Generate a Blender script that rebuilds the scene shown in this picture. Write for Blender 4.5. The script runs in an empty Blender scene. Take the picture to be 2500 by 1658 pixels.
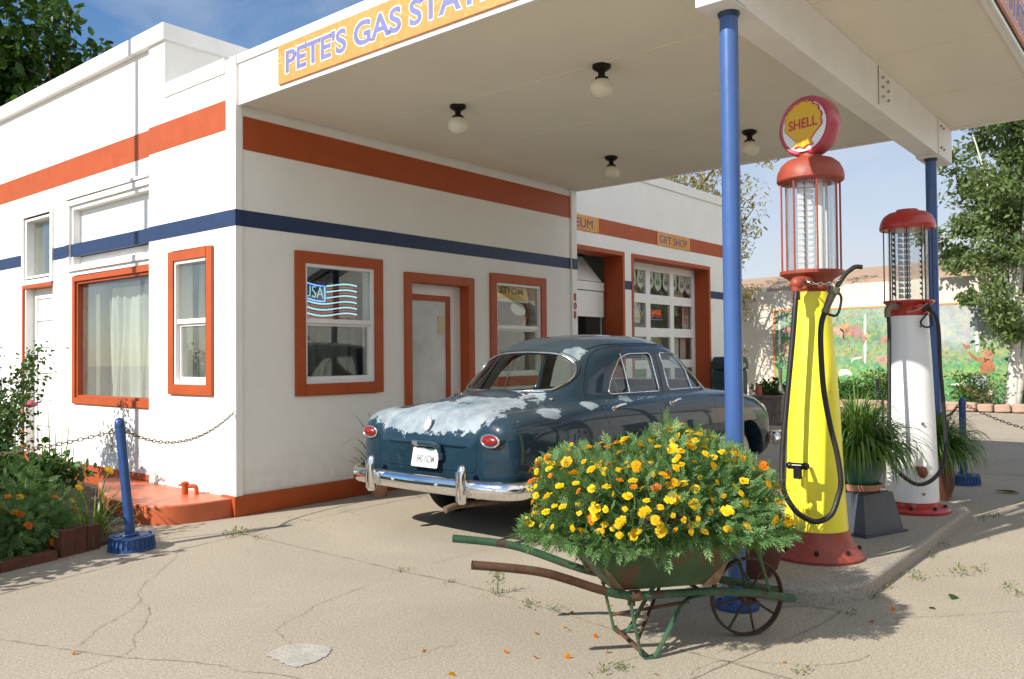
import bpy, bmesh, math, random
import numpy as np
from mathutils import Vector, Matrix
from mathutils.bvhtree import BVHTree

# ------------------------------------------------------------------ camera
SC = bpy.context.scene
COL = SC.collection
R = math.radians
cam_d = bpy.data.cameras.new("camera"); cam = bpy.data.objects.new("camera", cam_d); COL.objects.link(cam)
def _cam_matrix(yaw, pitch, roll, loc):
    f = Vector((math.cos(yaw)*math.cos(pitch), math.sin(yaw)*math.cos(pitch), math.sin(pitch)))
    r = Vector((math.sin(yaw), -math.cos(yaw), 0)); u = r.cross(f)
    c, s = math.cos(roll), math.sin(roll)
    r2, u2 = c*r + s*u, -s*r + c*u
    m = Matrix((r2, u2, -f)).transposed().to_4x4(); m.translation = loc
    return m
cam.matrix_world = _cam_matrix(0.6897, 0.0202, -0.0088, Vector((-4.2886, -6.8585, 1.456)))
cam_d.sensor_width = 36.0; cam_d.sensor_fit = 'HORIZONTAL'; cam_d.lens = 36*2024.03/2500
cam_d.clip_start = 0.05; cam_d.clip_end = 2000
SC.camera = cam

# ------------------------------------------------------------------ sky, sun, exposure
SUN_AZ, SUN_EL = R(166), R(36)
SUN_DIR = Vector((math.cos(SUN_AZ)*math.cos(SUN_EL), math.sin(SUN_AZ)*math.cos(SUN_EL), math.sin(SUN_EL)))
W = bpy.data.worlds.new("World"); SC.world = W; W.use_nodes = True
wn, wl = W.node_tree.nodes, W.node_tree.links
wn.clear()
wo = wn.new('ShaderNodeOutputWorld'); wb = wn.new('ShaderNodeBackground')
sky = wn.new('ShaderNodeTexSky'); sky.sky_type = 'NISHITA'; sky.sun_disc = False
sky.sun_elevation = SUN_EL; sky.sun_rotation = math.atan2(SUN_DIR.x, SUN_DIR.y)
sky.altitude = 1500; sky.air_density = 1.0; sky.dust_density = 0.6; sky.ozone_density = 1.1
tc = wn.new('ShaderNodeTexCoord'); mp = wn.new('ShaderNodeMapping')
mp.inputs['Scale'].default_value = (1.0, 1.0, 3.2); mp.inputs['Rotation'].default_value = (0, 0, 0.9)
n1 = wn.new('ShaderNodeTexNoise'); n1.inputs['Scale'].default_value = 2.1; n1.inputs['Detail'].default_value = 9
n1.inputs['Roughness'].default_value = 0.58; n1.inputs['Distortion'].default_value = 0.7
cr = wn.new('ShaderNodeValToRGB'); cr.color_ramp.elements[0].position = 0.47; cr.color_ramp.elements[1].position = 0.78
cr.color_ramp.elements[1].color = (0.75, 0.75, 0.75, 1)
mx = wn.new('ShaderNodeMixRGB'); mx.inputs['Color2'].default_value = (5.4, 5.6, 6.0, 1)
wl.new(tc.outputs['Generated'], mp.inputs['Vector']); wl.new(mp.outputs['Vector'], n1.inputs['Vector'])
wl.new(n1.outputs['Fac'], cr.inputs['Fac']); wl.new(cr.outputs['Color'], mx.inputs['Fac'])
hs0_ = wn.new('ShaderNodeHueSaturation'); hs0_.inputs['Saturation'].default_value = 1.38; hs0_.inputs['Value'].default_value = 1.10
wl.new(sky.outputs['Color'], hs0_.inputs['Color']); wl.new(hs0_.outputs['Color'], mx.inputs['Color1'])
# thin high haze, thickest low in the sky away from the sun
sp_ = wn.new('ShaderNodeSeparateXYZ'); wl.new(tc.outputs['Generated'], sp_.inputs[0])
h1_ = wn.new('ShaderNodeMapRange'); wl.new(sp_.outputs['Z'], h1_.inputs[0]); h1_.inputs[1].default_value = .62; h1_.inputs[2].default_value = .02; h1_.inputs[3].default_value = 0; h1_.inputs[4].default_value = 1
h2_ = wn.new('ShaderNodeMapRange'); wl.new(sp_.outputs['X'], h2_.inputs[0]); h2_.inputs[1].default_value = .25; h2_.inputs[2].default_value = .98; h2_.inputs[3].default_value = .06; h2_.inputs[4].default_value = .98
h3_ = wn.new('ShaderNodeMath'); h3_.operation = 'MULTIPLY'; wl.new(h1_.outputs[0], h3_.inputs[0]); wl.new(h2_.outputs[0], h3_.inputs[1])
mh_ = wn.new('ShaderNodeMixRGB'); mh_.inputs['Color2'].default_value = (5.15, 5.25, 5.5, 1)
wl.new(h3_.outputs[0], mh_.inputs['Fac']); wl.new(mx.outputs['Color'], mh_.inputs['Color1']); # unseen bright cloud bank added over the street to light the shaded station front
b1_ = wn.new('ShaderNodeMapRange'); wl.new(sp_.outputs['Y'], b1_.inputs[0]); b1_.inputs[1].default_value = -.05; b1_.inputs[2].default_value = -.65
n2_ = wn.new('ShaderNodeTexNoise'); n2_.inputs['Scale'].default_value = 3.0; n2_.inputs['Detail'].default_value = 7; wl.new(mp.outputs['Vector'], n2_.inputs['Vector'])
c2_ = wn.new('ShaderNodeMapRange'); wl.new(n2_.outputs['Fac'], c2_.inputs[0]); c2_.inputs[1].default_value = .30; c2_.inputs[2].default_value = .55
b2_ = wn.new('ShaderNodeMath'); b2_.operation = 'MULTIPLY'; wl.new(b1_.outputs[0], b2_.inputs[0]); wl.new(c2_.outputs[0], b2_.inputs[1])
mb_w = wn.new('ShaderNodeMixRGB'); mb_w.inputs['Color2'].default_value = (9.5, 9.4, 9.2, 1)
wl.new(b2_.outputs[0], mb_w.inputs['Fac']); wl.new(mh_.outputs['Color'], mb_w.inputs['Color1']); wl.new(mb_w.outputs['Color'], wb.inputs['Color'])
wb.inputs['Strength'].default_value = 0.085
wl.new(wb.outputs['Background'], wo.inputs['Surface'])
sun_d = bpy.data.lights.new("sun", 'SUN'); sun_d.energy = 4.2; sun_d.angle = R(0.55); sun_d.color = (1.0, 0.94, 0.84)
sun = bpy.data.objects.new("sun", sun_d); COL.objects.link(sun)
sun.rotation_euler = SUN_DIR.to_track_quat('Z', 'Y').to_euler(); sun.location = SUN_DIR*30
SC.view_settings.view_transform = 'Standard'; SC.view_settings.look = 'None'
SC.view_settings.exposure = 0.72; SC.view_settings.gamma = 1.0; SC.view_settings.use_curve_mapping = False

# ------------------------------------------------------------------ helpers: objects
def tag(o, label, cat, group=None):
    o['label'] = label; o['category'] = cat
    if group: o['group'] = group
    return o
def thing(name, label, cat, loc=(0, 0, 0), rotz=0.0, group=None):
    o = bpy.data.objects.new(name, None); COL.objects.link(o)
    o.empty_display_size = 0.2
    o.location = loc; o.rotation_euler = (0, 0, rotz)
    return tag(o, label, cat, group)
def structure(o):
    o['kind'] = 'structure'; return o
def dup(root, loc=None, rotz=None, label=None, group=None, scale=None):
    def rec(o, par):
        c = o.copy(); COL.objects.link(c)
        if par is not None: c.parent = par
        for ch in o.children: rec(ch, c)
        return c
    c = rec(root, None)
    if loc is not None: c.location = loc
    if rotz is not None: c.rotation_euler = (0, 0, rotz)
    if scale is not None: c.scale = scale
    if label: c['label'] = label
    if group: c['group'] = group
    return c
def link_mesh(name, me, mats, parent=None):
    o = bpy.data.objects.new(name, me); COL.objects.link(o)
    for m in (mats if isinstance(mats, (list, tuple)) else [mats]): me.materials.append(m)
    if parent is not None: o.parent = parent
    return o

class MB:
    """collects shapes into one mesh"""
    def __init__(s): s.v = []; s.f = []; s.m = []
    def add(s, verts, faces, mi=0):
        b = len(s.v); s.v.extend([tuple(p) for p in verts])
        for f in faces: s.f.append([b+i for i in f]); s.m.append(mi)
        return s
    def box(s, x0, x1, y0, y1, z0, z1, mi=0):
        v = [(x0,y0,z0),(x1,y0,z0),(x1,y1,z0),(x0,y1,z0),(x0,y0,z1),(x1,y0,z1),(x1,y1,z1),(x0,y1,z1)]
        return s.add(v, [(0,3,2,1),(4,5,6,7),(0,1,5,4),(1,2,6,5),(2,3,7,6),(3,0,4,7)], mi)
    def abox(s, ax, pos, a0, a1, d0, d1, z0, z1, mi=0):
        """box on a wall plane: a = along the wall, d = depth into the building"""
        return s.box(a0, a1, pos+d0, pos+d1, z0, z1, mi) if ax == 'y' else s.box(pos+d0, pos+d1, a0, a1, z0, z1, mi)
    def ring(s, ax, pos, a0, a1, z0, z1, w, d0, d1, mi=0, wb=None):
        wb = w if wb is None else wb
        s.abox(ax, pos, a0, a0+w, d0, d1, z0, z1, mi); s.abox(ax, pos, a1-w, a1, d0, d1, z0, z1, mi)
        s.abox(ax, pos, a0+w, a1-w, d0, d1, z1-w, z1, mi)
        if wb > 0: s.abox(ax, pos, a0+w, a1-w, d0, d1, z0, z0+wb, mi)
        return s
    def wall(s, ax, pos, th, a0, a1, z0, z1, holes=(), mi=0):
        A = sorted({a0, a1, *[h[0] for h in holes], *[h[1] for h in holes]}); Z = sorted({z0, z1, *[h[2] for h in holes], *[h[3] for h in holes]})
        A = [a for a in A if a0 <= a <= a1]; Z = [z for z in Z if z0 <= z <= z1]
        def solid(i, j):
            if i < 0 or j < 0 or i >= len(A)-1 or j >= len(Z)-1: return False
            ca, cz = (A[i]+A[i+1])/2, (Z[j]+Z[j+1])/2
            return not any(h[0] < ca < h[1] and h[2] < cz < h[3] for h in holes)
        P = (lambda a, d, z: (a, pos+d, z)) if ax == 'y' else (lambda a, d, z: (pos+d, a, z))
        def q(*p): s.add(p, [(0,1,2,3)], mi)
        for i in range(len(A)-1):
            for j in range(len(Z)-1):
                if not solid(i, j): continue
                l, r, b, t = A[i], A[i+1], Z[j], Z[j+1]
                q(P(l,0,b),P(r,0,b),P(r,0,t),P(l,0,t)); q(P(l,th,b),P(l,th,t),P(r,th,t),P(r,th,b))
                if not solid(i-1, j): q(P(l,0,b),P(l,0,t),P(l,th,t),P(l,th,b))
                if not solid(i+1, j): q(P(r,0,b),P(r,th,b),P(r,th,t),P(r,0,t))
                if not solid(i, j-1): q(P(l,0,b),P(l,th,b),P(r,th,b),P(r,0,b))
                if not solid(i, j+1): q(P(l,0,t),P(r,0,t),P(r,th,t),P(l,th,t))
        return s
    def tube(s, pts, r, n=10, mi=0, cap=True, closed=False):
        pts = [Vector([float(c) for c in p]) for p in pts]; N = len(pts)
        rs = [float(q) for q in r] if isinstance(r, (list, tuple)) else [float(r)]*N
        def tang(i):
            if closed: return (pts[(i+1) % N]-pts[i-1]).normalized()
            a = pts[max(i-1, 0)]; b = pts[min(i+1, N-1)]
            return (b-a).normalized() if (b-a).length > 1e-9 else Vector((0,0,1))
        t0 = tang(0); up = Vector((0,0,1)) if abs(t0.z) < .9 else Vector((1,0,0))
        nrm = t0.cross(up).normalized(); base = len(s.v); tp = t0
        for i in range(N):
            t = tang(i)
            nrm = tp.rotation_difference(t) @ nrm; nrm = (nrm - t*nrm.dot(t)).normalized(); tp = t
            b = t.cross(nrm)
            for k in range(n):
                a = 2*math.pi*k/n
                s.v.append(tuple(pts[i] + rs[i]*(math.cos(a)*nrm + math.sin(a)*b)))
        for i in range(N if closed else N-1):
            for k in range(n):
                i2 = (i+1) % N
                s.f.append([base+i*n+k, base+i*n+(k+1) % n, base+i2*n+(k+1) % n, base+i2*n+k]); s.m.append(mi)
        if cap and not closed:
            s.f.append([base+k for k in range(n)][::-1]); s.m.append(mi)
            s.f.append([base+(N-1)*n+k for k in range(n)]); s.m.append(mi)
        return s
    def cyl(s, p0, p1, r0, r1=None, n=20, mi=0):
        return s.tube([p0, p1], [r0, r0 if r1 is None else r1], n, mi)
    def lathe(s, prof, c=(0, 0), n=36, mi=0, M=None, cap=True):
        """prof = [(r, z)...] turned about the vertical axis at c"""
        base = len(s.v); N = len(prof)
        for (r, z) in prof:
            for k in range(n):
                a = 2*math.pi*k/n; p = Vector((c[0]+r*math.cos(a), c[1]+r*math.sin(a), z))
                s.v.append(tuple(M @ p) if M else tuple(p))
        for i in range(N-1):
            for k in range(n):
                s.f.append([base+i*n+k, base+i*n+(k+1) % n, base+(i+1)*n+(k+1) % n, base+(i+1)*n+k]); s.m.append(mi)
        if cap and prof[0][0] > 1e-6: s.f.append([base+k for k in range(n)][::-1]); s.m.append(mi)
        if cap and prof[-1][0] > 1e-6: s.f.append([base+(N-1)*n+k for k in range(n)]); s.m.append(mi)
        return s
    def prism(s, poly, M, d0, d1, mi=0):
        """poly (a, b) in the plane of M's x, y; extruded along M's z from d0 to d1"""
        n = len(poly)
        A = sum(poly[i][0]*poly[(i+1) % n][1]-poly[(i+1) % n][0]*poly[i][1] for i in range(n))
        if A < 0: poly = poly[::-1]
        v = [M @ Vector((a, b, d0)) for a, b in poly] + [M @ Vector((a, b, d1)) for a, b in poly]
        f = [list(range(n))[::-1], list(range(n, 2*n))] + [[i, (i+1) % n, n+(i+1) % n, n+i] for i in range(n)]
        return s.add(v, f, mi)
    def ell(s, c, r, nu=20, nv=12, mi=0):
        base = len(s.v)
        for j in range(nv+1):
            t = math.pi*j/nv
            for k in range(nu):
                a = 2*math.pi*k/nu
                s.v.append((c[0]+r[0]*math.sin(t)*math.cos(a), c[1]+r[1]*math.sin(t)*math.sin(a), c[2]-r[2]*math.cos(t)))
        for j in range(nv):
            for k in range(nu):
                s.f.append([base+j*nu+k, base+j*nu+(k+1) % nu, base+(j+1)*nu+(k+1) % nu, base+(j+1)*nu+k]); s.m.append(mi)
        return s
    def build(s, name, mats, parent=None, smooth=35, bevel=0.0, seg=2, merge=True):
        me = bpy.data.meshes.new(name); me.from_pydata(s.v, [], s.f)
        me.polygons.foreach_set('material_index', s.m)
        bm = bmesh.new(); bm.from_mesh(me)
        if merge: bmesh.ops.remove_doubles(bm, verts=bm.verts, dist=1e-5)
        bmesh.ops.recalc_face_normals(bm, faces=bm.faces)
        bm.to_mesh(me); bm.free()
        if smooth:
            me.shade_smooth(); me.set_sharp_from_angle(angle=R(smooth))
        o = link_mesh(name, me, mats, parent)
        if bevel:
            b = o.modifiers.new('bevel', 'BEVEL'); b.width = bevel; b.segments = seg; b.limit_method = 'ANGLE'; b.angle_limit = R(40); b.harden_normals = True
        return o

def np_mesh(name, V, F, mats, parent=None, var=None, smooth=False, mi=None):
    """V (n,3), F (m,k) arrays; var = per-face random value read by leaf materials"""
    me = bpy.data.meshes.new(name)
    me.vertices.add(len(V)); me.vertices.foreach_set('co', np.asarray(V, np.float32).ravel())
    k = F.shape[1]; me.loops.add(F.size); me.polygons.add(len(F))
    me.loops.foreach_set('vertex_index', F.ravel().astype(np.int32))
    me.polygons.foreach_set('loop_start', (np.arange(len(F))*k).astype(np.int32))
    me.polygons.foreach_set('loop_total', np.full(len(F), k, np.int32))
    if mi is not None: me.polygons.foreach_set('material_index', mi.astype(np.int32))
    me.update(calc_edges=True)
    if var is not None:
        a = me.attributes.new('var', 'FLOAT', 'FACE'); a.data.foreach_set('value', np.asarray(var, np.float32))
    if smooth: me.shade_smooth()
    return link_mesh(name, me, mats, parent)

def plane_matrix(o, x, y):
    x = Vector(x).normalized(); y = Vector(y).normalized(); z = x.cross(y)
    m = Matrix((x, y, z)).transposed().to_4x4(); m.translation = Vector(o); return m

def text_mesh(name, s, mat, M, w=None, h=None, parent=None, offset=0.0, extrude=0.001, lift=0.0, mirror=False, spacing=1.0):
    """lettering laid in M's plane: lower left corner at M's origin, stretched to w x h"""
    cu = bpy.data.curves.new(name, 'FONT'); cu.body = s; cu.size = 1.0; cu.offset = offset; cu.extrude = extrude; cu.space_character = spacing
    cu.resolution_u = 6
    ob = bpy.data.objects.new(name, cu); COL.objects.link(ob)
    bpy.context.view_layer.update()
    me = bpy.data.meshes.new_from_object(ob.evaluated_get(bpy.context.evaluated_depsgraph_get()))
    bpy.data.objects.remove(ob); bpy.data.curves.remove(cu)
    n = len(me.vertices); co = np.empty(n*3, np.float32); me.vertices.foreach_get('co', co); co = co.reshape(-1, 3)
    lo = co.min(0); hi = co.max(0)
    sx = w/(hi[0]-lo[0]) if w else None; sy = h/(hi[1]-lo[1]) if h else None
    sx = sx or sy; sy = sy or sx
    co[:, 0] = (co[:, 0]-lo[0])*sx; co[:, 1] = (co[:, 1]-lo[1])*sy
    if mirror: co[:, 0] = w-co[:, 0]
    co[:, 2] = co[:, 2]-lo[2]+lift
    Mn = np.array(M); co = co@Mn[:3, :3].T+Mn[:3, 3]
    me.vertices.foreach_set('co', co.ravel())
    if mirror: me.flip_normals()
    me.update(); me.materials.clear()
    return link_mesh(name, me, mat, parent)

def spline(pts, n):
    """Catmull-Rom through pts"""
    P = [Vector(p) for p in pts]; out = []
    for i in range(len(P)-1):
        p0 = P[max(i-1, 0)]; p1 = P[i]; p2 = P[i+1]; p3 = P[min(i+2, len(P)-1)]
        for k in range(n):
            t = k/n
            out.append(0.5*((2*p1)+(p2-p0)*t+(2*p0-5*p1+4*p2-p3)*t*t+(3*p1-p0-3*p2+p3)*t**3))
    out.append(P[-1]); return out

# ------------------------------------------------------------------ helpers: materials
def new_mat(name):
    m = bpy.data.materials.new(name); m.use_nodes = True
    nt = m.node_tree; nt.nodes.clear()
    out = nt.nodes.new('ShaderNodeOutputMaterial')
    return m, nt, out
def node(nt, t, **kw):
    n = nt.nodes.new(t)
    for k, v in kw.items():
        if k in n.inputs: n.inputs[k].default_value = v
        else: setattr(n, k, v)
    return n
def mixc(nt, fac, a, b, blend='MIX'):
    n = nt.nodes.new('ShaderNodeMixRGB'); n.blend_type = blend
    for k, v in (('Fac', fac), ('Color1', a), ('Color2', b)):
        if hasattr(v, 'is_linked'): nt.links.new(v, n.inputs[k])
        else: n.inputs[k].default_value = v if k == 'Fac' else (*v[:3], 1)
    return n.outputs['Color']
def ramp(nt, fac, a, b, ca=(0,0,0), cb=(1,1,1)):
    n = nt.nodes.new('ShaderNodeValToRGB'); e = n.color_ramp.elements
    e[0].position = a; e[1].position = b; e[0].color = (*ca, 1); e[1].color = (*cb, 1)
    nt.links.new(fac, n.inputs['Fac']); return n.outputs['Color']
def noise(nt, scale, detail=4, rough=.55, dist=0.0, vec=None, coord='Object'):
    n = node(nt, 'ShaderNodeTexNoise', Scale=scale, Detail=detail, Roughness=rough, Distortion=dist)
    if vec is None:
        t = nt.nodes.new('ShaderNodeTexCoord'); vec = t.outputs[coord]
    nt.links.new(vec, n.inputs['Vector']); return n.outputs['Fac']
def bump(nt, height, strength, dist=0.01, normal=None):
    b = node(nt, 'ShaderNodeBump', Strength=strength, Distance=dist); nt.links.new(height, b.inputs['Height'])
    if normal is not None: nt.links.new(normal, b.inputs['Normal'])
    return b.outputs['Normal']
def M(name, col, rough=.5, metal=0.0, var=.12, vs=3.0, bs=0.0, bscale=60, coat=0.0, wear=None, wear_amt=.5, wear_scale=8, spec=.5):
    """paint / metal / plastic with slight tone variation, optional bump and a second 'wear' colour in patches"""
    m, nt, out = new_mat(name)
    p = node(nt, 'ShaderNodeBsdfPrincipled', Roughness=rough, Metallic=metal)
    p.inputs['Coat Weight'].default_value = coat; p.inputs['Coat Roughness'].default_value = .08
    p.inputs['Specular IOR Level'].default_value = spec
    c = tuple(col)
    dark = tuple(x*(1-var) for x in c); light = tuple(min(1, x*(1+var)) for x in c)
    n = noise(nt, vs, 5)
    cc = ramp(nt, n, .3, .7, dark, light)
    if wear is not None:
        w = noise(nt, wear_scale, 8, .65)
        w2 = ramp(nt, w, wear_amt, wear_amt+.06)
        cc = mixc(nt, w2, cc, wear)
    nt.links.new(cc, p.inputs['Base Color'])
    rr = ramp(nt, noise(nt, vs*3, 4), .25, .75, (max(0, rough-.08),)*3, (min(1, rough+.1),)*3)
    nt.links.new(rr, p.inputs['Roughness'])
    if bs: nt.links.new(bump(nt, noise(nt, bscale, 5), bs, .01), p.inputs['Normal'])
    nt.links.new(p.outputs[0], out.inputs[0]); return m
def leaf_mat(name, ca, cb, trans=.35, rough=.45, cc=None):
    m, nt, out = new_mat(name)
    at = nt.nodes.new('ShaderNodeAttribute'); at.attribute_name = 'var'
    r = nt.nodes.new('ShaderNodeValToRGB'); e = r.color_ramp.elements
    e[0].color = (*ca, 1); e[1].color = (*cb, 1)
    if cc: x = e.new(.93); x.color = (*cb, 1); e[-1].color = (*cc, 1)
    nt.links.new(at.outputs['Fac'], r.inputs['Fac'])
    d = node(nt, 'ShaderNodeBsdfPrincipled', Roughness=rough); nt.links.new(r.outputs[0], d.inputs['Base Color'])
    d.inputs['Specular IOR Level'].default_value = .35
    t = nt.nodes.new('ShaderNodeBsdfTranslucent')
    g = mixc(nt, .5, r.outputs[0], (cb[0]*1.5, cb[1]*1.4, cb[2]*.6)); nt.links.new(g, t.inputs['Color'])
    mxs = nt.nodes.new('ShaderNodeMixShader'); mxs.inputs[0].default_value = trans
    nt.links.new(d.outputs[0], mxs.inputs[1]); nt.links.new(t.outputs[0], mxs.inputs[2]); nt.links.new(mxs.outputs[0], out.inputs[0]); return m
def glass_mat(name, tint=(1,1,1), refl=1.0, rough=.0, film=0.0, filmc=(.8,.8,.8)):
    """thin pane: clear with fresnel reflection, optional dusty film"""
    m, nt, out = new_mat(name)
    t = nt.nodes.new('ShaderNodeBsdfTransparent'); t.inputs[0].default_value = (*tint, 1)
    g = node(nt, 'ShaderNodeBsdfGlossy', Roughness=rough)
    fr = nt.nodes.new('ShaderNodeFresnel'); ge = nt.nodes.new('ShaderNodeNewGeometry')
    io = node(nt, 'ShaderNodeMath', operation='MULTIPLY_ADD'); io.inputs[1].default_value = 1/1.52-1.52; io.inputs[2].default_value = 1.52   # same reflection from either side
    nt.links.new(ge.outputs['Backfacing'], io.inputs[0]); nt.links.new(io.outputs[0], fr.inputs['IOR'])
    mul = node(nt, 'ShaderNodeMath', operation='MULTIPLY'); mul.inputs[1].default_value = 1.25*refl; mul.use_clamp = True
    nt.links.new(fr.outputs[0], mul.inputs[0])
    x = nt.nodes.new('ShaderNodeMixShader'); nt.links.new(mul.outputs[0], x.inputs[0]); nt.links.new(t.outputs[0], x.inputs[1]); nt.links.new(g.outputs[0], x.inputs[2])
    res = x.outputs[0]
    if film:
        d = nt.nodes.new('ShaderNodeBsdfDiffuse'); d.inputs[0].default_value = (*filmc, 1)
        y = nt.nodes.new('ShaderNodeMixShader')
        f = ramp(nt, noise(nt, 6, 6), .2, .8, (film*.6,)*3, (film*1.4,)*3); nt.links.new(f, y.inputs[0])
        nt.links.new(res, y.inputs[1]); nt.links.new(d.outputs[0], y.inputs[2]); res = y.outputs[0]
    nt.links.new(res, out.inputs[0]); return m
def emit_mat(name, col, s):
    m, nt, out = new_mat(name); e = node(nt, 'ShaderNodeEmission', Strength=s); e.inputs[0].default_value = (*col, 1)
    nt.links.new(e.outputs[0], out.inputs[0]); return m

def concrete(name, col, joints=True, dark=(.16,.14,.11)):
    m, nt, out = new_mat(name)
    p = node(nt, 'ShaderNodeBsdfPrincipled', Roughness=.9); p.inputs['Specular IOR Level'].default_value = .25
    c1 = ramp(nt, noise(nt, .55, 6, .6, .4), .3, .72, tuple(x*.80 for x in col), tuple(x*1.12 for x in col))
    c2 = mixc(nt, ramp(nt, noise(nt, 75, 4, .75), .40, .62), c1, tuple(x*.56 for x in col))       # aggregate
    c2 = mixc(nt, ramp(nt, noise(nt, 210, 2, .6), .60, .70), c2, (.70, .66, .60))
    c3 = mixc(nt, ramp(nt, noise(nt, 2.3, 8, .68, .8), .60, .74, (0,0,0), (.45,)*3), c2, tuple(x*.66 for x in col))  # stains
    c3 = mixc(nt, ramp(nt, noise(nt, 38, 4, .6), .70, .74, (0,0,0), (.7,)*3), c3, dark)   # grit
    if joints:
        t = nt.nodes.new('ShaderNodeTexCoord'); v = node(nt, 'ShaderNodeTexVoronoi', feature='DISTANCE_TO_EDGE', Scale=.42)
        nz = node(nt, 'ShaderNodeTexNoise', Scale=2.2, Detail=6, Roughness=.7)
        nt.links.new(t.outputs['Object'], nz.inputs['Vector'])
        ad = nt.nodes.new('ShaderNodeMixRGB'); ad.blend_type = 'ADD'; ad.inputs[0].default_value = .55
        nt.links.new(t.outputs['Object'], ad.inputs[1]); nt.links.new(nz.outputs['Color'], ad.inputs[2]); nt.links.new(ad.outputs[0], v.inputs['Vector'])
        ck = ramp(nt, v.outputs['Distance'], .0, .0035, (1,1,1), (0,0,0))
        gate = ramp(nt, noise(nt, .8, 3), .52, .58)
        ck2 = mixc(nt, 1.0, ck, gate, 'MULTIPLY')
        c3 = mixc(nt, ck2, c3, tuple(x*.5 for x in col))
    nt.links.new(c3, p.inputs['Base Color'])
    nt.links.new(bump(nt, noise(nt, 160, 4, .7), .12, .003, bump(nt, noise(nt, 9, 6), .2, .01)), p.inputs['Normal'])
    nt.links.new(p.outputs[0], out.inputs[0]); return m

def painted_brick(name, col, axis):
    """white painted brick: the courses only show as relief"""
    m, nt, out = new_mat(name)
    p = node(nt, 'ShaderNodeBsdfPrincipled', Roughness=.75)
    t = nt.nodes.new('ShaderNodeTexCoord'); sx = nt.nodes.new('ShaderNodeSeparateXYZ'); cx = nt.nodes.new('ShaderNodeCombineXYZ')
    nt.links.new(t.outputs['Object'], sx.inputs[0]); nt.links.new(sx.outputs['Y' if axis == 'x' else 'X'], cx.inputs[0]); nt.links.new(sx.outputs['Z'], cx.inputs[1])
    b = node(nt, 'ShaderNodeTexBrick', Scale=1.0); b.inputs['Brick Width'].default_value = .22; b.inputs['Row Height'].default_value = .075
    b.inputs['Mortar Size'].default_value = .006; b.inputs['Mortar Smooth'].default_value = .6; b.inputs['Bias'].default_value = 0
    b.inputs['Color1'].default_value = (1,1,1,1); b.inputs['Color2'].default_value = (.8,.8,.8,1); b.inputs['Mortar'].default_value = (.2,.2,.2,1)
    nt.links.new(cx.outputs[0], b.inputs['Vector'])
    c = ramp(nt, noise(nt, 1.3, 7, .6), .3, .75, tuple(x*.93 for x in col), col)
    c = mixc(nt, ramp(nt, noise(nt, 22, 5, .7), .66, .75, (0,0,0), (.35,)*3), c, tuple(x*.75 for x in col))
    nt.links.new(c, p.inputs['Base Color'])
    nb = bump(nt, b.outputs['Color'], .35, .006, bump(nt, noise(nt, 60, 5), .3, .006))
    nt.links.new(nb, p.inputs['Normal']); nt.links.new(p.outputs[0], out.inputs[0]); return m

WHITE = (.84, .83, .79)
def stucco(name, col):
    m, nt, out = new_mat(name); p = node(nt, 'ShaderNodeBsdfPrincipled', Roughness=.82)
    c = ramp(nt, noise(nt, 1.1, 7, .62), .3, .72, tuple(x*.92 for x in col), col)
    c = mixc(nt, ramp(nt, noise(nt, 4.5, 8, .7, .5), .60, .72, (0,0,0), (.5,)*3), c, tuple(x*y for x, y in zip(col, (.90,.88,.84))))   # patched paint
    c = mixc(nt, ramp(nt, noise(nt, 90, 4, .7), .50, .70, (0,0,0), (.35,)*3), c, tuple(x*.80 for x in col))
    t = nt.nodes.new('ShaderNodeTexCoord'); s = nt.nodes.new('ShaderNodeSeparateXYZ'); nt.links.new(t.outputs['Object'], s.inputs[0])
    z = node(nt, 'ShaderNodeMapRange'); nt.links.new(s.outputs['Z'], z.inputs[0]); z.inputs[1].default_value = .62; z.inputs[2].default_value = .16
    d = mixc(nt, 1.0, z.outputs[0], ramp(nt, noise(nt, 7, 7, .7), .38, .72, (0,0,0), (.45,)*3), 'MULTIPLY')
    c = mixc(nt, d, c, (.46,.40,.33))                                       # dirt splashed up from the ground
    nt.links.new(c, p.inputs['Base Color'])
    nt.links.new(bump(nt, noise(nt, 95, 5, .7), .5, .006, bump(nt, noise(nt, 5, 5), .25, .02)), p.inputs['Normal'])
    nt.links.new(p.outputs[0], out.inputs[0]); return m
m_stucco = stucco('white_stucco', WHITE)
m_brickL = painted_brick('white_painted_brick', WHITE, 'x')
m_brickF = painted_brick('white_painted_brick_front', WHITE, 'y')
m_trim = M('white_trim_paint', (.80,.79,.76), .5, var=.04, vs=4, bs=.05, bscale=40)
m_soffit = M('cream_soffit_paint', (.81,.76,.655), .7, var=.04, vs=.8, bs=.15, bscale=30)
m_orange = M('orange_paint', (.385,.066,.008), .55, var=.08, vs=5, bs=.10, bscale=70, wear=(.60,.26,.13), wear_amt=.71, wear_scale=30)
m_orange_floor = M('orange_floor_paint', (.52,.125,.05), .38, var=.12, vs=4, bs=.15, bscale=25, wear=(.5,.22,.13), wear_amt=.66, wear_scale=9)
m_blue = M('blue_paint', (.008,.028,.092), .55, var=.08, vs=4, bs=.08, bscale=70, wear=(.03,.07,.16), wear_amt=.72, wear_scale=26)
m_bluepost = M('blue_gloss_paint', (.045,.105,.29), .32, var=.07, vs=3, bs=.03, bscale=25)
m_bluebase = M('blue_cast_paint', (.024,.070,.21), .5, var=.15, vs=12, bs=.2, bscale=60)
m_glass = glass_mat('window_glass', (.92,.94,.92))
m_glass_dusty = glass_mat('dusty_window_glass', (.9,.92,.9), film=.06, filmc=(.6,.62,.58))
m_dark = M('dark_interior', (.045,.042,.036), .9)
m_room = M('room_plaster', (.28,.26,.22), .9, var=.1)
m_black = M('black_rubber', (.012,.012,.012), .5, var=.3, vs=20)
m_blackmetal = M('black_iron', (.018,.015,.013), .45, var=.3, vs=14)
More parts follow.
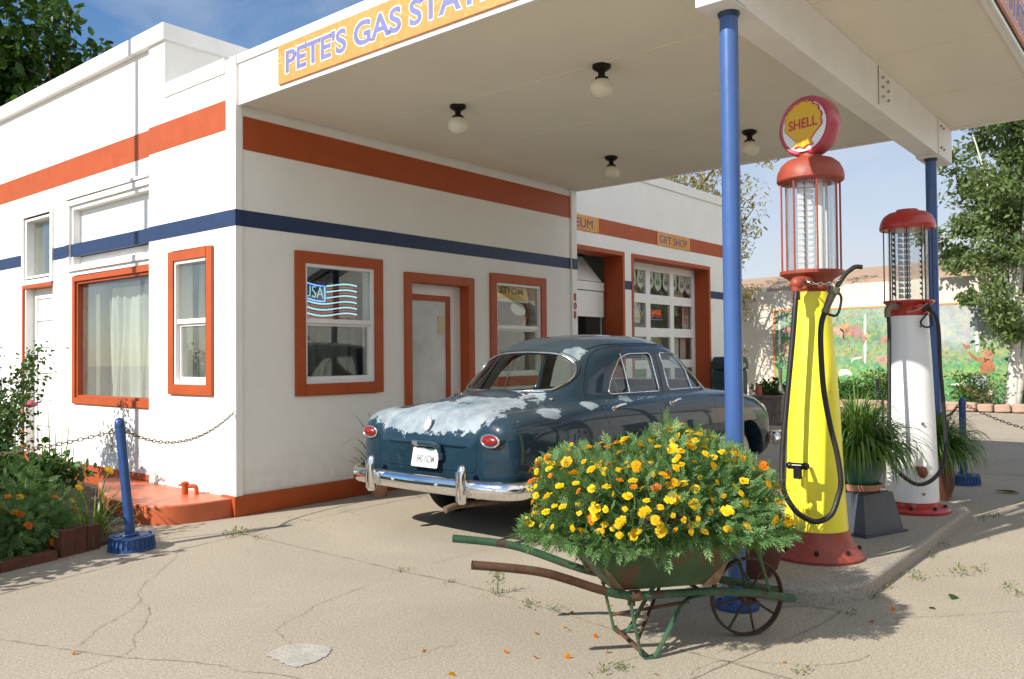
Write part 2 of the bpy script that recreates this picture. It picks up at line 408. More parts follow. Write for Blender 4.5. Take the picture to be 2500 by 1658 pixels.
m_chrome = M('chrome', (.86,.87,.88), .07, 1.0, var=.04, vs=8)
m_steel = M('galvanised_steel', (.42,.42,.42), .42, 1.0, var=.2, vs=15)
m_bronze = M('tarnished_brass', (.28,.22,.13), .4, .9, var=.3, vs=20)
m_alu = M('aluminium_window_frame', (.62,.62,.58), .45, .3, var=.08)

# ================================================================== GROUND
m_apron = concrete('concrete_apron', (.45, .39, .30))
m_lot = concrete('weathered_paving', (.45, .39, .315), joints=False)
m_crack = M('crack_dirt', (.27, .23, .175), 1.0, var=.4, vs=20)
m_joint = M('joint_dirt', (.32, .275, .21), 1.0, var=.4, vs=12)
m_patch = M('grey_mortar_patch', (.385, .36, .31), .95, var=.15, vs=9, bs=.6, bscale=50)
structure(MB().box(-160, 180, -160, 180, -.6, -.012).build('ground', m_lot))
structure(MB().box(-9, 18.3, -9.5, 2.0, -.3, 0).build('pavement', m_apron))
rng = random.Random(4)
def ribbon(mb, pts, w, jag=0.0, z=.003, sub=8):
    P = spline([(x, y, 0) for x, y in pts], sub) if sub > 1 else [Vector((x, y, 0)) for x, y in pts]
    L, Rr = [], []
    for i, p in enumerate(P):
        t = (P[min(i+1, len(P)-1)]-P[max(i-1, 0)]).normalized(); n = Vector((-t.y, t.x, 0))
        ww = w*(.35+rng.random()*1.1) if jag else w
        off = n*rng.uniform(-jag, jag)
        L.append(tuple(p+off+n*ww/2+Vector((0,0,z)))); Rr.append(tuple(p+off-n*ww/2+Vector((0,0,z))))
    n = len(P); mb.add(L+Rr, [(i, i+1, n+i+1, n+i) for i in range(n-1)])
jm = MB()
ribbon(jm, [(-7, -1.95), (-4, -1.38), (-2.31, -1.07), (-1.63, -.94), (-.49, -.76), (.08, -.68)], .010, .003)
ribbon(jm, [(-.38, -.76), (-.39, -1.55), (-.39, -2.25), (-.40, -2.66), (-.38, -3.1), (-.41, -3.53), (-.44, -3.79), (-.46, -3.99), (-.52, -4.38), (-.6, -5.1), (-.7, -7)], .014, .004)
ribbon(jm, [(-2.9, -1.2), (-2.63, -2.0), (-2.54, -2.27), (-2.45, -2.54), (-2.36, -2.78), (-2.23, -3.01), (-2.12, -3.26), (-2.09, -3.42), (-2.0, -3.61), (-1.9, -4.1)], .010, .006)
ribbon(jm, [(-2.4, -4.9), (-.86, -5.09), (-.27, -5.19), (.21, -5.27), (.56, -5.28)], .012, .003)
ribbon(jm, [(.30, -4.95), (.48, -5.08), (.53, -5.28)], .012, .003)
ribbon(jm, [(.08, -.68), (2.2, -.55), (5.5, -.5), (9, -.45)], .012, .002)
ribbon(jm, [(4.15, -5.36), (5.2, -5.5), (7.5, -5.6), (12, -5.8)], .03, .008)
ribbon(jm, [(6.9, -8), (7.0, -5.6), (7.1, -2), (7.2, .5)], .02, .004)
ribbon(jm, [(11.5, -8), (11.6, -4.5), (11.5, 0)], .03, .006)
structure(jm.build('pavement_joint', m_joint, smooth=0))
cm = MB()
for pts in ([(-.98, -.81), (-1.21, -1.11), (-1.4, -1.31), (-1.49, -1.42), (-1.64, -1.56), (-1.79, -1.77), (-1.85, -1.92), (-2.03, -2.1), (-2.21, -2.22), (-2.43, -2.45)],
            [(-1.85, -1.92), (-1.9, -2.14), (-2.07, -2.4), (-2.2, -2.55), (-2.25, -2.68), (-2.34, -2.75), (-2.48, -2.79), (-2.63, -2.81)],
            [(-.77, -2.76), (-1.03, -2.79), (-1.24, -2.83), (-1.39, -2.91), (-1.51, -2.94), (-1.66, -3.03)],
            [(-1.07, -4.73), (-.93, -4.72), (-.81, -4.75)], [(-.86, -5.06), (-.77, -5.05), (-.6, -5.1), (-.61, -5.23), (-.65, -5.39)],
            [(-.11, -2.68), (.3, -2.7), (.6, -2.77)], [(-1.66, -3.03), (-1.75, -3.3)], [(-.6, -5.1), (-.35, -5.5), (-.1, -5.62)], [(.5, -5.5), (1.2, -6.1), (1.9, -6.3)]):
    ribbon(cm, pts, .0034, .007, .005, 10)
structure(cm.build('pavement_crack', m_crack, smooth=0))
pm = MB(); pp = []
for x, y in [(-1.91, -3.3), (-1.78, -3.27), (-1.69, -3.32), (-1.64, -3.46), (-1.68, -3.52), (-1.79, -3.58), (-1.91, -3.56), (-1.92, -3.44)]:
    pp.append((x, y, 0))
pp = spline(pp+[pp[0]], 6)[:-1]
pp = [p+Vector((rng.uniform(-.012, .012), rng.uniform(-.012, .012), .004)) for p in pp]
pm.add(pp, [list(range(len(pp)))])
structure(pm.build('pavement_patch', m_patch, smooth=0))

# raised pump island
def rounded(x0, x1, y0, y1, r, n=8):
    out = []
    for cx, cy, a0 in ((x1-r, y1-r, 0), (x0+r, y1-r, 90), (x0+r, y0+r, 180), (x1-r, y0+r, 270)):
        for k in range(n+1):
            a = R(a0+90*k/n); out.append((cx+r*math.cos(a), cy+r*math.sin(a)))
    return out
I4 = Matrix.Identity(4)
isl = MB().prism(rounded(.47, 4.15, -5.33, -4.37, .46), I4, -.05, .10)
structure(isl.build('pump_island', concrete('island_concrete', (.40, .355, .295), joints=False), bevel=.03, seg=3))

# ================================================================== GAS STATION BUILDING
gs = thing('gas_station', 'white stucco gas station with orange and blue stripes, standing left of the blue car', 'building')
LX = 5.466
win1 = (.654+.1, 1.792-.1, 1.081+.1, 2.523-.1); door = (2.12+.08, 3.278-.08, .17, 2.416-.08); win2 = (3.587+.1, 4.743-.1, 1.081+.1, 2.513-.1)
MB().wall('y', 0, .2, 0, LX, .17, 4.27, [win1, door, win2]).build('front_wall', m_stucco, gs, smooth=0)
winL = (.362+.08, 1.182-.08, 1.105+.08, 2.54-.08)
sw = MB().wall('x', 0, .2, .2, 1.29, .17, 4.29, [winL]).wall('x', 0, .2, 1.29, 1.62, .17, 4.75)
sw.box(-.012, 0, .16, 1.285, 4.15, 4.292)
sw.build('side_wall', m_stucco, gs, smooth=0)
BX = .035
bw = (1.50, 3.50, 1.0, 2.40); blind = (1.50, 3.60, 2.58, 3.32); dwin = (3.6+.52, 5.0, 2.52, 3.30); sdoor = (4.12, 4.96, .22, 2.42)
MB().wall('x', BX, .24, 1.62, 13, .2, 4.75, [(1.62, 3.50, 1.0, 2.40), (1.62, 3.60, 2.58, 3.32), dwin, sdoor]).build('brick_wall', m_brickL, gs, smooth=0)
# upper parapet, roofs, hidden sides
pb = MB().box(.2, 5.4, 1.29, 1.5, 4.1, 4.75); pb.box(.2, LX, .2, 13, 3.95, 4.1); pb.box(LX-.2, LX, .2, 1.3, .0, 4.05); pb.box(.3, 5.4, 12.8, 13, 0, 4.75); pb.box(5.2, 5.4, 1.5, 12.8, 4.1, 4.75)
pb.build('roof_parapet', m_stucco, gs, smooth=0)
MB().box(-.035, .30, 1.26, 13.03, 4.75, 4.925).box(.30, 5.43, 1.26, 1.53, 4.75, 4.925).build('parapet_cap', m_trim, gs, bevel=.006)
MB().box(.2, LX-.2, .2, 12.8, .1, .18).box(.2, LX-.2, 3.2, 3.3, .18, 3.9).box(3.35, 3.45, .2, 3.2, .18, 3.9).build('inner_room', m_room, gs, smooth=0)
# corner boards
cb = MB().box(-.012, .062, -.028, 0, .17, 4.275).box(-.012, 0, -.0005, .075, .17, 4.275)
cb.build('corner_board', m_trim, gs, bevel=.004)
cb = MB().box(LX-.115, LX+.012, -.03, 0, .17, 3.83).box(LX, LX+.012, .0005, .2, .17, 3.83)
cb.build('corner_board', m_trim, gs, bevel=.004)
# plinths
MB().box(-.03, LX+.03, -.035, .2, 0, .188).build('plinth', m_orange, gs, bevel=.008)
pl = MB().box(.025, .26, 1.0, 13, 0, .24); pl.build('side_plinth', m_orange, gs, bevel=.008)
# orange floor slab at the corner
slab = [(.0, 0.02), (-.25, .02), (-.47, .07), (-.60, .14), (-.68, .26), (-.72, .45), (-.73, .7), (-.70, .94), (-.60, 1.35), (-.45, 1.75), (-.25, 2.2), (.02, 2.35)]
sl = [(p.x, p.y) for p in spline([(x, y, 0) for x, y in slab], 4)]
MB().prism(sl+[(.02, .02)], I4, -.05, .172).build('corner_step', m_orange_floor, gs, bevel=.018, seg=3)
# stripes: thin coats of paint
for q in ((-.0035, .1, .152, 1.62, 3.611, 3.894), (BX-.0035, BX+.1, 1.6205, 13, 3.611, 3.894), (.0856, LX-.116, -.004, .1, 3.419, 3.733)):
    MB().box(*q).build('orange_stripe', m_orange, gs, smooth=0)
for q in ((-.0155, -.0005, -.0285, .0755, 2.69, 2.842), (-.004, .1, .0756, 1.62, 2.694, 2.847), (BX-.004, BX+.05, 1.6205, 4.10, 2.700, 2.850), (BX-.004, BX+.05, 5.02, 13, 2.700, 2.850),
          (-.012, .065, -.0315, -.0285, 2.69, 2.842), (.0655, LX-.1155, -.004, .1, 2.694, 2.847), (LX-.115, LX+.0155, -.0345, -.0305, 2.69, 2.842)):
    MB().box(*q).build('blue_stripe', m_blue, gs, smooth=0)

def sash_window(parent, ax, pos, a0, a1, z0, z1, cw, zm, glass=None):
    """casing with a two part sash: window > frame, pane"""
    w = MB().ring(ax, pos, a0, a1, z0, z1, cw, -.03, .06).build('window', m_orange, parent, bevel=.004)
    A0, A1, Z0, Z1 = a0+cw, a1-cw, z0+cw, z1-cw
    f = MB().ring(ax, pos, A0, A1, Z0, Z1, .032, -.012, .075)
    f.abox(ax, pos, A0+.032, A1-.032, .005, .05, zm-.012, zm+.035)
    f.ring(ax, pos, A0+.032, A1-.032, Z0+.032, zm-.012, .025, .03, .065, wb=.04)
    f.build('frame', m_trim, w, bevel=.003)
    g = MB().abox(ax, pos, A0+.03, A1-.03, .024, .028, zm+.03, Z1-.03).abox(ax, pos, A0+.05, A1-.05, .048, .052, Z0+.06, zm-.03)
    g.build('pane', glass or m_glass, w, smooth=0)
    return w
sash_window(gs, 'y', 0, .654, 1.792, 1.081, 2.523, .115, 1.82)
sash_window(gs, 'y', 0, 3.587, 4.743, 1.081, 2.513, .115, 1.82)
sash_window(gs, 'x', 0, .362, 1.182, 1.105, 2.54, .10, 1.82, m_glass_dusty)

# entrance door with its deep orange surround
e = MB().ring('y', 0, 2.12, 3.278, .17, 2.416, .105, -.03, .16, wb=0).build('entrance', m_orange, gs, bevel=.004)
MB().abox('y', 0, 2.225, 3.173, .12, .16, 2.19, 2.311).abox('y', 0, 3.00, 3.173, .12, .16, .2, 2.19).build('door_frame', m_trim, e, bevel=.003)
MB().ring('y', 0, 2.225, 3.00, .2, 2.19, .07, .118, .158, wb=.2).build('door_leaf', m_orange, e, bevel=.004)
m_screen = M('grey_screen', (.66,.68,.67), .6, var=.16, vs=3, bs=.4, bscale=350)
MB().abox('y', 0, 2.295, 2.93, .135, .14, .4, 2.12).build('door_screen', m_screen, e, smooth=0)
MB().abox('y', 0, 2.79, 2.90, .129, .133, 1.72, 1.95).build('paper_notice', M('yellowed_paper', (.62,.52,.32), .8), e, smooth=0)

# side wall openings (set back in the brick)
D = .055
g = MB().ring('x', BX, 1.50, 3.52, .94, 2.46, .07, -.025, .10).ring('x', BX, 1.57, 3.45, 1.01, 2.39, .03, .0, .11)
big = g.build('picture_window', m_orange, gs, bevel=.005)
MB().abox('x', BX, 1.595, 3.425, .055, .06, 1.035, 2.365).build('pane', m_glass_dusty, big, smooth=0)
g = MB().ring('x', BX, 1.50, 3.66, 2.52, 3.38, .07, -.03, .11).ring('x', BX, 1.57, 3.59, 2.52, 3.31, .05, .0, .12); g.abox('x', BX, 1.62, 3.54, .09, .13, 2.5, 3.26)
g.abox('x', BX, 1.63, 3.70, -.05, -.0, 3.385, 3.42)
bl = g.build('blind_transom', m_trim, gs, bevel=.004)
MB().abox('x', BX, 1.62, 3.54, .086, .0895, 2.70, 2.85).abox('x', BX, 3.59, 3.66, -.0335, -.0305, 2.70, 2.85).build('painted_band', m_blue, bl, smooth=0)
g = MB().ring('x', BX, 4.10, 5.06, 2.44, 3.38, .06, -.025, .12).ring('x', BX, 4.16, 5.00, 2.50, 3.32, .05, .0, .14)
tw = g.build('transom_window', m_trim, gs, bevel=.004)
MB().abox('x', BX, 4.21, 4.95, .10, .105, 2.55, 3.27).build('pane', m_glass_dusty, tw, smooth=0)
MB().abox('x', BX, 5.0, 5.05, -.02, .16, .24, 2.438).abox('x', BX, 4.12, 5.0, -.02, .16, 2.39, 2.438).build('side_door_frame', m_orange, gs, bevel=.004)
g = MB().ring('x', BX, 4.12, 5.00, .24, 2.388, .13, .10, .14)
for z in (.66, 1.0, 1.34, 1.68, 2.02): g.abox('x', BX, 4.25, 4.87, .10, .14, z-.05, z+.05)
g.abox('x', BX, 4.2, 4.9, .118, .125, .3, 2.3)
g.build('side_door', m_trim, gs, bevel=.008)

def curtain(name, label, ax, pos, a0, a1, z0, z1, mat, amp=.03, waves=9, seed=1, gather=.0, group=None):
    rn = random.Random(seed); ph = [rn.uniform(0, 6.3) for _ in range(5)]
    na, nz = waves*14, 14; V = []
    for j in range(nz+1):
        z = z0+(z1-z0)*j/nz
        for i in range(na+1):
            u = i/na; k = j/nz
            d = amp*(math.sin(2*math.pi*waves*u+ph[0]+.5*math.sin(3*u*6.3+ph[1]))*(.6+.4*math.sin(2.3*u*6.3+ph[2])))
            d *= (1.15-.5*k) if k < .93 else .4
            d += .012*math.sin(k*5+u*17+ph[3])
            a = a0+(a1-a0)*u
            V.append((a, pos+d, z) if ax == 'y' else (pos+d, a, z))
    F = [(j*(na+1)+i, j*(na+1)+i+1, (j+1)*(na+1)+i+1, (j+1)*(na+1)+i) for j in range(nz) for i in range(na)]
    o = MB().add(V, F).build(name, mat, None, smooth=80, merge=False)
    return tag(o, label, 'curtain', group)
m_cream = M('cream_curtain_cloth', (.55,.56,.52), .9, var=.06, vs=2, bs=.2, bscale=300)
m_grey_cl = M('grey_curtain_cloth', (.26,.25,.21), .9, var=.12, vs=3)
curtain('curtain', 'cream pleated curtain filling the big orange framed picture window', 'x', BX+.25, 1.55, 3.10, 1.0, 2.30, m_cream, .055, 10, 3)
curtain('curtain', 'narrow drawn cream curtain strip at the far edge of the picture window', 'x', BX+.28, 3.14, 3.50, 1.0, 2.42, m_grey_cl, .02, 4, 5)
curtain('curtain', 'pale curtain behind the small high window above the white side door', 'x', BX+.27, 4.3, 4.85, 2.5, 3.2, m_cream, .03, 4, 6)
curtain('curtain', 'thin white curtain in the narrow orange framed window near the corner', 'x', .28, .45, 1.12, 1.15, 2.5, M('net_curtain', (.55,.55,.50), .9, var=.05), .02, 7, 8)
curtain('curtain', 'dark drapes in the front window below the neon flag', 'y', .62, .6, 1.95, .9, 1.95, m_grey_cl, .04, 6, 9)

# ------------------------------------------------------------------ canopy
cn = thing('canopy', 'white drive-through canopy over the blue car, carried by a beam on two blue columns', 'canopy')
CX0, CX1, CY0, CY1 = .04, 5.48, -5.80, -.031
cs = MB().box(CX0+.02, CX1-.02, CY0+.02, CY1, 3.832, 4.2)
for x in (1.36, 2.72, 4.08): cs.box(x-.02, x+.02, CY0+.03, CY1, 3.8275, 3.8318)
cs.build('soffit', m_soffit, cn, smooth=0)
fb = MB().box(CX0-.02, CX0+.0195, CY0-.02, CY1, 3.815, 4.20).box(CX1-.0195, CX1+.02, CY0-.02, 0.0, 3.815, 4.20)
fb.box(CX0+.02, CX1-.02, CY0-.02, CY0+.0195, 3.815, 4.20)
fb.box(CX0-.035, CX0+.05, CY0-.035, CY1, 4.2005, 4.285).box(CX1-.05, CX1+.035, CY0-.035, 0, 4.2005, 4.285).box(CX0+.0505, CX1-.0505, CY0-.035, CY0+.05, 4.2005, 4.285)
fb.box(CX0+.06, CX1-.06, CY0+.06, CY1, 4.2005, 4.24)
fb.box(CX0+.02, CX1-.02, CY0-.045, CY0-.0205, 3.815, 3.845)
fb.build('fascia', m_trim, cn, bevel=.004)
BY0, BY1 = -4.885, -4.685
bm_ = MB().box(CX0+.03, CX1-.045, BY0, BY1, 3.462, 3.830)
bm_ = bm_.build('beam', m_trim, cn, bevel=.006)
for x0, x1 in ((CX0, .24), (4.90, CX1)):
    br = MB()
    br.box(x0, x1, BY0-.009, BY0-.0005, 3.452, 3.826).box(x0, x1, BY0-.009, BY1+.009, 3.448, 3.4615).box(x0, x1, BY1+.0005, BY1+.009, 3.452, 3.826)
    if x0 < 1: br.box(CX0-.001, CX0+.029, BY0-.0004, BY1+.0004, 3.4622, 3.826)
    else: br.box(CX1-.0445, CX1, BY0-.0004, BY1+.0004, 3.4622, 3.826)
    brk = br.build('beam_bracket', m_trim, cn, bevel=.002)
m_rbolt = M('rusty_bolt', (.35,.28,.18), .7, var=.3, vs=30)
for x in (4.98, 5.10, .12, 2.95, 3.10):
    for z in ((3.54, 3.76) if x not in (2.95, 3.10) else (3.58, 3.66, 3.74)): MB().cyl((x, BY0-.024, z), (x, BY0-.009, z), .012, n=8).build('bolt', m_rbolt, bm_)
MB().box(2.86, 2.87, BY0-.006, BY0-.0005, 3.50, 3.82).build('joint_cover', m_joint, cn)
def column(x, y):
    c = MB().lathe([(.053, 0), (.053, 3.43)], (x, y), 32).build('column', m_bluepost, cn)
    MB().lathe([(.056, 3.42), (.064, 3.44), (.064, 3.448)], (x, y), 32).build('collar', M('dark_collar', (.02,.04,.09), .5), c)
    f = MB().lathe([(.125, .0), (.128, .012), (.125, .03), (.085, .045), (.070, .075), (.056, .085)], (x, y), 28)
    for k in range(6): f.cyl((x+.10*math.cos(k*1.047), y+.10*math.sin(k*1.047), .02), (x+.10*math.cos(k*1.047), y+.10*math.sin(k*1.047), .05), .012, n=6)
    f.build('foot', m_bluebase, c)
column(.235, -4.79); column(5.02, -4.79)

# ceiling lamps under the canopy
def ceiling_lamp(x, y, label):
    t = thing('ceiling_lamp', label, 'lamp', (x, y, 3.832), 0, 'globe lamps on the canopy ceiling')
    MB().lathe([(.076, 0), (.076, -.025), (.055, -.042), (.03, -.055), (.028, -.085), (.034, -.095), (.055, -.105), (.056, -.125)], (0, 0), 24).build('lamp_holder', M('dark_bronze', (.02,.016,.012), .45, .6, var=.2), t)
    MB().lathe([(.048, -.118), (.075, -.135), (.094, -.165), (.098, -.195), (.09, -.225), (.068, -.252), (.035, -.268), (.008, -.275), (0.0001, -.276)], (0, 0), 28).build('lamp_shade', m_opal, t, smooth=60)
    return t
m_opal, nt_, out_ = new_mat('opal_glass')
p_ = node(nt_, 'ShaderNodeBsdfPrincipled', Roughness=.18); p_.inputs['Base Color'].default_value = (.74,.70,.60,1)
p_.inputs['Subsurface Weight'].default_value = .35; p_.inputs['Subsurface Radius'].default_value = (.05,.05,.05)
nt_.links.new(p_.outputs[0], out_.inputs[0])
ceiling_lamp(1.41, -1.52, 'unlit globe lamp on the canopy ceiling, the one nearest the neon flag window')
ceiling_lamp(1.39, -3.15, 'unlit globe lamp on the canopy ceiling highest in the photo, nearest the near blue column')
ceiling_lamp(4.09, -1.51, 'unlit globe lamp on the canopy ceiling above the garage doors, right of the corner board')
ceiling_lamp(4.10, -3.24, 'unlit globe lamp on the canopy ceiling half hidden behind the near blue column')

# ------------------------------------------------------------------ signs on the canopy
m_sign, nt_, out_ = new_mat('crazed_orange_sign')
p_ = node(nt_, 'ShaderNodeBsdfPrincipled', Roughness=.5)
v_ = node(nt_, 'ShaderNodeTexVoronoi', feature='DISTANCE_TO_EDGE', Scale=5.5); t_ = nt_.nodes.new('ShaderNodeTexCoord')
nz_ = node(nt_, 'ShaderNodeTexNoise', Scale=6, Detail=4); nt_.links.new(t_.outputs['Object'], nz_.inputs['Vector'])
a_ = nt_.nodes.new('ShaderNodeMixRGB'); a_.blend_type = 'ADD'; a_.inputs[0].default_value = .12
nt_.links.new(t_.outputs['Object'], a_.inputs[1]); nt_.links.new(nz_.outputs['Color'], a_.inputs[2]); nt_.links.new(a_.outputs[0], v_.inputs['Vector'])
ck_ = ramp(nt_, v_.outputs['Distance'], 0, .012, (1,1,1), (0,0,0))
c_ = mixc(nt_, ck_, ramp(nt_, noise(nt_, 2), .3, .7, (.60,.235,.052), (.68,.275,.068)), (.80,.50,.22))
nt_.links.new(c_, p_.inputs['Base Color']); nt_.links.new(p_.outputs[0], out_.inputs[0])
m_pinksign = M('faded_pink_sign', (.62,.30,.22), .6, var=.10, vs=3)
m_letter = M('faded_blue_letter', (.16,.17,.36), .6, var=.14, vs=14)
m_letterw = M('white_letter_edge', (.82,.74,.66), .6, var=.04)
m_letterd = M('dark_blue_letter', (.07,.09,.20), .6, var=.1)
def sign(name, label, origin, xdir, w, h, face, parts, depth=.02, edge=None):
    """board with lettering; parts = (text, x, z, width, height)"""
    Mx = plane_matrix(origin, xdir, (0, 0, 1))
    o = MB().prism([(0, 0), (w, 0), (w, h), (0, h)], Mx, -.0005, depth).build(name, face, None, bevel=.002)
    tag(o, label, 'sign')
    for tx, x, z, tw, th in parts:
        Mt = Mx @ Matrix.Translation((x, z, depth+.0003))
        if face is not m_smallsign: text_mesh('lettering', tx, m_letterw if edge is None else edge, Mx @ Matrix.Translation((x-.012*th/.2, z-.012*th/.2, depth+.0003)), tw+.024*th/.2, th+.024*th/.2, o, .022 if face is m_smallsign else .055, .0006)
        text_mesh('lettering', tx, m_letter if face is not m_smallsign else m_letterd, Mt, tw, th, o, .0 if face is m_smallsign else .028, .0014)
    return o
m_smallsign = M('orange_small_sign', (.66,.30,.07), .6, var=.06)
sign('station_sign', "orange PETE'S GAS STATION sign on the sunlit left edge of the canopy", (CX0-.0205, -.68, 3.857), (0, -1, 0), 3.1, .345, m_sign, [("PETE'S GAS STATION", .115, .075, 2.80, .205)], .018)
sign('station_sign', "pinkish PETE'S GAS STATION sign on the shaded front edge of the canopy, cut off", (1.0, CY0-.046, 3.875), (1, 0, 0), 3.2, .33, m_pinksign, [("PETE'S GAS STATION", .12, .07, 2.66, .20)], .018)

# house number on the far corner board
Mh = plane_matrix((LX-.083, -.0305, 0), (1, 0, 0), (0, 0, 1))
hn = None
for i, d in enumerate("101"):
    text_mesh('house_number', d, m_orange, Mh @ Matrix.Translation((0, 2.245-.128*i, 0)), .058 if d == '0' else .045, .10, gs, .008, .004)

# ------------------------------------------------------------------ things in the front windows
m_nblue = emit_mat('neon_blue', (.10,.25,1.0), 2.2); m_ncyan = emit_mat('neon_pale_cyan', (.42,.85,.95), .72); m_nred = emit_mat('dim_red_neon', (.75,.08,.04), .28)
nf = thing('neon_sign', 'neon flag sign reading USA with wavy stripes in the front window', 'neon sign', (1.1, .15, 2.0))
def loc(pts, o=(1.1, .15, 2.0)): return [(p[0]-o[0], p[1]-o[1], p[2]-o[2]) for p in pts]
def wave(x, z): return z+.022*math.sin((x-.66)/.91*2*math.pi*1.25+1.0)-.02*(x-.66)
bx = [(x, .15, wave(x, 2.235)) for x in np.linspace(.66, 1.14, 10)]+[(1.142, .15, wave(1.14, 2.08))]+[(x, .15, wave(x, 2.075)) for x in np.linspace(1.13, .66, 10)]
MB().tube(loc(bx), .0065, 6).build('border_tube', m_nblue, nf)
text_mesh('lettering', 'USA', m_ncyan, plane_matrix((-.22, -.004, .09), (1, 0, -.07), (0, 0, 1)), .24, .115, nf, -.022, .002)
ws, rs_ = MB(), MB()
for i in range(6):
    z = 2.235-.062*i; x0 = 1.165 if i < 3 else .66
    ws.tube(loc([(x, .15, wave(x, z)) for x in np.linspace(x0, 1.565, 26)]), .0085, 6)
    rs_.tube(loc([(x, .16, wave(x, z-.031)) for x in np.linspace(x0, 1.56, 26)]), .0065, 6)
ws.build('white_stripe_tube', m_ncyan, nf); rs_.build('red_stripe_tube', m_nred, nf)
fr = MB()
for x in (1.0, 1.37): fr.tube(loc([(x, .18, 1.9), (x, .18, 2.28), (x+.03, .18, 2.285)]), .005, 6)
fr.tube(loc([(1.0, .18, 2.24), (1.19, .18, 2.40), (1.37, .18, 2.24)]), .003, 5)
fr.box(-.10, .05, .02, .03, .06, .26); fr.build('mount', m_black, nf)
MB().box(-.44, .04, .024, .027, .07, .24).build('backing', M('dark_blue_panel', (.02,.05,.12), .5), nf)

ms = thing('motel_sign', 'yellow MOTEL sign seen mirrored from behind in the window left of the garage', 'sign', (4.1, .088, 2.3))
MB().prism([(-.45, -.105), (.365, -.115), (.30, .12), (-.45, .12)], plane_matrix((0, 0, 0), (1, 0, 0), (0, 0, 1)), -.004, .004).build('board', M('motel_yellow', (.92,.58,.10), .6, var=.12), ms)
MB().prism([(-.45, -.125), (.385, -.135), (.375, -.108), (-.45, -.10)], plane_matrix((0, -.001, 0), (1, 0, 0), (0, 0, 1)), -.004, .004).prism([(.30, .12), (.365, -.11), (.385, -.11), (.325, .12)], plane_matrix((0, -.001, 0), (1, 0, 0), (0, 0, 1)), -.004, .004).build('edge', m_trim, ms)
text_mesh('lettering', 'MOTEL', M('motel_letter', (.04,.06,.03), .6), plane_matrix((-.24, -.0075, -.015), (1, 0, -.04), (0, 0, 1)), .50, .085, ms, .015, .001, mirror=True)
pa = tag(MB().prism([(4.47, 2.45), (4.50, 2.45), (4.55, 2.02), (4.40, 1.80), (4.24, 1.80), (4.24, 1.875), (4.30, 1.845), (4.36, 1.85), (4.51, 2.02)], plane_matrix((0, .13, 0), (1, 0, 0), (0, 0, 1)), -.005, .005).build('arrow_sign', M('red_arrow', (.60,.14,.07), .5, var=.15)), 'reddish bent arrow sign below the MOTEL sign in the window', 'sign')
ov = MB(); ovp = [(.155*math.cos(k*math.pi/16), .085*math.sin(k*math.pi/16)) for k in range(32)]
ov.prism(ovp, plane_matrix((4.28, .10, 2.085), (1, 0, -.12), (.0, 0, 1)), -.004, .004)
tag(ov.build('oval_sticker', M('white_speckled_sticker', (.74,.72,.71), .5, wear=(.30,.28,.36), wear_amt=.64, wear_scale=22)), 'white oval sticker with specks in the window under the MOTEL sign', 'sticker')
tag(MB().box(3.6, 4.9, .6, .62, .6, 1.95).build('backdrop_cloth', M('dark_green_cloth', (.05,.07,.045), .9, var=.3)), 'dark green cloth hanging inside the window with the MOTEL sign', 'cloth')

# ------------------------------------------------------------------ standpipe on the orange step, chain post at the corner
sp = MB().lathe([(.030, .172), (.030, .27), (.036, .27), (.036, .285), (.02, .295), (.0001, .297)], (-.18, .57), 18)
sp.tube(spline([(-.16, .545, .25), (-.13, .505, .252), (-.115, .485, .235), (-.112, .48, .172)], 5), .020, 10); sp.tube([(-.22, .61, .262), (-.16, .54, .262)], .010, 8)
tag(sp.build('standpipe', m_orange), 'short orange painted pipe fitting on the orange step at the corner', 'pipe')

# ================================================================== GARAGE (museum and gift shop)
gg = thing('garage', 'white brick garage housing a museum and gift shop, set back behind the blue car', 'building', (0, 0, 0))
GY, GX0, GX1 = .75, LX+.02, 12.15
h1 = (5.585, 7.975, -.1, 3.205); h2 = (8.275, 11.255, -.1, 3.205)
MB().wall('y', GY, .36, GX0, GX1, 0, 4.56, [h1, h2]).build('wall', m_brickF, gg, smooth=0)
MB().box(GX1-.3, GX1, GY+.36, 9, 0, 4.56).box(GX0, GX1-.3, 8.7, 9, 0, 4.5).box(GX0, GX0+.2, GY+.36, 8.7, 0, 4.5).build('side_wall', m_brickF, gg, smooth=0)
MB().box(GX0+.2, GX1-.3, GY+.36, 8.7, 4.0, 4.1).build('roof', m_room, gg, smooth=0)
MB().box(GX0+.2, GX1-.3, GY+.36, 8.7, .0, .03).box(GX0+.2, GX1-.3, 4.2, 4.3, .03, 4).build('inner_room', m_room, gg, smooth=0)
MB().box(GX0, GX1+.03, GY-.03, GY+.40, 4.56, 4.74).build('parapet_cap', m_trim, gg, bevel=.006)
MB().box(GX0, GX1, GY-.004, GY+.1, 3.475, 3.735).build('orange_stripe', m_orange, gg, smooth=0)
for a, b in ((GX0, 5.54), (8.012, 8.238), (11.292, GX1)): MB().box(a, b, GY-.004, GY+.1, 2.60, 2.75).build('blue_stripe', m_blue, gg, smooth=0)
MB().ring('y', GY, 5.55, 8.01, 0, 3.24, .07, -.012, .37, wb=0).build('garage_surround', m_orange, gg, bevel=.005)
MB().ring('y', GY, 8.24, 11.29, 0, 3.24, .07, -.012, .37, wb=0).build('shop_surround', m_orange, gg, bevel=.005)
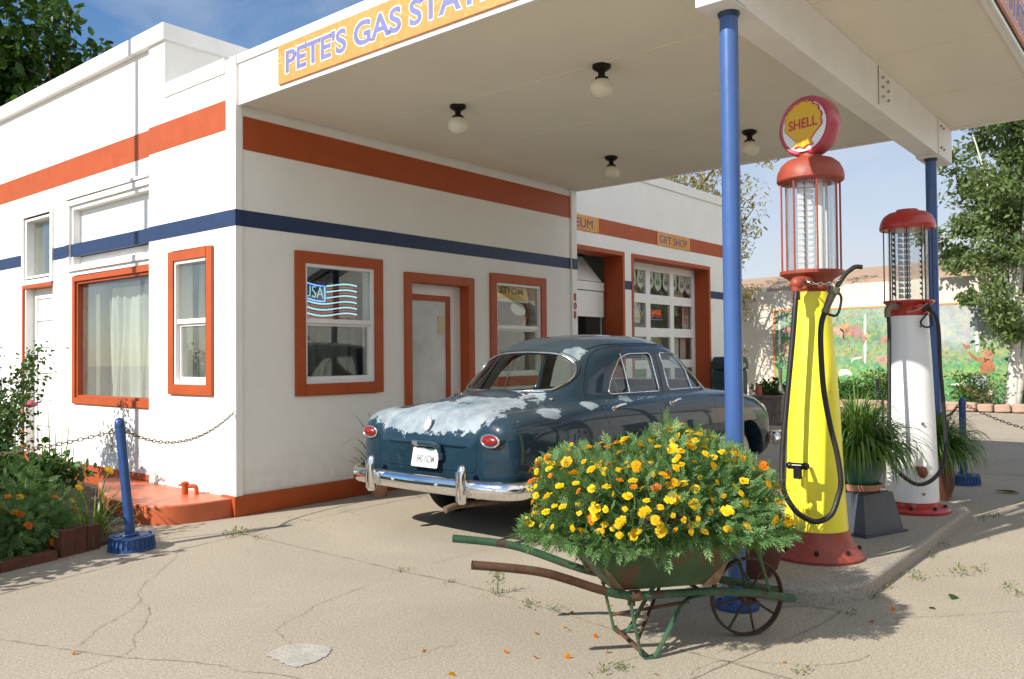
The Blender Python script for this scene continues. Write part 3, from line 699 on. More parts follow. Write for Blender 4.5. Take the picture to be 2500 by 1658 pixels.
# half raised sectional door
rd = MB().abox('y', GY, 5.66, 7.90, .36, .41, 2.12, 2.56).abox('y', GY, 5.66, 7.90, .35, .40, 2.575, 2.72)
rd.add([(5.68, GY+.37, 2.735), (7.86, GY+.37, 2.735), (7.70, GY+.66, 3.19), (5.68, GY+.66, 3.19), (5.68, GY+.41, 2.735), (7.86, GY+.41, 2.735), (7.70, GY+.70, 3.19), (5.68, GY+.70, 3.19)], [(0,1,2,3),(4,7,6,5),(0,4,5,1),(1,5,6,2),(2,6,7,3),(3,7,4,0)])
rd.abox('y', GY, 5.7, 7.86, .355, .36, 2.2, 2.5)
rdo = rd.build('raised_door', m_trim, gg, bevel=.004)
MB().tube([(7.86, GY+.40, 0.05), (7.86, GY+.40, 2.75), (7.84, GY+.7, 3.1)], .02, 8).build('door_track', m_steel, gg)
# glazed shop door
gd = MB(); X0, X1 = 8.312, 11.218
cols = [(8.42, 9.26), (9.42, 10.18), (10.33, 11.10)]; rows = [(2.60, 3.04), (1.97, 2.43), (1.36, 1.80), (.75, 1.20)]
gd.wall('y', GY+.31, .05, X0, X1, .02, 3.17, [(a, b, c, d) for a, b in cols for c, d in rows])
sd = gd.build('shop_door', m_trim, gg, smooth=0)
pn = MB()
for a, b in cols:
    for c, d in rows: pn.abox('y', GY, a-.005, b+.005, .335, .339, c-.005, d+.005)
pn.build('pane', m_glass, sd, smooth=0)

MSG = 'small name signs on the orange stripe of the garage'
s1 = sign('museum_sign', 'small orange MUSEUM sign on the garage stripe, mostly hidden by the corner board', (5.62, GY-.0045, 3.478), (1, 0, 0), 1.58, .254, m_smallsign, [('MUSEUM', .42, .05, .98, .145)], .012)
s2 = sign('gift_shop_sign', 'small orange GIFT SHOP sign on the garage stripe above the glazed door', (9.14, GY-.0045, 3.478), (1, 0, 0), 1.27, .254, m_smallsign, [('GIFT SHOP', .08, .05, 1.07, .14)], .012)

# row of highway shields hung behind the top panes
shield = [(-.5, .55), (-.42, .62), (-.2, .55), (0, .62), (.2, .55), (.42, .62), (.5, .55), (.42, .2), (.52, -.15), (.4, -.42), (.15, -.52), (0, -.62), (-.15, -.52), (-.4, -.42), (-.52, -.15), (-.42, .2)]
m_shield = M('shield_white', (.80,.80,.76), .5, var=.05); m_ink = M('black_ink', (.015,.015,.015), .5)
def shield_sign(x, z):
    t = thing('route_shield', 'white US 66 highway shield hanging in the top panes of the gift shop door', 'road sign', (x, GY+.36, z), 0, 'US 66 shields in the gift shop door')
    Ms = plane_matrix((0, 0, 0), (1, 0, 0), (0, 0, 1))
    MB().prism([(a*.27, b*.34) for a, b in shield], Ms, -.003, .003).build('plate', m_shield, t)
    text_mesh('number', '66', m_ink, Ms @ Matrix.Translation((-.075, -.09, .0035)), .15, .13, t, .01, .0008)
    text_mesh('number', 'US', m_ink, Ms @ Matrix.Translation((-.03, .065, .0035)), .06, .035, t, .0, .0008)
    MB().prism([(-.11, .125), (.11, .125), (.11, .130), (-.11, .130)], Ms, .0031, .004).build('rule', m_ink, t)
    return t
sh0 = shield_sign(8.86, 2.90)
for x, z in ((9.16, 2.895), (9.50, 2.90), (9.80, 2.89), (10.12, 2.90), (10.42, 2.90), (10.75, 2.89), (11.03, 2.88)): dup(sh0, (x, GY+.36, z))
os_ = thing('open_sign', 'red neon OPEN sign in the middle pane of the gift shop door', 'neon sign', (9.82, GY+.45, 2.24))
text_mesh('lettering', 'OPEN', emit_mat('neon_red', (1.0,.10,.04), .55), plane_matrix((-.22, -.02, -.06), (1, 0, 0), (0, 0, 1)), .42, .15, os_, -.03, .004)
MB().box(-.28, .28, 0, .03, -.14, .14).build('backing', m_black, os_)
MB().tube([(-.26+.0, -.02, -.10), (.26, -.02, -.10)], .008, 6).build('blue_tube', emit_mat('neon_dim_blue', (.12,.2,.6), .6), os_)
pk = thing('parking_sign', 'white no parking bike lane sign behind the right pane of the gift shop door', 'sign', (10.98, GY+.40, 2.2))
Mp = plane_matrix((0, 0, 0), (1, 0, 0), (0, 0, 1))
MB().prism([(-.14, -.3), (.14, -.3), (.14, .24), (-.14, .24)], Mp, -.003, .003).build('plate', M('pinkish_white_plate', (.62,.55,.52), .5), pk)
m_red = M('sign_red', (.45,.04,.03), .5)
MB().tube([(.085*math.cos(k*.3142), -.005, .13+.085*math.sin(k*.3142)) for k in range(20)], .010, 6, closed=True).tube([(-.06, -.005, .19), (.06, -.005, .07)], .008, 6).build('symbol', m_red, pk)
text_mesh('lettering', 'P', m_ink, Mp @ Matrix.Translation((-.03, .085, .0035)), .06, .09, pk, .02, .001)
text_mesh('lettering', 'BIKE', m_red, Mp @ Matrix.Translation((-.08, -.06, .0035)), .16, .06, pk, .01, .001)
text_mesh('lettering', 'LANE', m_red, Mp @ Matrix.Translation((-.08, -.14, .0035)), .16, .06, pk, .01, .001)
def flat(name, label, cat, x0, x1, z0, z1, y, col):
    return tag(MB().box(x0, x1, y-.004, y+.004, z0, z1).build(name, M(name+'_paint', col, .6, var=.15, vs=6)), label, cat)
flat('paper_sheet', 'pale blue grey paper in the left pane of the gift shop door', 'poster', 8.45, 8.82, 2.06, 2.44, GY+.40, (.42,.48,.50))
flat('paper_sheet', 'second pale paper, beside the first in the left pane of the gift shop door', 'poster', 8.835, 9.2, 2.06, 2.43, GY+.40, (.48,.53,.55))
flat('map_poster', 'cream and pink poster under the shields in the right top pane', 'poster', 10.4, 11.0, 2.5, 2.74, GY+.46, (.62,.52,.42))
flat('licence_plate', 'old white number plate in the right pane under the parking sign', 'plate', 10.82, 11.16, 1.95, 2.08, GY+.395, (.55,.55,.50))
flat('paper_flyer', 'white flyer low in the right pane of the gift shop door', 'poster', 10.42, 10.68, 1.3, 1.80, GY+.41, (.60,.60,.58))
flat('paper_flyer', 'pink and white flyer beside the white flyer, low in the right pane', 'poster', 10.75, 10.98, 1.35, 1.80, GY+.41, (.62,.48,.46))
flat('yellow_poster', 'yellow poster low in the middle pane of the gift shop door', 'poster', 9.85, 10.15, 1.3, 1.8, GY+.5, (.55,.42,.10))
flat('shelf_board', 'wooden shelf back seen through the gift shop door', 'shelf', 10.3, 10.9, .4, 2.3, GY+1.6, (.42,.34,.14))
cl = thing('neon_clock', 'round wall clock with a blue neon ring inside the dark garage opening', 'clock', (7.25, 2.2, 1.95))
MB().tube([(.26*math.cos(k*.2094), 0, .26*math.sin(k*.2094)) for k in range(30)], .012, 6, closed=True).build('ring_tube', emit_mat('clock_neon', (.15,.25,.9), 1.1), cl)
MB().cyl((0, .01, 0), (0, .06, 0), .25, n=28).build('dial', m_black, cl)
cl2 = thing('neon_clock', 'round wall clock behind the middle pane, below the OPEN sign', 'clock', (10.05, GY+1.2, 1.82))
MB().tube([(.30*math.cos(k*.2094), 0, .30*math.sin(k*.2094)) for k in range(30)], .012, 6, closed=True).build('ring_tube', M('clock_rim', (.40,.45,.48), .3, .6), cl2)
MB().cyl((0, .01, 0), (0, .06, 0), .29, n=28).build('dial', m_black, cl2)
# waste bin and little red bollard by the garage corner
bn = thing('waste_bin', 'dark green waste bin with a rounded lid, half hidden by the near blue column', 'bin', (11.30, .35, 0))
MB().box(-.27, .27, -.26, .26, 0, 1.15).build('body', M('bin_green', (.018,.04,.045), .4, var=.2), bn, bevel=.04, seg=4)
MB().prism([(-.28, 1.15), (.28, 1.15), (.27, 1.3), (.16, 1.41), (-.16, 1.41), (-.27, 1.3)], plane_matrix((0, 0, 0), (1, 0, 0), (0, 0, 1)), -.28, .28).build('lid', M('bin_lid', (.016,.036,.04), .35, var=.2), bn, bevel=.03, seg=3)
MB().box(-.12, .12, -.285, -.272, 1.2, 1.28).build('handle', m_steel, bn)
tag(MB().lathe([(.07, 0), (.07, .75), (.06, .79), (.0001, .80)], (12.35, .2), 18).build('bollard', M('red_post_paint', (.45,.09,.04), .5)), 'short red post at the foot of the garage corner', 'bollard')

# ================================================================== MURAL BUILDING
mb_ = thing('mural_building', 'long cream walled building with a tan roof behind the pumps, painted with a mural', 'building')
m_cream_wall = M('cream_rendered_wall', (.68,.61,.50), .85, var=.06, vs=1, bs=.2, bscale=25)
NX = 20.5
cw_ = MB(); top = 3.12
prof = [(16, 3.5), (3.5, 3.5), (3.5, 3.38), (2.42, 3.38), (2.42, 3.46), (2.08, 3.46), (2.08, 3.28), (1.77, 3.28), (1.77, 3.46), (-9, 3.56), (-30, 3.6)]
cw_.prism([(16, -.2)]+prof+[(-30, -.2)], plane_matrix((NX, 0, 0), (0, 1, 0), (0, 0, 1)), 0, .35)
cw_.build('wall', m_cream_wall, mb_, smooth=0)
rf = MB(); rf.add([(NX+.36, 16, 3.0), (NX+.36, -30, 3.2), (NX+3.4, -30, 5.1), (NX+3.4, 16, 3.85), (NX+9, -30, 3.0), (NX+9, 16, 2.6)], [(0, 1, 2, 3), (3, 2, 4, 5), (0, 3, 5), (1, 4, 2)])
rf.build('roof', M('tan_roof', (.36,.25,.17), .9, var=.12, vs=6, bs=.3, bscale=20), mb_, smooth=0)
# the mural: painted board fixed to the wall
mm, nt_, out_ = new_mat('meadow_painting')
p_ = node(nt_, 'ShaderNodeBsdfPrincipled', Roughness=.7)
t_ = nt_.nodes.new('ShaderNodeTexCoord'); sx_ = nt_.nodes.new('ShaderNodeSeparateXYZ'); nt_.links.new(t_.outputs['Object'], sx_.inputs[0])
nz_ = noise(nt_, 1.1, 6, .65, .8)
ad_ = node(nt_, 'ShaderNodeMath', operation='MULTIPLY_ADD'); nt_.links.new(nz_, ad_.inputs[0]); ad_.inputs[1].default_value = .9; nt_.links.new(sx_.outputs['Z'], ad_.inputs[2])
mr_ = node(nt_, 'ShaderNodeMapRange'); nt_.links.new(ad_.outputs[0], mr_.inputs[0]); mr_.inputs[1].default_value = .4; mr_.inputs[2].default_value = 3.2
rr_ = nt_.nodes.new('ShaderNodeValToRGB'); e_ = rr_.color_ramp.elements
e_[0].position = 0; e_[0].color = (.05,.42,.17,1); e_[1].position = 1; e_[1].color = (.45,.60,.62,1)
for p, c in ((.22, (.08,.46,.18)), (.34, (.30,.58,.20)), (.42, (.12,.48,.30)), (.52, (.46,.52,.30)), (.60, (.30,.50,.36)), (.70, (.16,.34,.22)), (.80, (.30,.46,.36)), (.9, (.40,.55,.50))):
    x = e_.new(p); x.color = (*c, 1)
nt_.links.new(mr_.outputs[0], rr_.inputs[0])
c_ = mixc(nt_, ramp(nt_, noise(nt_, 7, 6, .7), .42, .62, (0,0,0), (.55,)*3), rr_.outputs[0], (.62,.66,.42))
c_ = mixc(nt_, ramp(nt_, noise(nt_, 13, 5, .7), .52, .66, (0,0,0), (.8,)*3), c_, (.06,.30,.24))
c_ = mixc(nt_, ramp(nt_, noise(nt_, 2.2, 7, .72, 1.2), .56, .64, (0,0,0), (.75,)*3), c_, (.05,.22,.07))
c_ = mixc(nt_, ramp(nt_, noise(nt_, 4.1, 7, .7, .9), .62, .70, (0,0,0), (.7,)*3), c_, (.66,.58,.20))
yr_ = node(nt_, 'ShaderNodeMapRange'); nt_.links.new(sx_.outputs['Y'], yr_.inputs[0]); yr_.inputs[1].default_value = .2; yr_.inputs[2].default_value = -1.2
zr_ = node(nt_, 'ShaderNodeMapRange'); nt_.links.new(ad_.outputs[0], zr_.inputs[0]); zr_.inputs[1].default_value = 1.95; zr_.inputs[2].default_value = 2.3
mu_ = node(nt_, 'ShaderNodeMath', operation='MULTIPLY'); nt_.links.new(yr_.outputs[0], mu_.inputs[0]); nt_.links.new(zr_.outputs[0], mu_.inputs[1])
skyc = mixc(nt_, ramp(nt_, noise(nt_, 3, 5), .35, .65), (.50,.58,.78), (.72,.74,.82))
c_ = mixc(nt_, mu_.outputs[0], c_, skyc)
vo_ = node(nt_, 'ShaderNodeTexVoronoi', Scale=9.0); nt_.links.new(t_.outputs['Object'], vo_.inputs['Vector'])
c_ = mixc(nt_, .30, c_, vo_.outputs['Color'], 'SOFT_LIGHT')
vo2_ = node(nt_, 'ShaderNodeTexVoronoi', Scale=26.0); nt_.links.new(t_.outputs['Object'], vo2_.inputs['Vector'])
c_ = mixc(nt_, .35, c_, vo2_.outputs['Color'], 'SOFT_LIGHT')            # brush dabs
c_ = mixc(nt_, 1.0, c_, (.60,.60,.46), 'MULTIPLY')      # deep outdoor paint
nt_.links.new(c_, p_.inputs['Base Color']); nt_.links.new(p_.outputs[0], out_.inputs[0])
mu = thing('mural', 'bright green meadow mural of elk and a kneeling archer behind the pumps', 'mural', (0, 0, 0))
MB().box(NX-.03, NX-.001, -9.5, 3.1, .12, 2.74).build('painted_panel', mm, mu, smooth=0)
MB().box(NX-.04, NX-.0005, 3.1, 3.16, .05, 2.80).box(NX-.04, NX-.0005, -9.5, 3.1, 2.74, 2.79).build('border', M('orange_border', (.60,.24,.08), .6), mu, smooth=0)
Mm = plane_matrix((NX-.03, 0, 0), (0, -1, 0), (0, 0, 1))
m_elk = M('painted_elk', (.36,.18,.105), .7, var=.45, vs=7, wear=(.36,.20,.20), wear_amt=.5, wear_scale=4)
m_elk2 = M('painted_pale_fur', (.40,.27,.19), .7, var=.3, vs=6)
def figure(name, polys, m, d=.004):
    o = MB()
    for q in polys:
        s_ = spline([(-a, b, 0) for a, b in q]+[(-q[0][0], q[0][1], 0)], 4)[:-1]
        o.prism([(p.x, p.y) for p in s_], Mm, .0003, d)
    return o.build(name, m, mu, smooth=0)
figure('painted_elk', [[(.97,2.16),(.88,2.24),(.72,2.25),(.58,2.18),(.52,2.06),(.45,1.96),(.39,1.94),(.47,1.73),(.52,1.74),(.55,1.92),(.63,1.97),(.66,1.83),(.72,1.82),(.72,1.92),(.86,1.98),(.99,1.98),(1.04,1.88),(1.08,1.91),(1.06,2.05),(1.15,2.17),(1.12,2.28),(1.04,2.24)]], m_elk)
figure('painted_antlers', [[(1.22,2.38),(1.16,2.29),(1.09,2.26),(1.06,2.35),(.99,2.28),(.91,2.38),(.9,2.25),(.99,2.16),(1.12,2.17)], [(.5,1.96),(.38,2.04),(.36,1.98),(.28,1.97),(.36,1.90)]], M('painted_antler', (.52,.30,.14), .7, var=.2), .006)
figure('painted_elk', [[(1.38,2.22),(1.2,2.22),(1.06,2.12),(1.04,1.91),(1.11,1.88),(1.15,1.98),(1.25,2.0),(1.36,1.98)]], m_elk2)
figure('painted_elk', [[(2.82,2.16),(2.71,2.26),(2.54,2.28),(2.44,2.2),(2.44,2.06),(2.64,2.04),(2.77,2.09)]], m_elk)
figure('painted_elk', [[(.06,1.82),(-.05,1.92),(-.18,1.93),(-.2,1.77),(-.03,1.75)]], m_elk)
figure('painted_ram', [[(2.98,1.62),(2.92,1.82),(2.8,1.79),(2.6,1.84),(2.52,1.69),(2.55,1.47),(2.68,1.23),(2.78,1.42),(2.88,1.55)]], m_elk2)
figure('painted_elk', [[(.2,1.2),(.15,1.33),(.02,1.39),(-.17,1.38),(-.26,1.26),(-.21,1.13),(0,1.11),(.09,1.17)]], m_elk2)
m_pwhite = M('painted_white', (.72,.70,.60), .7, var=.2, vs=9)
for nm_, q in (('painted_turkey', [(1.22,.89),(1.13,.99),(.96,.99),(.84,.89),(.85,.81),(.99,.85),(1.17,.8)]), ('painted_bird', [(.85,1.2),(.82,1.29),(.66,1.34),(.53,1.35),(.62,1.29),(.76,1.27)]), ('painted_shoe', [(-2.52,.19),(-2.65,.44),(-2.73,.42),(-2.67,.24)]), ('painted_quiver', [(-1.75,.60),(-2.09,.66),(-2.09,.60),(-1.8,.56)])):
    figure(nm_, [q], m_pwhite)
figure('painted_trunks', [[(.47,2.5),(.42,2.5),(.43,1.3),(.49,1.3)], [(-1.20,1.7),(-1.30,1.7),(-1.28,.12),(-1.18,.12)], [(-2.35,2.3),(-2.40,2.3),(-2.42,1.55),(-2.36,1.55)], [(2.98,2.5),(2.93,2.5),(2.93,1.6),(2.99,1.6)]], M('painted_birch', (.68,.68,.64), .7, var=.2, vs=8), .003)
figure('painted_archer', [[(-2.55,1.2),(-2.63,1.27),(-2.75,1.2),(-2.8,1.05),(-2.72,.94),(-2.59,.86),(-2.47,.92),(-2.45,1.09)], [(-2.16,1.47),(-2.24,1.45),(-2.38,1.31),(-2.55,1.31),(-2.59,1.2),(-2.4,1.2),(-2.24,1.34)], [(-2.01,.42),(-2.09,.56),(-2.27,.52),(-2.46,.48),(-2.65,.44),(-2.46,.37),(-2.22,.34)], [(-2.03,1.7),(-2.13,1.65),(-2.21,1.65),(-2.22,1.56),(-2.11,1.56)]], M('painted_red_skin', (.33,.13,.055), .7, var=.25, vs=7))
figure('painted_archer_head', [[(-2.48,1.47),(-2.64,1.54),(-2.77,1.42),(-2.75,1.27),(-2.57,1.25),(-2.54,1.38)]], M('painted_brown', (.34,.17,.10), .7, var=.5, vs=12))
figure('painted_archer_cloth', [[(-2.09,.62),(-2.17,.76),(-2.35,.83),(-2.58,.81),(-2.62,.65),(-2.54,.52),(-2.27,.49)]], M('painted_blue_cloth', (.34,.42,.52), .7, var=.4, vs=9))

# planting bed in front of the mural with a row of edging stones
structure(MB().box(18.75, NX, -14, 3.2, -.1, .10).build('flower_bed_soil', M('bed_soil', (.16,.12,.08), 1.0, var=.3, vs=6, bs=.5, bscale=30)))
m_stone = M('edging_stone', (.40,.27,.20), .9, var=.25, vs=3, bs=.4, bscale=18)
rs2 = random.Random(12)
def stone_mesh():
    b = MB(); x = rounded(-.17, .17, -.14, .14, .06, 4)
    b.prism(x, I4, 0, .22); return b.build('edging_stone', m_stone, bevel=.05, seg=3)
st0 = stone_mesh(); y = 2.6; first = True
while y > -11:
    o = st0 if first else st0.copy()
    if not first: COL.objects.link(o)
    first = False
    t = (2.6-y)
    o.location = (18.62+.012*t+rs2.uniform(-.02, .02), y, .0); o.rotation_euler = (rs2.uniform(-.05, .05), rs2.uniform(-.05, .05), 1.57+rs2.uniform(-.08, .08))
    o.scale = (rs2.uniform(.98, 1.08), 1, rs2.uniform(.88, 1.05))
    tag(o, 'tan block of the stone row edging the bed below the mural', 'stone', 'edging stones of the mural bed'); y -= .365
# small brick planter by the garage corner
bp_ = MB(); bp_.ring('x', 12.3, -.15, .73, 0, .62, .1, 0, .3)
pl_ = tag(MB().wall('x', 12.15, .12, -.35, .74, 0, .55).wall('y', -.35, .12, 12.27, 13.6, 0, .55).box(12.27, 13.6, -.23, .74, 0, .42).box(12.12, 13.62, -.38, -.2, .55, .60).box(12.12, 12.3, -.2, .74, .55, .60).build('brick_planter', M('grey_brown_brick', (.20,.16,.13), .95, var=.3, vs=9, bs=.5, bscale=12)), 'low brick planter with dark shrubs at the garage corner', 'planter')

# ================================================================== GAS PUMPS
m_yellow = M('yellow_enamel', (.84,.75,.04), .45, var=.07, vs=3, bs=.08, bscale=40, coat=.15, wear=(.66,.56,.06), wear_amt=.66, wear_scale=9)
m_whitepaint = M('white_enamel', (.78,.78,.78), .4, var=.04, vs=3, coat=.2)
m_oldred = M('faded_red_enamel', (.30,.052,.028), .5, var=.12, vs=8, bs=.1, bscale=40, wear=(.24,.05,.03), wear_amt=.58, wear_scale=14)
m_red = M('red_enamel', (.42,.022,.018), .33, var=.1, vs=6, coat=.3)
m_globe_red = M('pink_red_globe', (.42,.05,.08), .4, var=.08, coat=.3)
m_cyl = glass_mat('cylinder_glass', (.95,.96,.96), .8, .02, film=.03)
m_scale = M('white_gauge', (.80,.80,.78), .6, var=.08, vs=10)
m_nozzle = M('worn_nozzle', (.20,.17,.11), .5, .7, var=.3, vs=25)
PZ = .168
def chain(mb, pts, link=.046, r=.0042, w=.013):
    """links of a chain along a path"""
    P = [Vector(p) for p in pts]; d = 0; acc = 0; seg = []
    tot = sum((P[i+1]-P[i]).length for i in range(len(P)-1)); n = max(2, int(tot/(link*.78)))
    for k in range(n):
        s = (k+.5)/n*tot; i = 0
        while i < len(P)-2 and s > (P[i+1]-P[i]).length: s -= (P[i+1]-P[i]).length; i += 1
        L = (P[i+1]-P[i]).length; c = P[i].lerp(P[i+1], min(1, s/max(L, 1e-6))); t = (P[i+1]-P[i]).normalized()
        sd = t.cross(Vector((0, 0, 1))).normalized(); up = sd.cross(t)
        b = sd if k % 2 else (up*.9+sd*.4).normalized()
        pts2 = []
        for q in range(10):
            a = 2*math.pi*q/10
            pts2.append(c+t*(link*.5*math.cos(a))+b*(w*math.sin(a)))
        mb.tube(pts2, r, 5, closed=True)
    return mb

def rel(pts, o): return [(p[0]-o[0], p[1]-o[1], p[2]-o[2]) for p in pts]

# ---- yellow pump with the shell globe
O1 = (1.05, -4.96, PZ)
p1 = thing('gas_pump', 'tall yellow visible gas pump with a red base and a round SHELL globe on top', 'gas pump', O1, 0, 'old visible gas pumps on the island')
bs = MB().lathe([(.285, 0), (.288, .018), (.276, .034), (.252, .062), (.228, .10), (.210, .14), (.200, .178)], (0, 0), 40)
base1 = bs.build('base', m_oldred, p1)
for k in range(8):
    a = k*math.pi/4+.35; MB().cyl((.248*math.cos(a), .248*math.sin(a), .045), (.26*math.cos(a), .26*math.sin(a), .076), .013, n=6).build('bolt', m_blackmetal, base1)
MB().lathe([(.196, .179), (.194, .20), (.183, .36), (.173, .54), (.158, .93), (.136, 1.25), (.114, 1.56), (.106, 1.68)], (0, 0), 44).build('body', m_yellow, p1)
MB().lathe([(.095, 1.60), (.10, 1.69), (.115, 1.70), (.118, 1.73), (.135, 1.76), (.175, 1.785), (.195, 1.795), (.197, 1.815), (.16, 1.818)], (0, 0), 40).build('bowl_ring', m_oldred, p1)
def cage(parent, z0, z1, r, n, mat, rr=.0065, off=.0):
    c = MB()
    for k in range(n):
        a = 2*math.pi*k/n+off; c.cyl((r*math.cos(a), r*math.sin(a), z0), (r*math.cos(a), r*math.sin(a), z1), rr, n=8)
    return c.build('cage_rod', mat, parent)
cage(p1, 1.81, 2.42, .182, 8, m_oldred, .0065, .55)
MB().lathe([(.152, 1.816), (.152, 2.40)], (0, 0), 40).lathe([(.147, 2.40), (.147, 1.816)], (0, 0), 40).build('glass_cylinder', m_cyl, p1)
def gauge(parent, z0, z1, n, mat, cx=0, cy=0):
    g = MB(); ux, uy = -.64, .77    # across the line of sight of the street side
    for k in range(n):
        z = z0+(z1-z0)*k/n; h = (z1-z0)/n
        for s, a in ((1, -.035), (1, -.085)):
            x, y = cx+ux*-a*1.0, cy+uy*-a
            g.prism([(0, 0), (.045, h*.15), (.032, h*.8), (-.0, h*.9)], plane_matrix((x-.03, y-.012, z), (-ux, -uy, 0), (0, 0, 1)), -.004, .004)
        g.box(cx-.02, cx+.0, cy-.02, cy+.015, z+h*.2, z+h*.75)
    return g.build('gauge', mat, parent, smooth=0)
gauge(p1, 1.83, 2.39, 15, m_scale)
MB().cyl((.03, -.045, 1.82), (.03, -.045, 2.40), .026, n=18).cyl((.055, -.08, 1.82), (.055, -.08, 2.40), .007, n=8).build('inner_pipe', m_scale, p1)
MB().lathe([(.15, 2.385), (.200, 2.392), (.207, 2.40), (.207, 2.425), (.20, 2.46), (.18, 2.50), (.145, 2.53), (.10, 2.545), (.068, 2.552), (.066, 2.575), (.078, 2.58)], (0, 0), 44).build('cap', m_oldred, p1)
gz = 2.748; gn = Vector((-.965, .262, 0)).normalized()
gx = Vector((0, 0, 1)).cross(gn).normalized()      # reading direction seen from outside
Mg = plane_matrix((0, 0, gz), gx, (0, 0, 1))
gl = MB().lathe([(.165, -.058), (.178, -.064), (.190, -.056), (.197, -.032), (.198, 0), (.197, .032), (.190, .056), (.178, .064), (.165, .058)], (0, 0), 56, M=Mg).build('globe', m_globe_red, p1, smooth=50)
MB().lathe([(.0001, -.068), (.06, -.067), (.12, -.063), (.169, -.057), (.169, .057), (.12, .063), (.06, .067), (.0001, .068)], (0, 0), 48, M=Mg).build('lens', M('milky_lens', (.78,.78,.76), .25, var=.05, coat=.4), gl, smooth=60)
sh = []
for k in range(9):                                   # scalloped fan
    a0 = R(205-25.55*k); a1 = R(205-25.55*(k+1))
    for q in range(6):
        t = q/6; a = a0+(a1-a0)*t; rr = .124+.011*math.sin(math.pi*t)
        sh.append((rr*math.cos(a), .022+rr*math.sin(a)*1.0))
sh += [(.052, -.092), (.068, -.128), (.030, -.124), (0, -.140), (-.030, -.124), (-.068, -.128), (-.052, -.092)]
m_shellred = M('shell_red', (.50,.03,.04), .45); m_shellyel = M('shell_yellow', (.70,.42,.01), .4, var=.05)
for sgn in (1, -1):
    Ms_ = Mg if sgn > 0 else plane_matrix((0, 0, gz), -gx, (0, 0, 1))
    MB().prism([(x*1.045, y*1.045) for x, y in sh], Ms_, .050, .0695).build('emblem_outline', m_shellred, gl, smooth=0)
    MB().prism(sh, Ms_, .0500, .0702).build('emblem', m_shellyel, gl, smooth=0)
    text_mesh('lettering', 'SHELL', m_shellred, Ms_ @ Matrix.Translation((-.106, -.016, .0705)), .212, .064, gl, .02, .0008)
    rl = MB()
    for a in (-30, -16, 16, 30): rl.prism([(.04*math.sin(R(a))-.0015, -.085), (.04*math.sin(R(a))+.0015, -.085), (.085*math.sin(R(a))*.9+.0012, -.122), (.085*math.sin(R(a))*.9-.0012, -.122)], Ms_, .07, .0708)
    rl.build('emblem_rib', m_shellred, gl, smooth=0)
hz = [(.804,-4.951,1.865),(.772,-4.956,1.772),(.742,-4.943,1.519),(.694,-4.92,1.145),(.652,-4.906,.839),(.617,-4.921,.651),(.633,-4.969,.538),(.663,-5.019,.481),(.718,-5.084,.448),(.783,-5.148,.489),(.829,-5.176,.594),(.840,-5.190,.68),(.846,-5.170,.838),(.836,-5.133,1.021),(.827,-5.10,1.244),(.833,-5.085,1.517),(.855,-5.085,1.643),(.868,-5.102,1.711)]
MB().tube(spline(rel(hz, O1), 7), .0165, 12).build('hose', m_black, p1, smooth=80)
nz1 = MB().tube(rel([(.868,-5.102,1.705), (.872,-5.107,1.725)], O1), .024, 12).tube(rel([(.87,-5.105,1.72), (.888,-5.128,1.79), (.899,-5.143,1.829)], O1), [.02, .023, .026], 12)
nz1.tube(rel([(.899,-5.143,1.825), (.905,-5.152,1.862)], O1), .036, 10)
nzo = nz1.build('nozzle', m_nozzle, p1)
MB().tube(spline(rel([(.905,-5.155,1.85),(.943,-5.2,1.937),(.965,-5.228,1.968),(.985,-5.252,1.987),(1.01,-5.283,1.985)], O1), 5), .0145, 10).build('spout', m_black, nzo)
MB().tube(spline(rel([(.915,-5.160,1.84),(.934,-5.180,1.80),(.925,-5.170,1.72),(.908,-5.150,1.687),(.878,-5.112,1.70)], O1), 5), .008, 8).build('trigger_guard', m_black, nzo)
eb = MB().tube(spline(rel([(.804,-4.951,1.845),(.804,-4.950,1.885),(.83,-4.963,1.908),(.90,-4.99,1.908),(.98,-4.99,1.90)], O1), 6), [.030]*25, 14)
eb.ell(rel([(.808,-4.953,1.892)], O1)[0], (.042, .042, .042)); eb.tube(rel([(.804,-4.951,1.79), (.804,-4.951,1.84)], O1), .024, 12)
eb.build('hose_elbow', m_oldred, p1)
chain(MB(), spline(rel([(.83,-4.99,1.918),(.81,-5.05,1.888),(.84,-5.11,1.880),(.88,-5.155,1.89),(.924,-5.178,1.912)], O1), 4), .030, .0032, .009).build('lock_chain', M('bright_chain', (.62,.62,.60), .3, 1.0), p1)
pdl = MB().box(-.02, .02, -.012, .012, -.02, .03)
MB().tube(spline(rel([(1.041,-4.75,1.365),(1.042,-4.747,1.25),(1.035,-4.757,1.21),(1.005,-4.80,1.19),(.98,-4.88,1.165)], O1), 5), [.011]*6+[.017]*5+[.010]*10, 10).build('pump_lever', M('grey_lever', (.10,.10,.10), .5, .5), p1)
tp = MB().tube(rel([(.835,-4.985,.774),(.70,-4.985,.774)], O1), .013, 10).tube(rel([(.690,-4.945,.776),(.700,-5.02,.776)], O1), .020, 12).ell(rel([(.686,-4.938,.777)], O1)[0], (.022,.022,.022)).ell(rel([(.702,-5.028,.777)], O1)[0], (.024,.024,.024)).cyl(rel([(.70,-4.98,.775)], O1)[0], rel([(.70,-4.98,.70)], O1)[0], .026, n=14)
tp.build('tap', M('black_tap', (.012,.012,.012), .25, var=.1), p1)
MB().tube(spline(rel([(.795,-4.97,.70),(.785,-4.985,.60),(.775,-4.99,.54),(.780,-5.01,.51),(.80,-5.03,.53)], O1), 6), .020, 12).build('drain_pipe', m_yellow, p1)

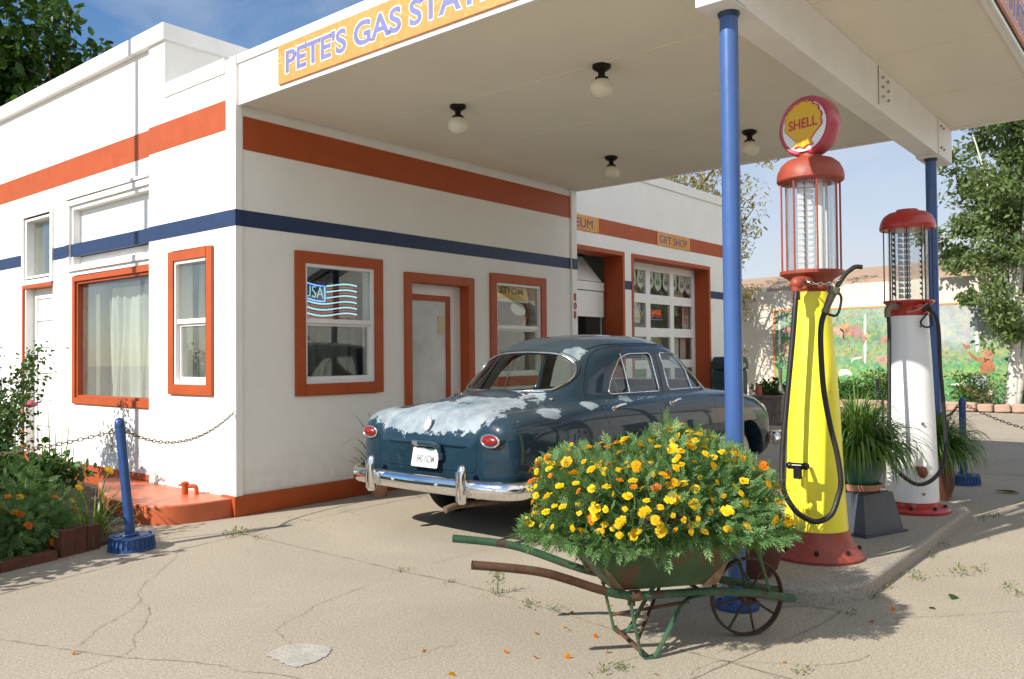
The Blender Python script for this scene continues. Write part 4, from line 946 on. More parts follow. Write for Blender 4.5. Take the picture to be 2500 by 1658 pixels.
# ---- white pump with red cap
O2 = (3.06, -5.04, PZ)
p2 = thing('gas_pump', 'white visible gas pump with a bare red cap, standing behind the yellow one', 'gas pump', O2, 0, 'old visible gas pumps on the island')
b2 = MB().lathe([(.280, 0), (.282, .02), (.268, .034), (.225, .042), (.208, .05), (.205, .085)], (0, 0), 40).build('base', m_red, p2)
for k in range(8):
    a = k*math.pi/4+.2; MB().cyl((.24*math.cos(a), .24*math.sin(a), .035), (.24*math.cos(a), .24*math.sin(a), .06), .015, n=6).build('bolt', m_blackmetal, b2)
MB().lathe([(.200, .086), (.199, .15), (.192, .4), (.180, .8), (.165, 1.2), (.150, 1.5), (.143, 1.63)], (0, 0), 44).build('body', m_whitepaint, p2)
for z in (.16, .72, 1.5): MB().cyl((-.155+.012*z, -.12, z), (-.165+.012*z, -.128, z), .011, n=8).build('screw', m_nozzle, p2)
MB().lathe([(.146, 1.59), (.150, 1.60), (.152, 1.655), (.16, 1.67), (.185, 1.695), (.193, 1.70), (.194, 1.715), (.155, 1.718)], (0, 0), 40).ell((-.10, -.09, 1.655), (.05, .05, .045)).build('bowl_ring', m_red, p2)
cage(p2, 1.71, 2.31, .182, 8, M('dark_rod', (.06,.03,.02), .5, .4), .005, .2)
MB().lathe([(.150, 1.716), (.150, 2.30)], (0, 0), 40).lathe([(.145, 2.30), (.145, 1.716)], (0, 0), 40).build('glass_cylinder', m_cyl, p2)
gauge(p2, 1.73, 2.28, 12, M('grey_gauge', (.30,.30,.30), .5, .5), .0, .0)
jg = MB()
for k in range(12):
    z = 1.75+.045*k
    jg.prism([(0, 0), (.03, .03), (0, .038)], plane_matrix((-.07, .085, z), (-.64, .77, 0), (0, 0, 1)), -.003, .003).prism([(0, 0), (.022, .026), (0, .034)], plane_matrix((.06, -.09, z), (-.64, .77, 0), (0, 0, 1)), -.003, .003)
jg.box(-.072, -.066, .078, .084, 1.72, 2.30).box(.058, .064, -.094, -.088, 1.72, 2.30)
jg.build('measure_strip', M('dark_strip', (.08,.08,.08), .5, .5), p2, smooth=0)
MB().lathe([(.15, 2.298), (.208, 2.30), (.214, 2.31), (.213, 2.335), (.205, 2.37), (.185, 2.41), (.145, 2.44), (.09, 2.452), (.085, 2.454), (.084, 2.467), (.0001, 2.468)], (0, 0), 44).build('cap', m_red, p2)
h2_ = [(2.705,-4.972,1.749),(2.691,-4.983,1.621),(2.612,-4.994,1.022),(2.594,-4.995,.758),(2.603,-5.016,.583),(2.669,-5.108,.465),(2.73,-5.181,.429),(2.793,-5.258,.47),(2.861,-5.312,.571),(2.897,-5.33,.739),(2.92,-5.318,.958),(2.938,-5.301,1.205),(2.973,-5.284,1.347),(2.997,-5.274,1.619),(3.003,-5.254,1.748),(2.985,-5.21,1.80)]
MB().tube(spline(rel(h2_, O2), 7), .0155, 12).build('hose', m_black, p2, smooth=80)
nz2 = MB().tube(spline(rel([(2.99,-5.21,1.80),(2.97,-5.20,1.83),(2.95,-5.17,1.80)], O2), 4), .026, 10).tube(spline(rel([(2.97,-5.20,1.77),(2.92,-5.16,1.70),(2.94,-5.19,1.66),(2.985,-5.23,1.68),(2.985,-5.22,1.76)], O2), 4), .008, 8)
nz2.build('nozzle', m_black, p2)
eb = MB().tube(spline(rel([(2.705,-4.972,1.74),(2.71,-4.97,1.80),(2.75,-4.985,1.825),(2.90,-5.0,1.83)], O2), 5), .026, 12); eb.build('hose_elbow', m_nozzle, p2)
chain(MB(), spline(rel([(2.80,-5.09,1.78),(2.83,-5.15,1.79),(2.90,-5.19,1.83),(2.96,-5.2,1.85)], O2), 4), .026, .0025, .008).build('lock_chain', M('dull_chain', (.45,.43,.40), .4, 1.0), p2)
MB().tube(spline(rel([(2.869,-4.84,1.245),(2.87,-4.838,1.16),(2.862,-4.85,1.12),(2.835,-4.885,1.09),(2.83,-4.888,.80),(2.88,-4.92,.76)], O2), 5), [.014]*6+[.013]*6+[.009]*14, 10).build('pump_lever', M('black_lever', (.02,.02,.02), .4, .5), p2)
MB().ell((-.20, -.13, .34), (.036, .036, .048)).cyl((-.2, -.1, .36), (-.1, -.05, .38), .02, n=10).build('drain_valve', M('rust_orange_valve', (.22,.06,.025), .6, var=.3), p2)

# ================================================================== WHEELBARROW
ax = Vector((.79, -.61, 0)).normalized(); yaw_wb = math.atan2(ax.y, ax.x)
wbx = thing('wheelbarrow', 'old green steel wheelbarrow with rusty pipe handles and a spoked wheel, full of marigolds', 'wheelbarrow', (-.24, -4.99, 0), yaw_wb)
m_wbgreen = M('flaking_green_paint', (.030,.080,.028), .6, var=.35, vs=5, bs=.25, bscale=40, wear=(.10,.05,.022), wear_amt=.52, wear_scale=7)
m_wbrust = M('rusty_pipe', (.085,.038,.018), .7, var=.4, vs=10, bs=.3, bscale=60, wear=(.05,.08,.045), wear_amt=.58, wear_scale=11)
m_wbmix = M('green_pipe', (.035,.10,.05), .6, var=.4, vs=9, bs=.3, bscale=60, wear=(.07,.045,.03), wear_amt=.52, wear_scale=9)
m_wheel = M('rusty_wheel_iron', (.05,.028,.018), .65, var=.4, vs=12, bs=.2, bscale=50)
tub = MB()
def tubring(x0, x1, hy, z, r=.06):
    return [(p[0], p[1], z) for p in rounded(x0, x1, -hy, hy, r, 4)]
rings = [tubring(-.71, -.20, .19, .335, .05), tubring(-.76, -.165, .225, .40, .055), tubring(-.97, .0, .335, .615, .07), tubring(-.99, .02, .35, .622, .08), tubring(-.96, -.01, .325, .612, .07), tubring(-.75, -.175, .215, .40, .055), tubring(-.70, -.21, .18, .345, .05)]
n_ = len(rings[0]); tv = [p for rg in rings for p in rg]
tf = [(i*n_+k, i*n_+(k+1) % n_, (i+1)*n_+(k+1) % n_, (i+1)*n_+k) for i in range(len(rings)-1) for k in range(n_)]
tf += [tuple(range(n_))[::-1], tuple(range((len(rings)-1)*n_, len(rings)*n_))]
tub.add(tv, tf); tub.build('tub', m_wbgreen, wbx)
m_fold = M('bare_rusty_edge', (.20,.13,.07), .7, var=.4, vs=20)
for s in (-1, 1):
    cr_ = MB().prism([(-.035, .0), (.035, 0), (.01, .12), (-.004, .27), (-.012, .12)], plane_matrix((-.70, s*.196, .335), (1, 0, 0), (-.6, s*.36, .95)), -.004, .006)
    cr_.build('corner_fold', m_fold, wbx)
    cr_ = MB().prism([(-.05, .0), (.03, 0), (.006, .12), (.0, .27), (-.012, .12)], plane_matrix((-.22, s*.196, .335), (1, 0, 0), (.5, s*.36, .95)), -.004, .006)
    cr_.build('corner_fold', m_fold, wbx)
for s in (-1, 1):
    path = [(-1.42, .28*s, .525), (-1.25, .278*s, .50), (-1.10, .27*s, .47), (-.97, .255*s, .425), (-.82, .235*s, .365), (-.70, .215*s, .325), (-.60, .20*s, .308), (-.45, .182*s, .30), (-.2, .15*s, .285), (.05, .115*s, .25), (.2, .09*s, .215), (.30, .078*s, .195)]
    P = spline(path, 6); h = len(P)*2//5
    ra = MB().tube(P[h:], .0205, 12).build('rail', m_wbmix, wbx, smooth=60)
    hd = MB().tube(P[:h+1], .0205, 12, cap=False).tube(P[:h+1], .0165, 12, cap=False)
    hd.build('handle', m_wbrust if s < 0 else m_wbmix, ra, smooth=60)
    strap = [(-.64, .198*s, .285), (-.635, .20*s, .24), (-.595, .19*s, .06), (-.585, .187*s, .018), (-.56, .185*s, .006), (-.53, .185*s, .006), (-.505, .185*s, .02), (-.40, .178*s, .19), (-.345, .17*s, .255), (-.30, .168*s, .270), (-.24, .158*s, .272)]
    S_ = spline(strap, 4); lg = MB()
    for i in range(len(S_)-1):
        a, b = S_[i], S_[i+1]; t = (b-a).normalized(); nn = Vector((0, 1, 0)); up = t.cross(nn).normalized()
        q = [a+nn*.016+up*.004, a-nn*.016+up*.004, a-nn*.016-up*.004, a+nn*.016-up*.004]; q2 = [b+nn*.016+up*.004, b-nn*.016+up*.004, b-nn*.016-up*.004, b+nn*.016-up*.004]
        lg.add([*q, *q2], [(0,1,5,4),(1,2,6,5),(2,3,7,6),(3,0,4,7)]+([(0,3,2,1)] if i == 0 else [])+([(4,5,6,7)] if i == len(S_)-2 else []))
    lg.build('leg', m_wbmix, wbx, smooth=50)
    MB().tube(spline([(-.02, .25*s, .56), (.08, .16*s, .38), (.15, .10*s, .235)], 4), .009, 8).build('front_brace', m_wbmix, wbx)
    MB().lathe([(.027, -.025), (.027, .025)], (0, 0), 14, M=plane_matrix((-.62, .203*s, .31), (0, 1, 0), (0, 0, 1))).box(-.65, -.62, .195*s-.012, .195*s+.012, .262, .30).build('clamp', m_wbgreen, ra)
xb = MB().tube([(-.58, -.187, .03), (-.58, .187, .03)], .010, 8).tube([(-.60, -.19, .10), (-.33, .17, .25)], .009, 8).tube([(-.60, .19, .10), (-.33, -.17, .25)], .009, 8).tube([(-.66, -.2, .3), (-.66, .2, .3)], .01, 8).tube([(-.25, -.16, .29), (-.25, .16, .29)], .01, 8)
xb.build('crossbar', m_wbrust, wbx)
Mw = plane_matrix((.075, 0, .2), (1, 0, 0), (0, 0, 1))
wr = MB().lathe([(.200, -.017), (.200, .017), (.192, .019), (.189, .012), (.187, .003), (.187, -.003), (.189, -.012), (.192, -.019), (.200, -.017)], (0, 0), 64, M=Mw, cap=False).build('wheel', m_wheel, wbx)
spk = MB()
for k in range(8):
    a = 2*math.pi*k/8+.2; spk.tube([Mw @ Vector((.03*math.cos(a), .03*math.sin(a), 0)), Mw @ Vector((.189*math.cos(a), .189*math.sin(a), 0))], .0065, 8)
spk.build('spoke', m_wheel, wr)
MB().lathe([(.0001, -.06), (.018, -.06), (.02, -.04), (.038, -.03), (.042, 0), (.038, .03), (.02, .04), (.018, .06), (.0001, .06)], (0, 0), 20, M=Mw).tube([(.075, -.12, .2), (.075, .12, .2)], .009, 8).build('hub', m_wheel, wr)

# ================================================================== CHAIN POSTS
def bollard_post(name, label, base, top):
    t = thing(name, label, 'bollard', base, 0, 'blue chain posts')
    T = Vector(top)-Vector(base)
    ba = MB().lathe([(.172, 0), (.172, .018), (.158, .024), (.152, .085), (.162, .092), (.162, .108), (.145, .112), (.140, .102), (.128, .100), (.124, .112), (.05, .114), (.048, .13)], (0, 0), 48)
    for k in range(28):
        a = 2*math.pi*k/28; c, s_ = math.cos(a), math.sin(a)
        ba.prism([(.153, .024), (.171, .02), (.162, .088), (.152, .086)], plane_matrix((0, 0, 0), (c, s_, 0), (0, 0, 1)), -.006, .006)
    ba.tube(spline([(-.10, -.03, .115), (-.08, -.075, .122), (-.03, -.085, .122), (.02, -.075, .116)], 4), .008, 8)
    ba.build('foot', m_bluebase, t)
    d = T.normalized(); a0 = d*.10
    po = MB().tube([a0, T-d*.075], .036, 20).tube([T-d*.075, T-d*.06, T-d*.03, T-d*.01, T], [.038, .040, .036, .024, .006], 20)
    po.build('post', M('blue_post_paint', (.022,.066,.205), .35, var=.12, vs=9, bs=.06, bscale=30), t)
    ey = MB()
    for s_ in (-1, 1):
        c = T-d*.10+Vector((.64*.048*s_, -.77*.048*s_, 0)); sd = Vector((.64, -.77, 0))
        ey.tube([c+sd*.016*math.cos(q*.628)+Vector((0, 0, 1))*.018*math.sin(q*.628) for q in range(10)], .004, 6, closed=True)
    ey.build('eye_ring', m_blackmetal, t)
    return t
B1b, B1t = (-1.213, -.51, 0), (-1.26, -.40, 1.008)
bollard_post('chain_post', 'leaning blue chain post on a round ribbed foot, left of the white corner', B1b, B1t)
B2b, B2t = (5.97, -4.85, 0), (5.97, -4.85, .96)
bollard_post('chain_post', 'upright blue chain post far right behind the grass pots, in front of the mural', B2b, B2t)
m_chain = M('tarnished_chain', (.30,.24,.15), .45, .9, var=.2, vs=30)
m_chaind = M('dark_chain', (.05,.045,.04), .5, .8)
def sag(a, b, s, n=24):
    a, b = Vector(a), Vector(b); return [a.lerp(b, k/n)-Vector((0, 0, s*4*(k/n)*(1-k/n))) for k in range(n+1)]
def chain_thing(label, pts, mat, link=.046, **kw):
    return tag(chain(MB(), pts, link, **kw).build('chain', mat, None), label, 'chain', 'chains slung from the blue posts')
chain_thing('tarnished chain hanging from the leaning blue post to the white building corner', sag((-1.225, -.445, .90), (-.012, -.004, .965), .17), m_chain)
chain_thing('tarnished chain running left from the leaning blue post across the flowers', sag((-1.285, -.37, .90), (-2.55, .05, .74), .035, 24)+[], m_chain)
chain_thing('dark chain from the far blue post to the far blue column', sag((5.98, -4.80, .86), (5.06, -4.80, .80), .05), m_chaind)
chain_thing('dark chain sagging right from the far blue post and out of the photo', sag((6.0, -4.9, .86), (7.0, -6.9, .80), .30), m_chaind)
tag(chain(MB(), [(-1.29, -.345, .885), (-1.292, -.345, .75)], .036).build('chain_end', m_chain), 'loose short end of chain dangling beside the leaning blue post', 'chain')

# ================================================================== POTS ON THE ISLAND
m_terra = M('terracotta', (.46,.22,.14), .8, var=.15, vs=5, bs=.1, bscale=50)
m_pot_brown = M('brown_glazed_pot', (.10,.036,.018), .5, var=.3, vs=4, bs=.15, bscale=30)
m_potgreen = M('green_glazed_pot', (.02,.10,.065), .35, var=.15, vs=4)
m_plastic = M('dark_blue_grey_plastic', (.055,.062,.078), .42, var=.12, vs=4, bs=.06, bscale=60)
cr0 = thing('step_box', 'dark plastic step box with an arched foot hole, under the green grass pot', 'box', (2.02, -4.93, PZ), R(-20))
hb, ht, H = .215, .165, .285
sbm = MB()
for s in range(4):
    a = R(90*s); c, s_ = math.cos(a), math.sin(a)
    Mr = Matrix.Rotation(a, 4, 'Z')
    arch = [(.05*math.cos(R(t)), .055+.045*math.sin(R(t))) for t in range(0, 181, 20)]
    poly = [(-hb, 0.012)]+([(-.05, 0.012)]+[(-x, y) for x, y in arch]+[(.05, .012)] if s % 2 else [])+[(hb, .012), (ht, H), (-ht, H)]
    sl_ = (hb-ht)/H
    sbm.prism(poly, Mr @ plane_matrix((0, -hb, 0), (1, 0, 0), (0, sl_, 1)), -.006, 0)
sbm.box(-ht, ht, -ht, ht, H-.012, H).box(-ht+.02, ht-.02, -ht+.02, ht-.02, H, H+.006)
for a, b, c, d in ((-hb-.02, hb+.02, -hb-.02, -hb+.012), (-hb-.02, hb+.02, hb-.012, hb+.02), (-hb-.02, -hb+.012, -hb+.012, hb-.012), (hb-.012, hb+.02, -hb+.012, hb-.012)):
    sbm.box(a, b, c, d, 0, .018)
sbm.build('shell', m_plastic, cr0, bevel=.006)
PT = (2.02, -4.93, PZ+.292)
tag(MB().lathe([(.105, 0), (.145, .004), (.158, .03), (.165, .05), (.158, .052), (.148, .03), (.12, .016), (.0001, .014)], (0, 0), 36).build('saucer', m_terra), 'terracotta saucer on the dark step box', 'saucer').location = PT
pg = thing('plant_pot', 'green glazed pot in a terracotta saucer on the dark step box', 'pot', (PT[0], PT[1], PT[2]+.015))
MB().lathe([(.115, 0), (.135, .03), (.158, .09), (.168, .15), (.165, .19), (.172, .20), (.172, .215), (.155, .215), (.15, .19), (.0001, .185)], (0, 0), 36).build('body', m_potgreen, pg)
pr = thing('plant_pot', 'tall brown pot of grass beyond the island, beside the far blue column', 'pot', (3.70, -5.06, PZ))
MB().lathe([(.115, 0), (.14, .04), (.165, .14), (.17, .25), (.16, .34), (.168, .35), (.168, .375), (.15, .375), (.145, .345), (.0001, .34)], (0, 0), 36).build('body', m_pot_brown, pr)
pb2 = thing('plant_pot', 'round bellied brown pot behind the wheelbarrow wheel at the near blue column', 'pot', (.60, -4.725, .10))
MB().lathe([(.11, 0), (.15, .05), (.19, .17), (.20, .28), (.18, .38), (.15, .43), (.165, .45), (.165, .47), (.145, .47), (.14, .44), (.0001, .43)], (0, 0), 36).build('body', m_pot_brown, pb2)
pw = thing('plant_pot', 'small clay pot of long leaves against the plinth, behind the car', 'pot', (1.55, -.22, 0))
MB().lathe([(.07, 0), (.10, .16), (.115, .17), (.115, .2), (.1, .2), (.095, .17), (.0001, .16)], (0, 0), 24).build('body', m_terra, pw)

# true footprints and sizes on the island
ISL = 1.053
for o, l in ((p1, (1.332, -4.860, .10)), (p2, (3.448, -4.944, .10)), (cr0, (2.353, -4.828, .10)), (bpy.data.objects['saucer'], (2.353, -4.828, .4075)), (pg, (2.353, -4.828, .4235))):
    o.location = l; o.scale = (ISL, ISL, ISL)
pr.location = (4.72, -4.83, 0); pr.scale = (1.1, 1.1, 1.1)

# ================================================================== CAR (coordinates: x forward from the rear axle, y left, z up)
car = thing('parked_car', 'dark blue rounded 1950s sedan with peeling paint on its boot, parked under the canopy', 'car', (1.445, -2.118, 0), R(-1.5))
def car_paint():
    m, nt, out = new_mat('faded_blue_car_paint')
    p = node(nt, 'ShaderNodeBsdfPrincipled', Roughness=.35)
    p.inputs['Coat Weight'].default_value = .7; p.inputs['Coat Roughness'].default_value = .03; p.inputs['Coat IOR'].default_value = 1.45; p.inputs['Specular IOR Level'].default_value = .08
    t = nt.nodes.new('ShaderNodeTexCoord')
    base = ramp(nt, noise(nt, 1.4, 6, .6), .3, .7, (.007,.021,.036), (.013,.034,.053))
    base = mixc(nt, ramp(nt, noise(nt, 5, 7, .7), .50, .75, (0,0,0), (.25,)*3), base, (.028,.060,.085))
    # oxidised, dusty paint with sun sheen painted into the colour of surfaces facing up
    ge = nt.nodes.new('ShaderNodeNewGeometry'); sz = nt.nodes.new('ShaderNodeSeparateXYZ'); nt.links.new(ge.outputs['True Normal'], sz.inputs[0])
    du = mixc(nt, 1.0, ramp(nt, sz.outputs['Z'], .15, .95, (0,0,0), (.55,)*3), ramp(nt, noise(nt, 2.5, 7, .65), .25, .75, (.5,)*3, (1,1,1)), 'MULTIPLY')
    base = mixc(nt, du, base, (.070,.105,.125))
    # peeled primer: patches with their own outline
    def blob(c, r, lo, hi, sc=7):
        mp_ = nt.nodes.new('ShaderNodeMapping'); mp_.inputs['Location'].default_value = tuple(-c[i]/r[i] for i in range(3)); mp_.inputs['Scale'].default_value = tuple(1/x for x in r)
        nt.links.new(t.outputs['Object'], mp_.inputs[0])
        ln = node(nt, 'ShaderNodeVectorMath', operation='LENGTH'); nt.links.new(mp_.outputs[0], ln.inputs[0])
        ns = noise(nt, sc, 7, .62, .3)
        ma = node(nt, 'ShaderNodeMath', operation='MULTIPLY_ADD'); nt.links.new(ns, ma.inputs[0]); ma.inputs[1].default_value = -2.1; nt.links.new(ln.outputs['Value'], ma.inputs[2])
        mb2 = node(nt, 'ShaderNodeMath', operation='MULTIPLY_ADD'); nt.links.new(noise(nt, sc*5, 5, .7), mb2.inputs[0]); mb2.inputs[1].default_value = -.7; nt.links.new(ma.outputs[0], mb2.inputs[2]); ma = mb2
        return ramp(nt, ma.outputs[0], lo-.64, hi-.46, (1,1,1), (0,0,0))
    masks = [blob((-.90, .24, .985), (.165, .35, .125), .10, .28), blob((-.88, -.20, .98), (.15, .33, .12), -.12, .08, 11), blob((-.60,-.08,1.08),(.07,.10,.06),.1,.16,14), blob((-.58,-.27,1.07),(.08,.10,.06),.04,.12,16), blob((-.47,-.40,1.06),(.08,.10,.06),.04,.12,18), blob((-.68,-.36,1.05),(.10,.12,.06),.02,.12,14),
             blob((.26, -.46, 1.47), (.13, .065, .09), .1, .18, 9), blob((1.55, -.42, 1.60), (.16, .10, .06), .02, .1, 9), blob((1.0,-.3,1.64),(.07,.05,.04),.1,.16,20),
             blob((-.82, .74, .97), (.14, .07, .10), .12, .2, 9), blob((-.45, -.78, 1.0), (.09, .06, .05), .1, .16, 14), blob((.06,-.8,1.04),(.07,.06,.03),.1,.15,16), blob((-.2,-.42,1.12),(.12,.06,.05),.1,.16,14), blob((.62,-.82,1.08),(.06,.05,.03),.08,.14,20)]
    c = base
    acc = masks[0]
    for k in masks[1:]: acc = mixc(nt, 1.0, acc, k, 'LIGHTEN')
    prim = ramp(nt, noise(nt, 5, 7, .66), .24, .60, (.10,.15,.19), (.31,.36,.39))
    c = mixc(nt, acc, base, prim)
    nt.links.new(c, p.inputs['Base Color'])
    rr = mixc(nt, acc, (.35,)*3, (.55,)*3); nt.links.new(rr, p.inputs['Roughness'])
    cw = mixc(nt, acc, (.7,)*3, (.15,)*3); nt.links.new(cw, p.inputs['Coat Weight'])
    nt.links.new(bump(nt, noise(nt, 3, 3), .03, .02), p.inputs['Normal'])
    nt.links.new(p.outputs[0], out.inputs[0]); return m
m_car = car_paint()
m_seal = M('window_rubber', (.012,.012,.012), .6)
m_chrome_old = M('pitted_chrome', (.78,.78,.78), .12, 1.0, var=.10, vs=30, wear=(.50,.46,.40), wear_amt=.70, wear_scale=40)

def cubic(xs, ys, x):
    """monotone-ish cubic (Catmull with finite differences)"""
    xs = np.asarray(xs, float); ys = np.asarray(ys, float)
    d = np.diff(ys)/np.diff(xs); mth = np.zeros_like(ys); mth[0] = d[0]; mth[-1] = d[-1]
    for i in range(1, len(xs)-1): mth[i] = 0 if d[i-1]*d[i] <= 0 else 2*d[i-1]*d[i]/(d[i-1]+d[i])
    i = np.clip(np.searchsorted(xs, x)-1, 0, len(xs)-2); h = xs[i+1]-xs[i]; t = (x-xs[i])/h
    return (2*t**3-3*t**2+1)*ys[i]+(t**3-2*t**2+t)*h*mth[i]+(-2*t**3+3*t**2)*ys[i+1]+(t**3-t**2)*h*mth[i+1]
#         X      zc    cy   cz    shy  shz  sdy  lowy  bot
ST = np.array([
 (-1.050, .760, .50, .770, .57, .72, .60, .58, .450),
 (-1.035, .840, .59, .865, .67, .80, .70, .67, .430),
 (-1.005, .900, .645, .940, .765, .87, .80, .76, .415),
 (-.950, .965, .672, .990, .82, .915, .865, .83, .400),
 (-.860, 1.025, .68, 1.012, .838, .935, .890, .865, .385),
 (-.700, 1.080, .685, 1.026, .846, .955, .904, .887, .360),
 (-.450, 1.135, .69, 1.035, .85, .970, .912, .90, .330),
 (-.200, 1.165, .70, 1.055, .855, .990, .916, .905, .300),
 (.150, 1.170, .705, 1.075, .858, 1.012, .920, .91, .270),
 (.900, 1.130, .71, 1.095, .860, 1.030, .924, .915, .260),
 (1.900, 1.130, .71, 1.100, .860, 1.030, .924, .915, .260),
 (2.450, 1.140, .70, 1.085, .852, 1.012, .920, .91, .270),
 (2.900, 1.105, .69, 1.050, .842, .985, .914, .905, .285),
 (3.250, 1.055, .675, 1.005, .825, .940, .900, .89, .320),
 (3.480, 1.000, .645, .950, .785, .880, .865, .86, .370),
 (3.600, .945, .60, .890, .72, .82, .80, .80, .400),
 (3.670, .870, .53, .815, .63, .76, .72, .72, .430),
 (3.700, .780, .45, .740, .53, .70, .60, .62, .460)])
def section(x):
    zc, cy, cz, sy, sz, dy, ly, bz = [cubic(ST[:, 0], ST[:, k], x) for k in range(1, 9)]
    zv = min(cz-.012, zc-.01)
    q = [(0, zc), (cy*.30, zc-(zc-zv)*.10), (cy*.60, zc-(zc-zv)*.48), (cy*.83, zv), (cy*.95, cz-.003), (cy+(sy-cy)*.35, cz-(cz-sz)*.16), (sy, sz), (dy-.012, sz-(sz-.66)*.45), (dy, .64 if bz < .62 else bz+.05), (ly, max(.42, bz+.06)), (ly-.035, bz+.012), (ly-.12, bz), (ly*.5, bz), (0, bz)]
    return q
xs = np.concatenate([[-1.05, -1.044, -1.035, -1.02, -1.005, -.98, -.95, -.91], np.linspace(-.86, 3.2, 74), [3.25, 3.32, 3.40, 3.48, 3.54, 3.6, 3.64, 3.67, 3.69, 3.70]])
secs = []
for x in xs:
    q = [Vector((0, a, b)) for a, b in section(x)]
    P = spline(q, 4)
    secs.append([(x, p.y, p.z) for p in P])
n1_ = len(secs[0])
V, F = [], []
full = []
for s in secs:
    ring = [(p[0], -p[1], p[2]) for p in s]+[p for p in s[::-1][1:-1]]
    full.append(ring)
nr = len(full[0])
for rg in full: V.extend(rg)
for i in range(len(full)-1):
    for k in range(nr): F.append((i*nr+k, i*nr+(k+1) % nr, (i+1)*nr+(k+1) % nr, (i+1)*nr+k))
for base_, rev in ((0, True), ((len(full)-1)*nr, False)):       # end caps as strips
    h = n1_
    for k in range(h-1):
        a, b = base_+k, base_+k+1; c, d = base_+(nr-k) % nr, base_+(nr-k-1) % nr
        f = [a, b, d, c]; f2 = []
        for q in f:
            if q not in f2: f2.append(q)
        if len(f2) > 2: F.append(tuple(f2))
def closed(V, F):
    o = MB().add(V, F).build('tmp', m_car, None, smooth=0)
    return o
body = closed(V, F)

# greenhouse: stack of rounded plan outlines
GH = np.array([ # z, xr, xf, w, n
 (1.000, -.36, 2.62, .845, 3.2), (1.060, -.29, 2.53, .80, 3.2), (1.110, -.235, 2.46, .765, 3.3), (1.180, -.145, 2.36, .740, 3.4), (1.270, -.045, 2.24, .715, 3.4), (1.360, .055, 2.12, .690, 3.3),
 (1.440, .150, 2.01, .660, 3.2), (1.500, .235, 1.93, .630, 3.0), (1.545, .320, 1.85, .590, 2.9), (1.585, .430, 1.76, .535, 2.7), (1.618, .560, 1.66, .460, 2.6), (1.642, .720, 1.53, .360, 2.5), (1.658, .900, 1.38, .230, 2.4), (1.665, 1.08, 1.22, .07, 2.2)])
zt = np.concatenate([np.linspace(1.0, 1.5, 22), np.linspace(1.52, 1.66, 16), [1.665]])
NA = 144; V, F = [], []
for z in zt:
    xr, xf, w, e = [cubic(GH[:, 0], GH[:, k], z) for k in range(1, 5)]
    cx, rx = (xr+xf)/2, (xf-xr)/2
    for k in range(NA):
        a = 2*math.pi*k/NA; c, s = math.cos(a), math.sin(a)
        e2 = e*1.75 if c > 0 else e; V.append((cx+rx*math.copysign(abs(c)**(2/e2), c), w*math.copysign(abs(s)**(2/e2), s), z))
for j in range(len(zt)-1):
    for k in range(NA): F.append((j*NA+k, j*NA+(k+1) % NA, (j+1)*NA+(k+1) % NA, (j+1)*NA+k))
V.append((1.15, 0, 1.6655)); top_i = len(V)-1
for k in range(NA): F.append(((len(zt)-1)*NA+k, (len(zt)-1)*NA+(k+1) % NA, top_i))
V.append((1.15, 0, 1.0))
for k in range(NA): F.append(((k+1) % NA, k, top_i+1))
house = closed(V, F)
def refs_of(o):
    me = o.data; bm = bmesh.new(); bm.from_mesh(me); bm.normal_update()
    tree = BVHTree.FromBMesh(bm); fv = [[(v.co.copy(), v.normal.copy()) for v in f.verts] for f in bm.faces]; bm.free()
    return tree, fv
ref_body, ref_house = refs_of(body), refs_of(house)

def boolean(o, cut, op):
    m = o.modifiers.new('b', 'BOOLEAN'); m.operation = op; m.object = cut; m.solver = 'EXACT'
    bpy.context.view_layer.update()
    dg = bpy.context.evaluated_depsgraph_get()
    me = bpy.data.meshes.new_from_object(o.evaluated_get(dg))
    o.modifiers.clear(); return me
def cut_with(o, cutters, op='DIFFERENCE'):
    for c in cutters: o.data = boolean(o, c, op)
    return o
def drop(*os):
    for o in os: bpy.data.objects.remove(o)
def prism_obj(poly, M_, d0, d1): return MB().prism(poly, M_, d0, d1).build('tmp', m_car, None, smooth=0)
PXZ = lambda y: plane_matrix((0, y, 0), (1, 0, 0), (0, 0, 1))      # x right, z up, depth toward -y
PYZ = plane_matrix((0, 0, 0), (0, 1, 0), (0, 0, 1))                 # depth toward +x
def offset_poly(poly, d):
    """grow a polygon by d along vertex normals"""
    n = len(poly); A = sum(poly[i][0]*poly[(i+1) % n][1]-poly[(i+1) % n][0]*poly[i][1] for i in range(n)); sg = 1 if A > 0 else -1
    out = []
    for i in range(n):
        p, q, r = Vector(poly[i-1]), Vector(poly[i]), Vector(poly[(i+1) % n])
        e1, e2 = (q-p).normalized(), (r-q).normalized(); n1, n2 = Vector((e1.y, -e1.x))*sg, Vector((e2.y, -e2.x))*sg
        nn = (n1+n2); nn = nn/max(.3, nn.length_squared)*2 if nn.length > 1e-6 else n1
        out.append(tuple(q+nn*d))
    return out
def rpoly(pts, n=5):
    P = spline([(a, b, 0) for a, b in pts]+[(pts[0][0], pts[0][1], 0)], n)[:-1]; return [(p.x, p.y) for p in P]
def rrect(pts, r=.05, n=5):
    """polygon with rounded corners"""
    out = []; N = len(pts)
    for i in range(N):
        p, q, s = Vector(pts[i-1]), Vector(pts[i]), Vector(pts[(i+1) % N])
        d1, d2 = (p-q), (s-q); k = min(r, d1.length*.45, d2.length*.45); a, b = q+d1.normalized()*k, q+d2.normalized()*k
        for j in range(n+1):
            t = j/n; out.append(tuple((1-t)**2*a+2*t*(1-t)*q+t*t*b))
    return out

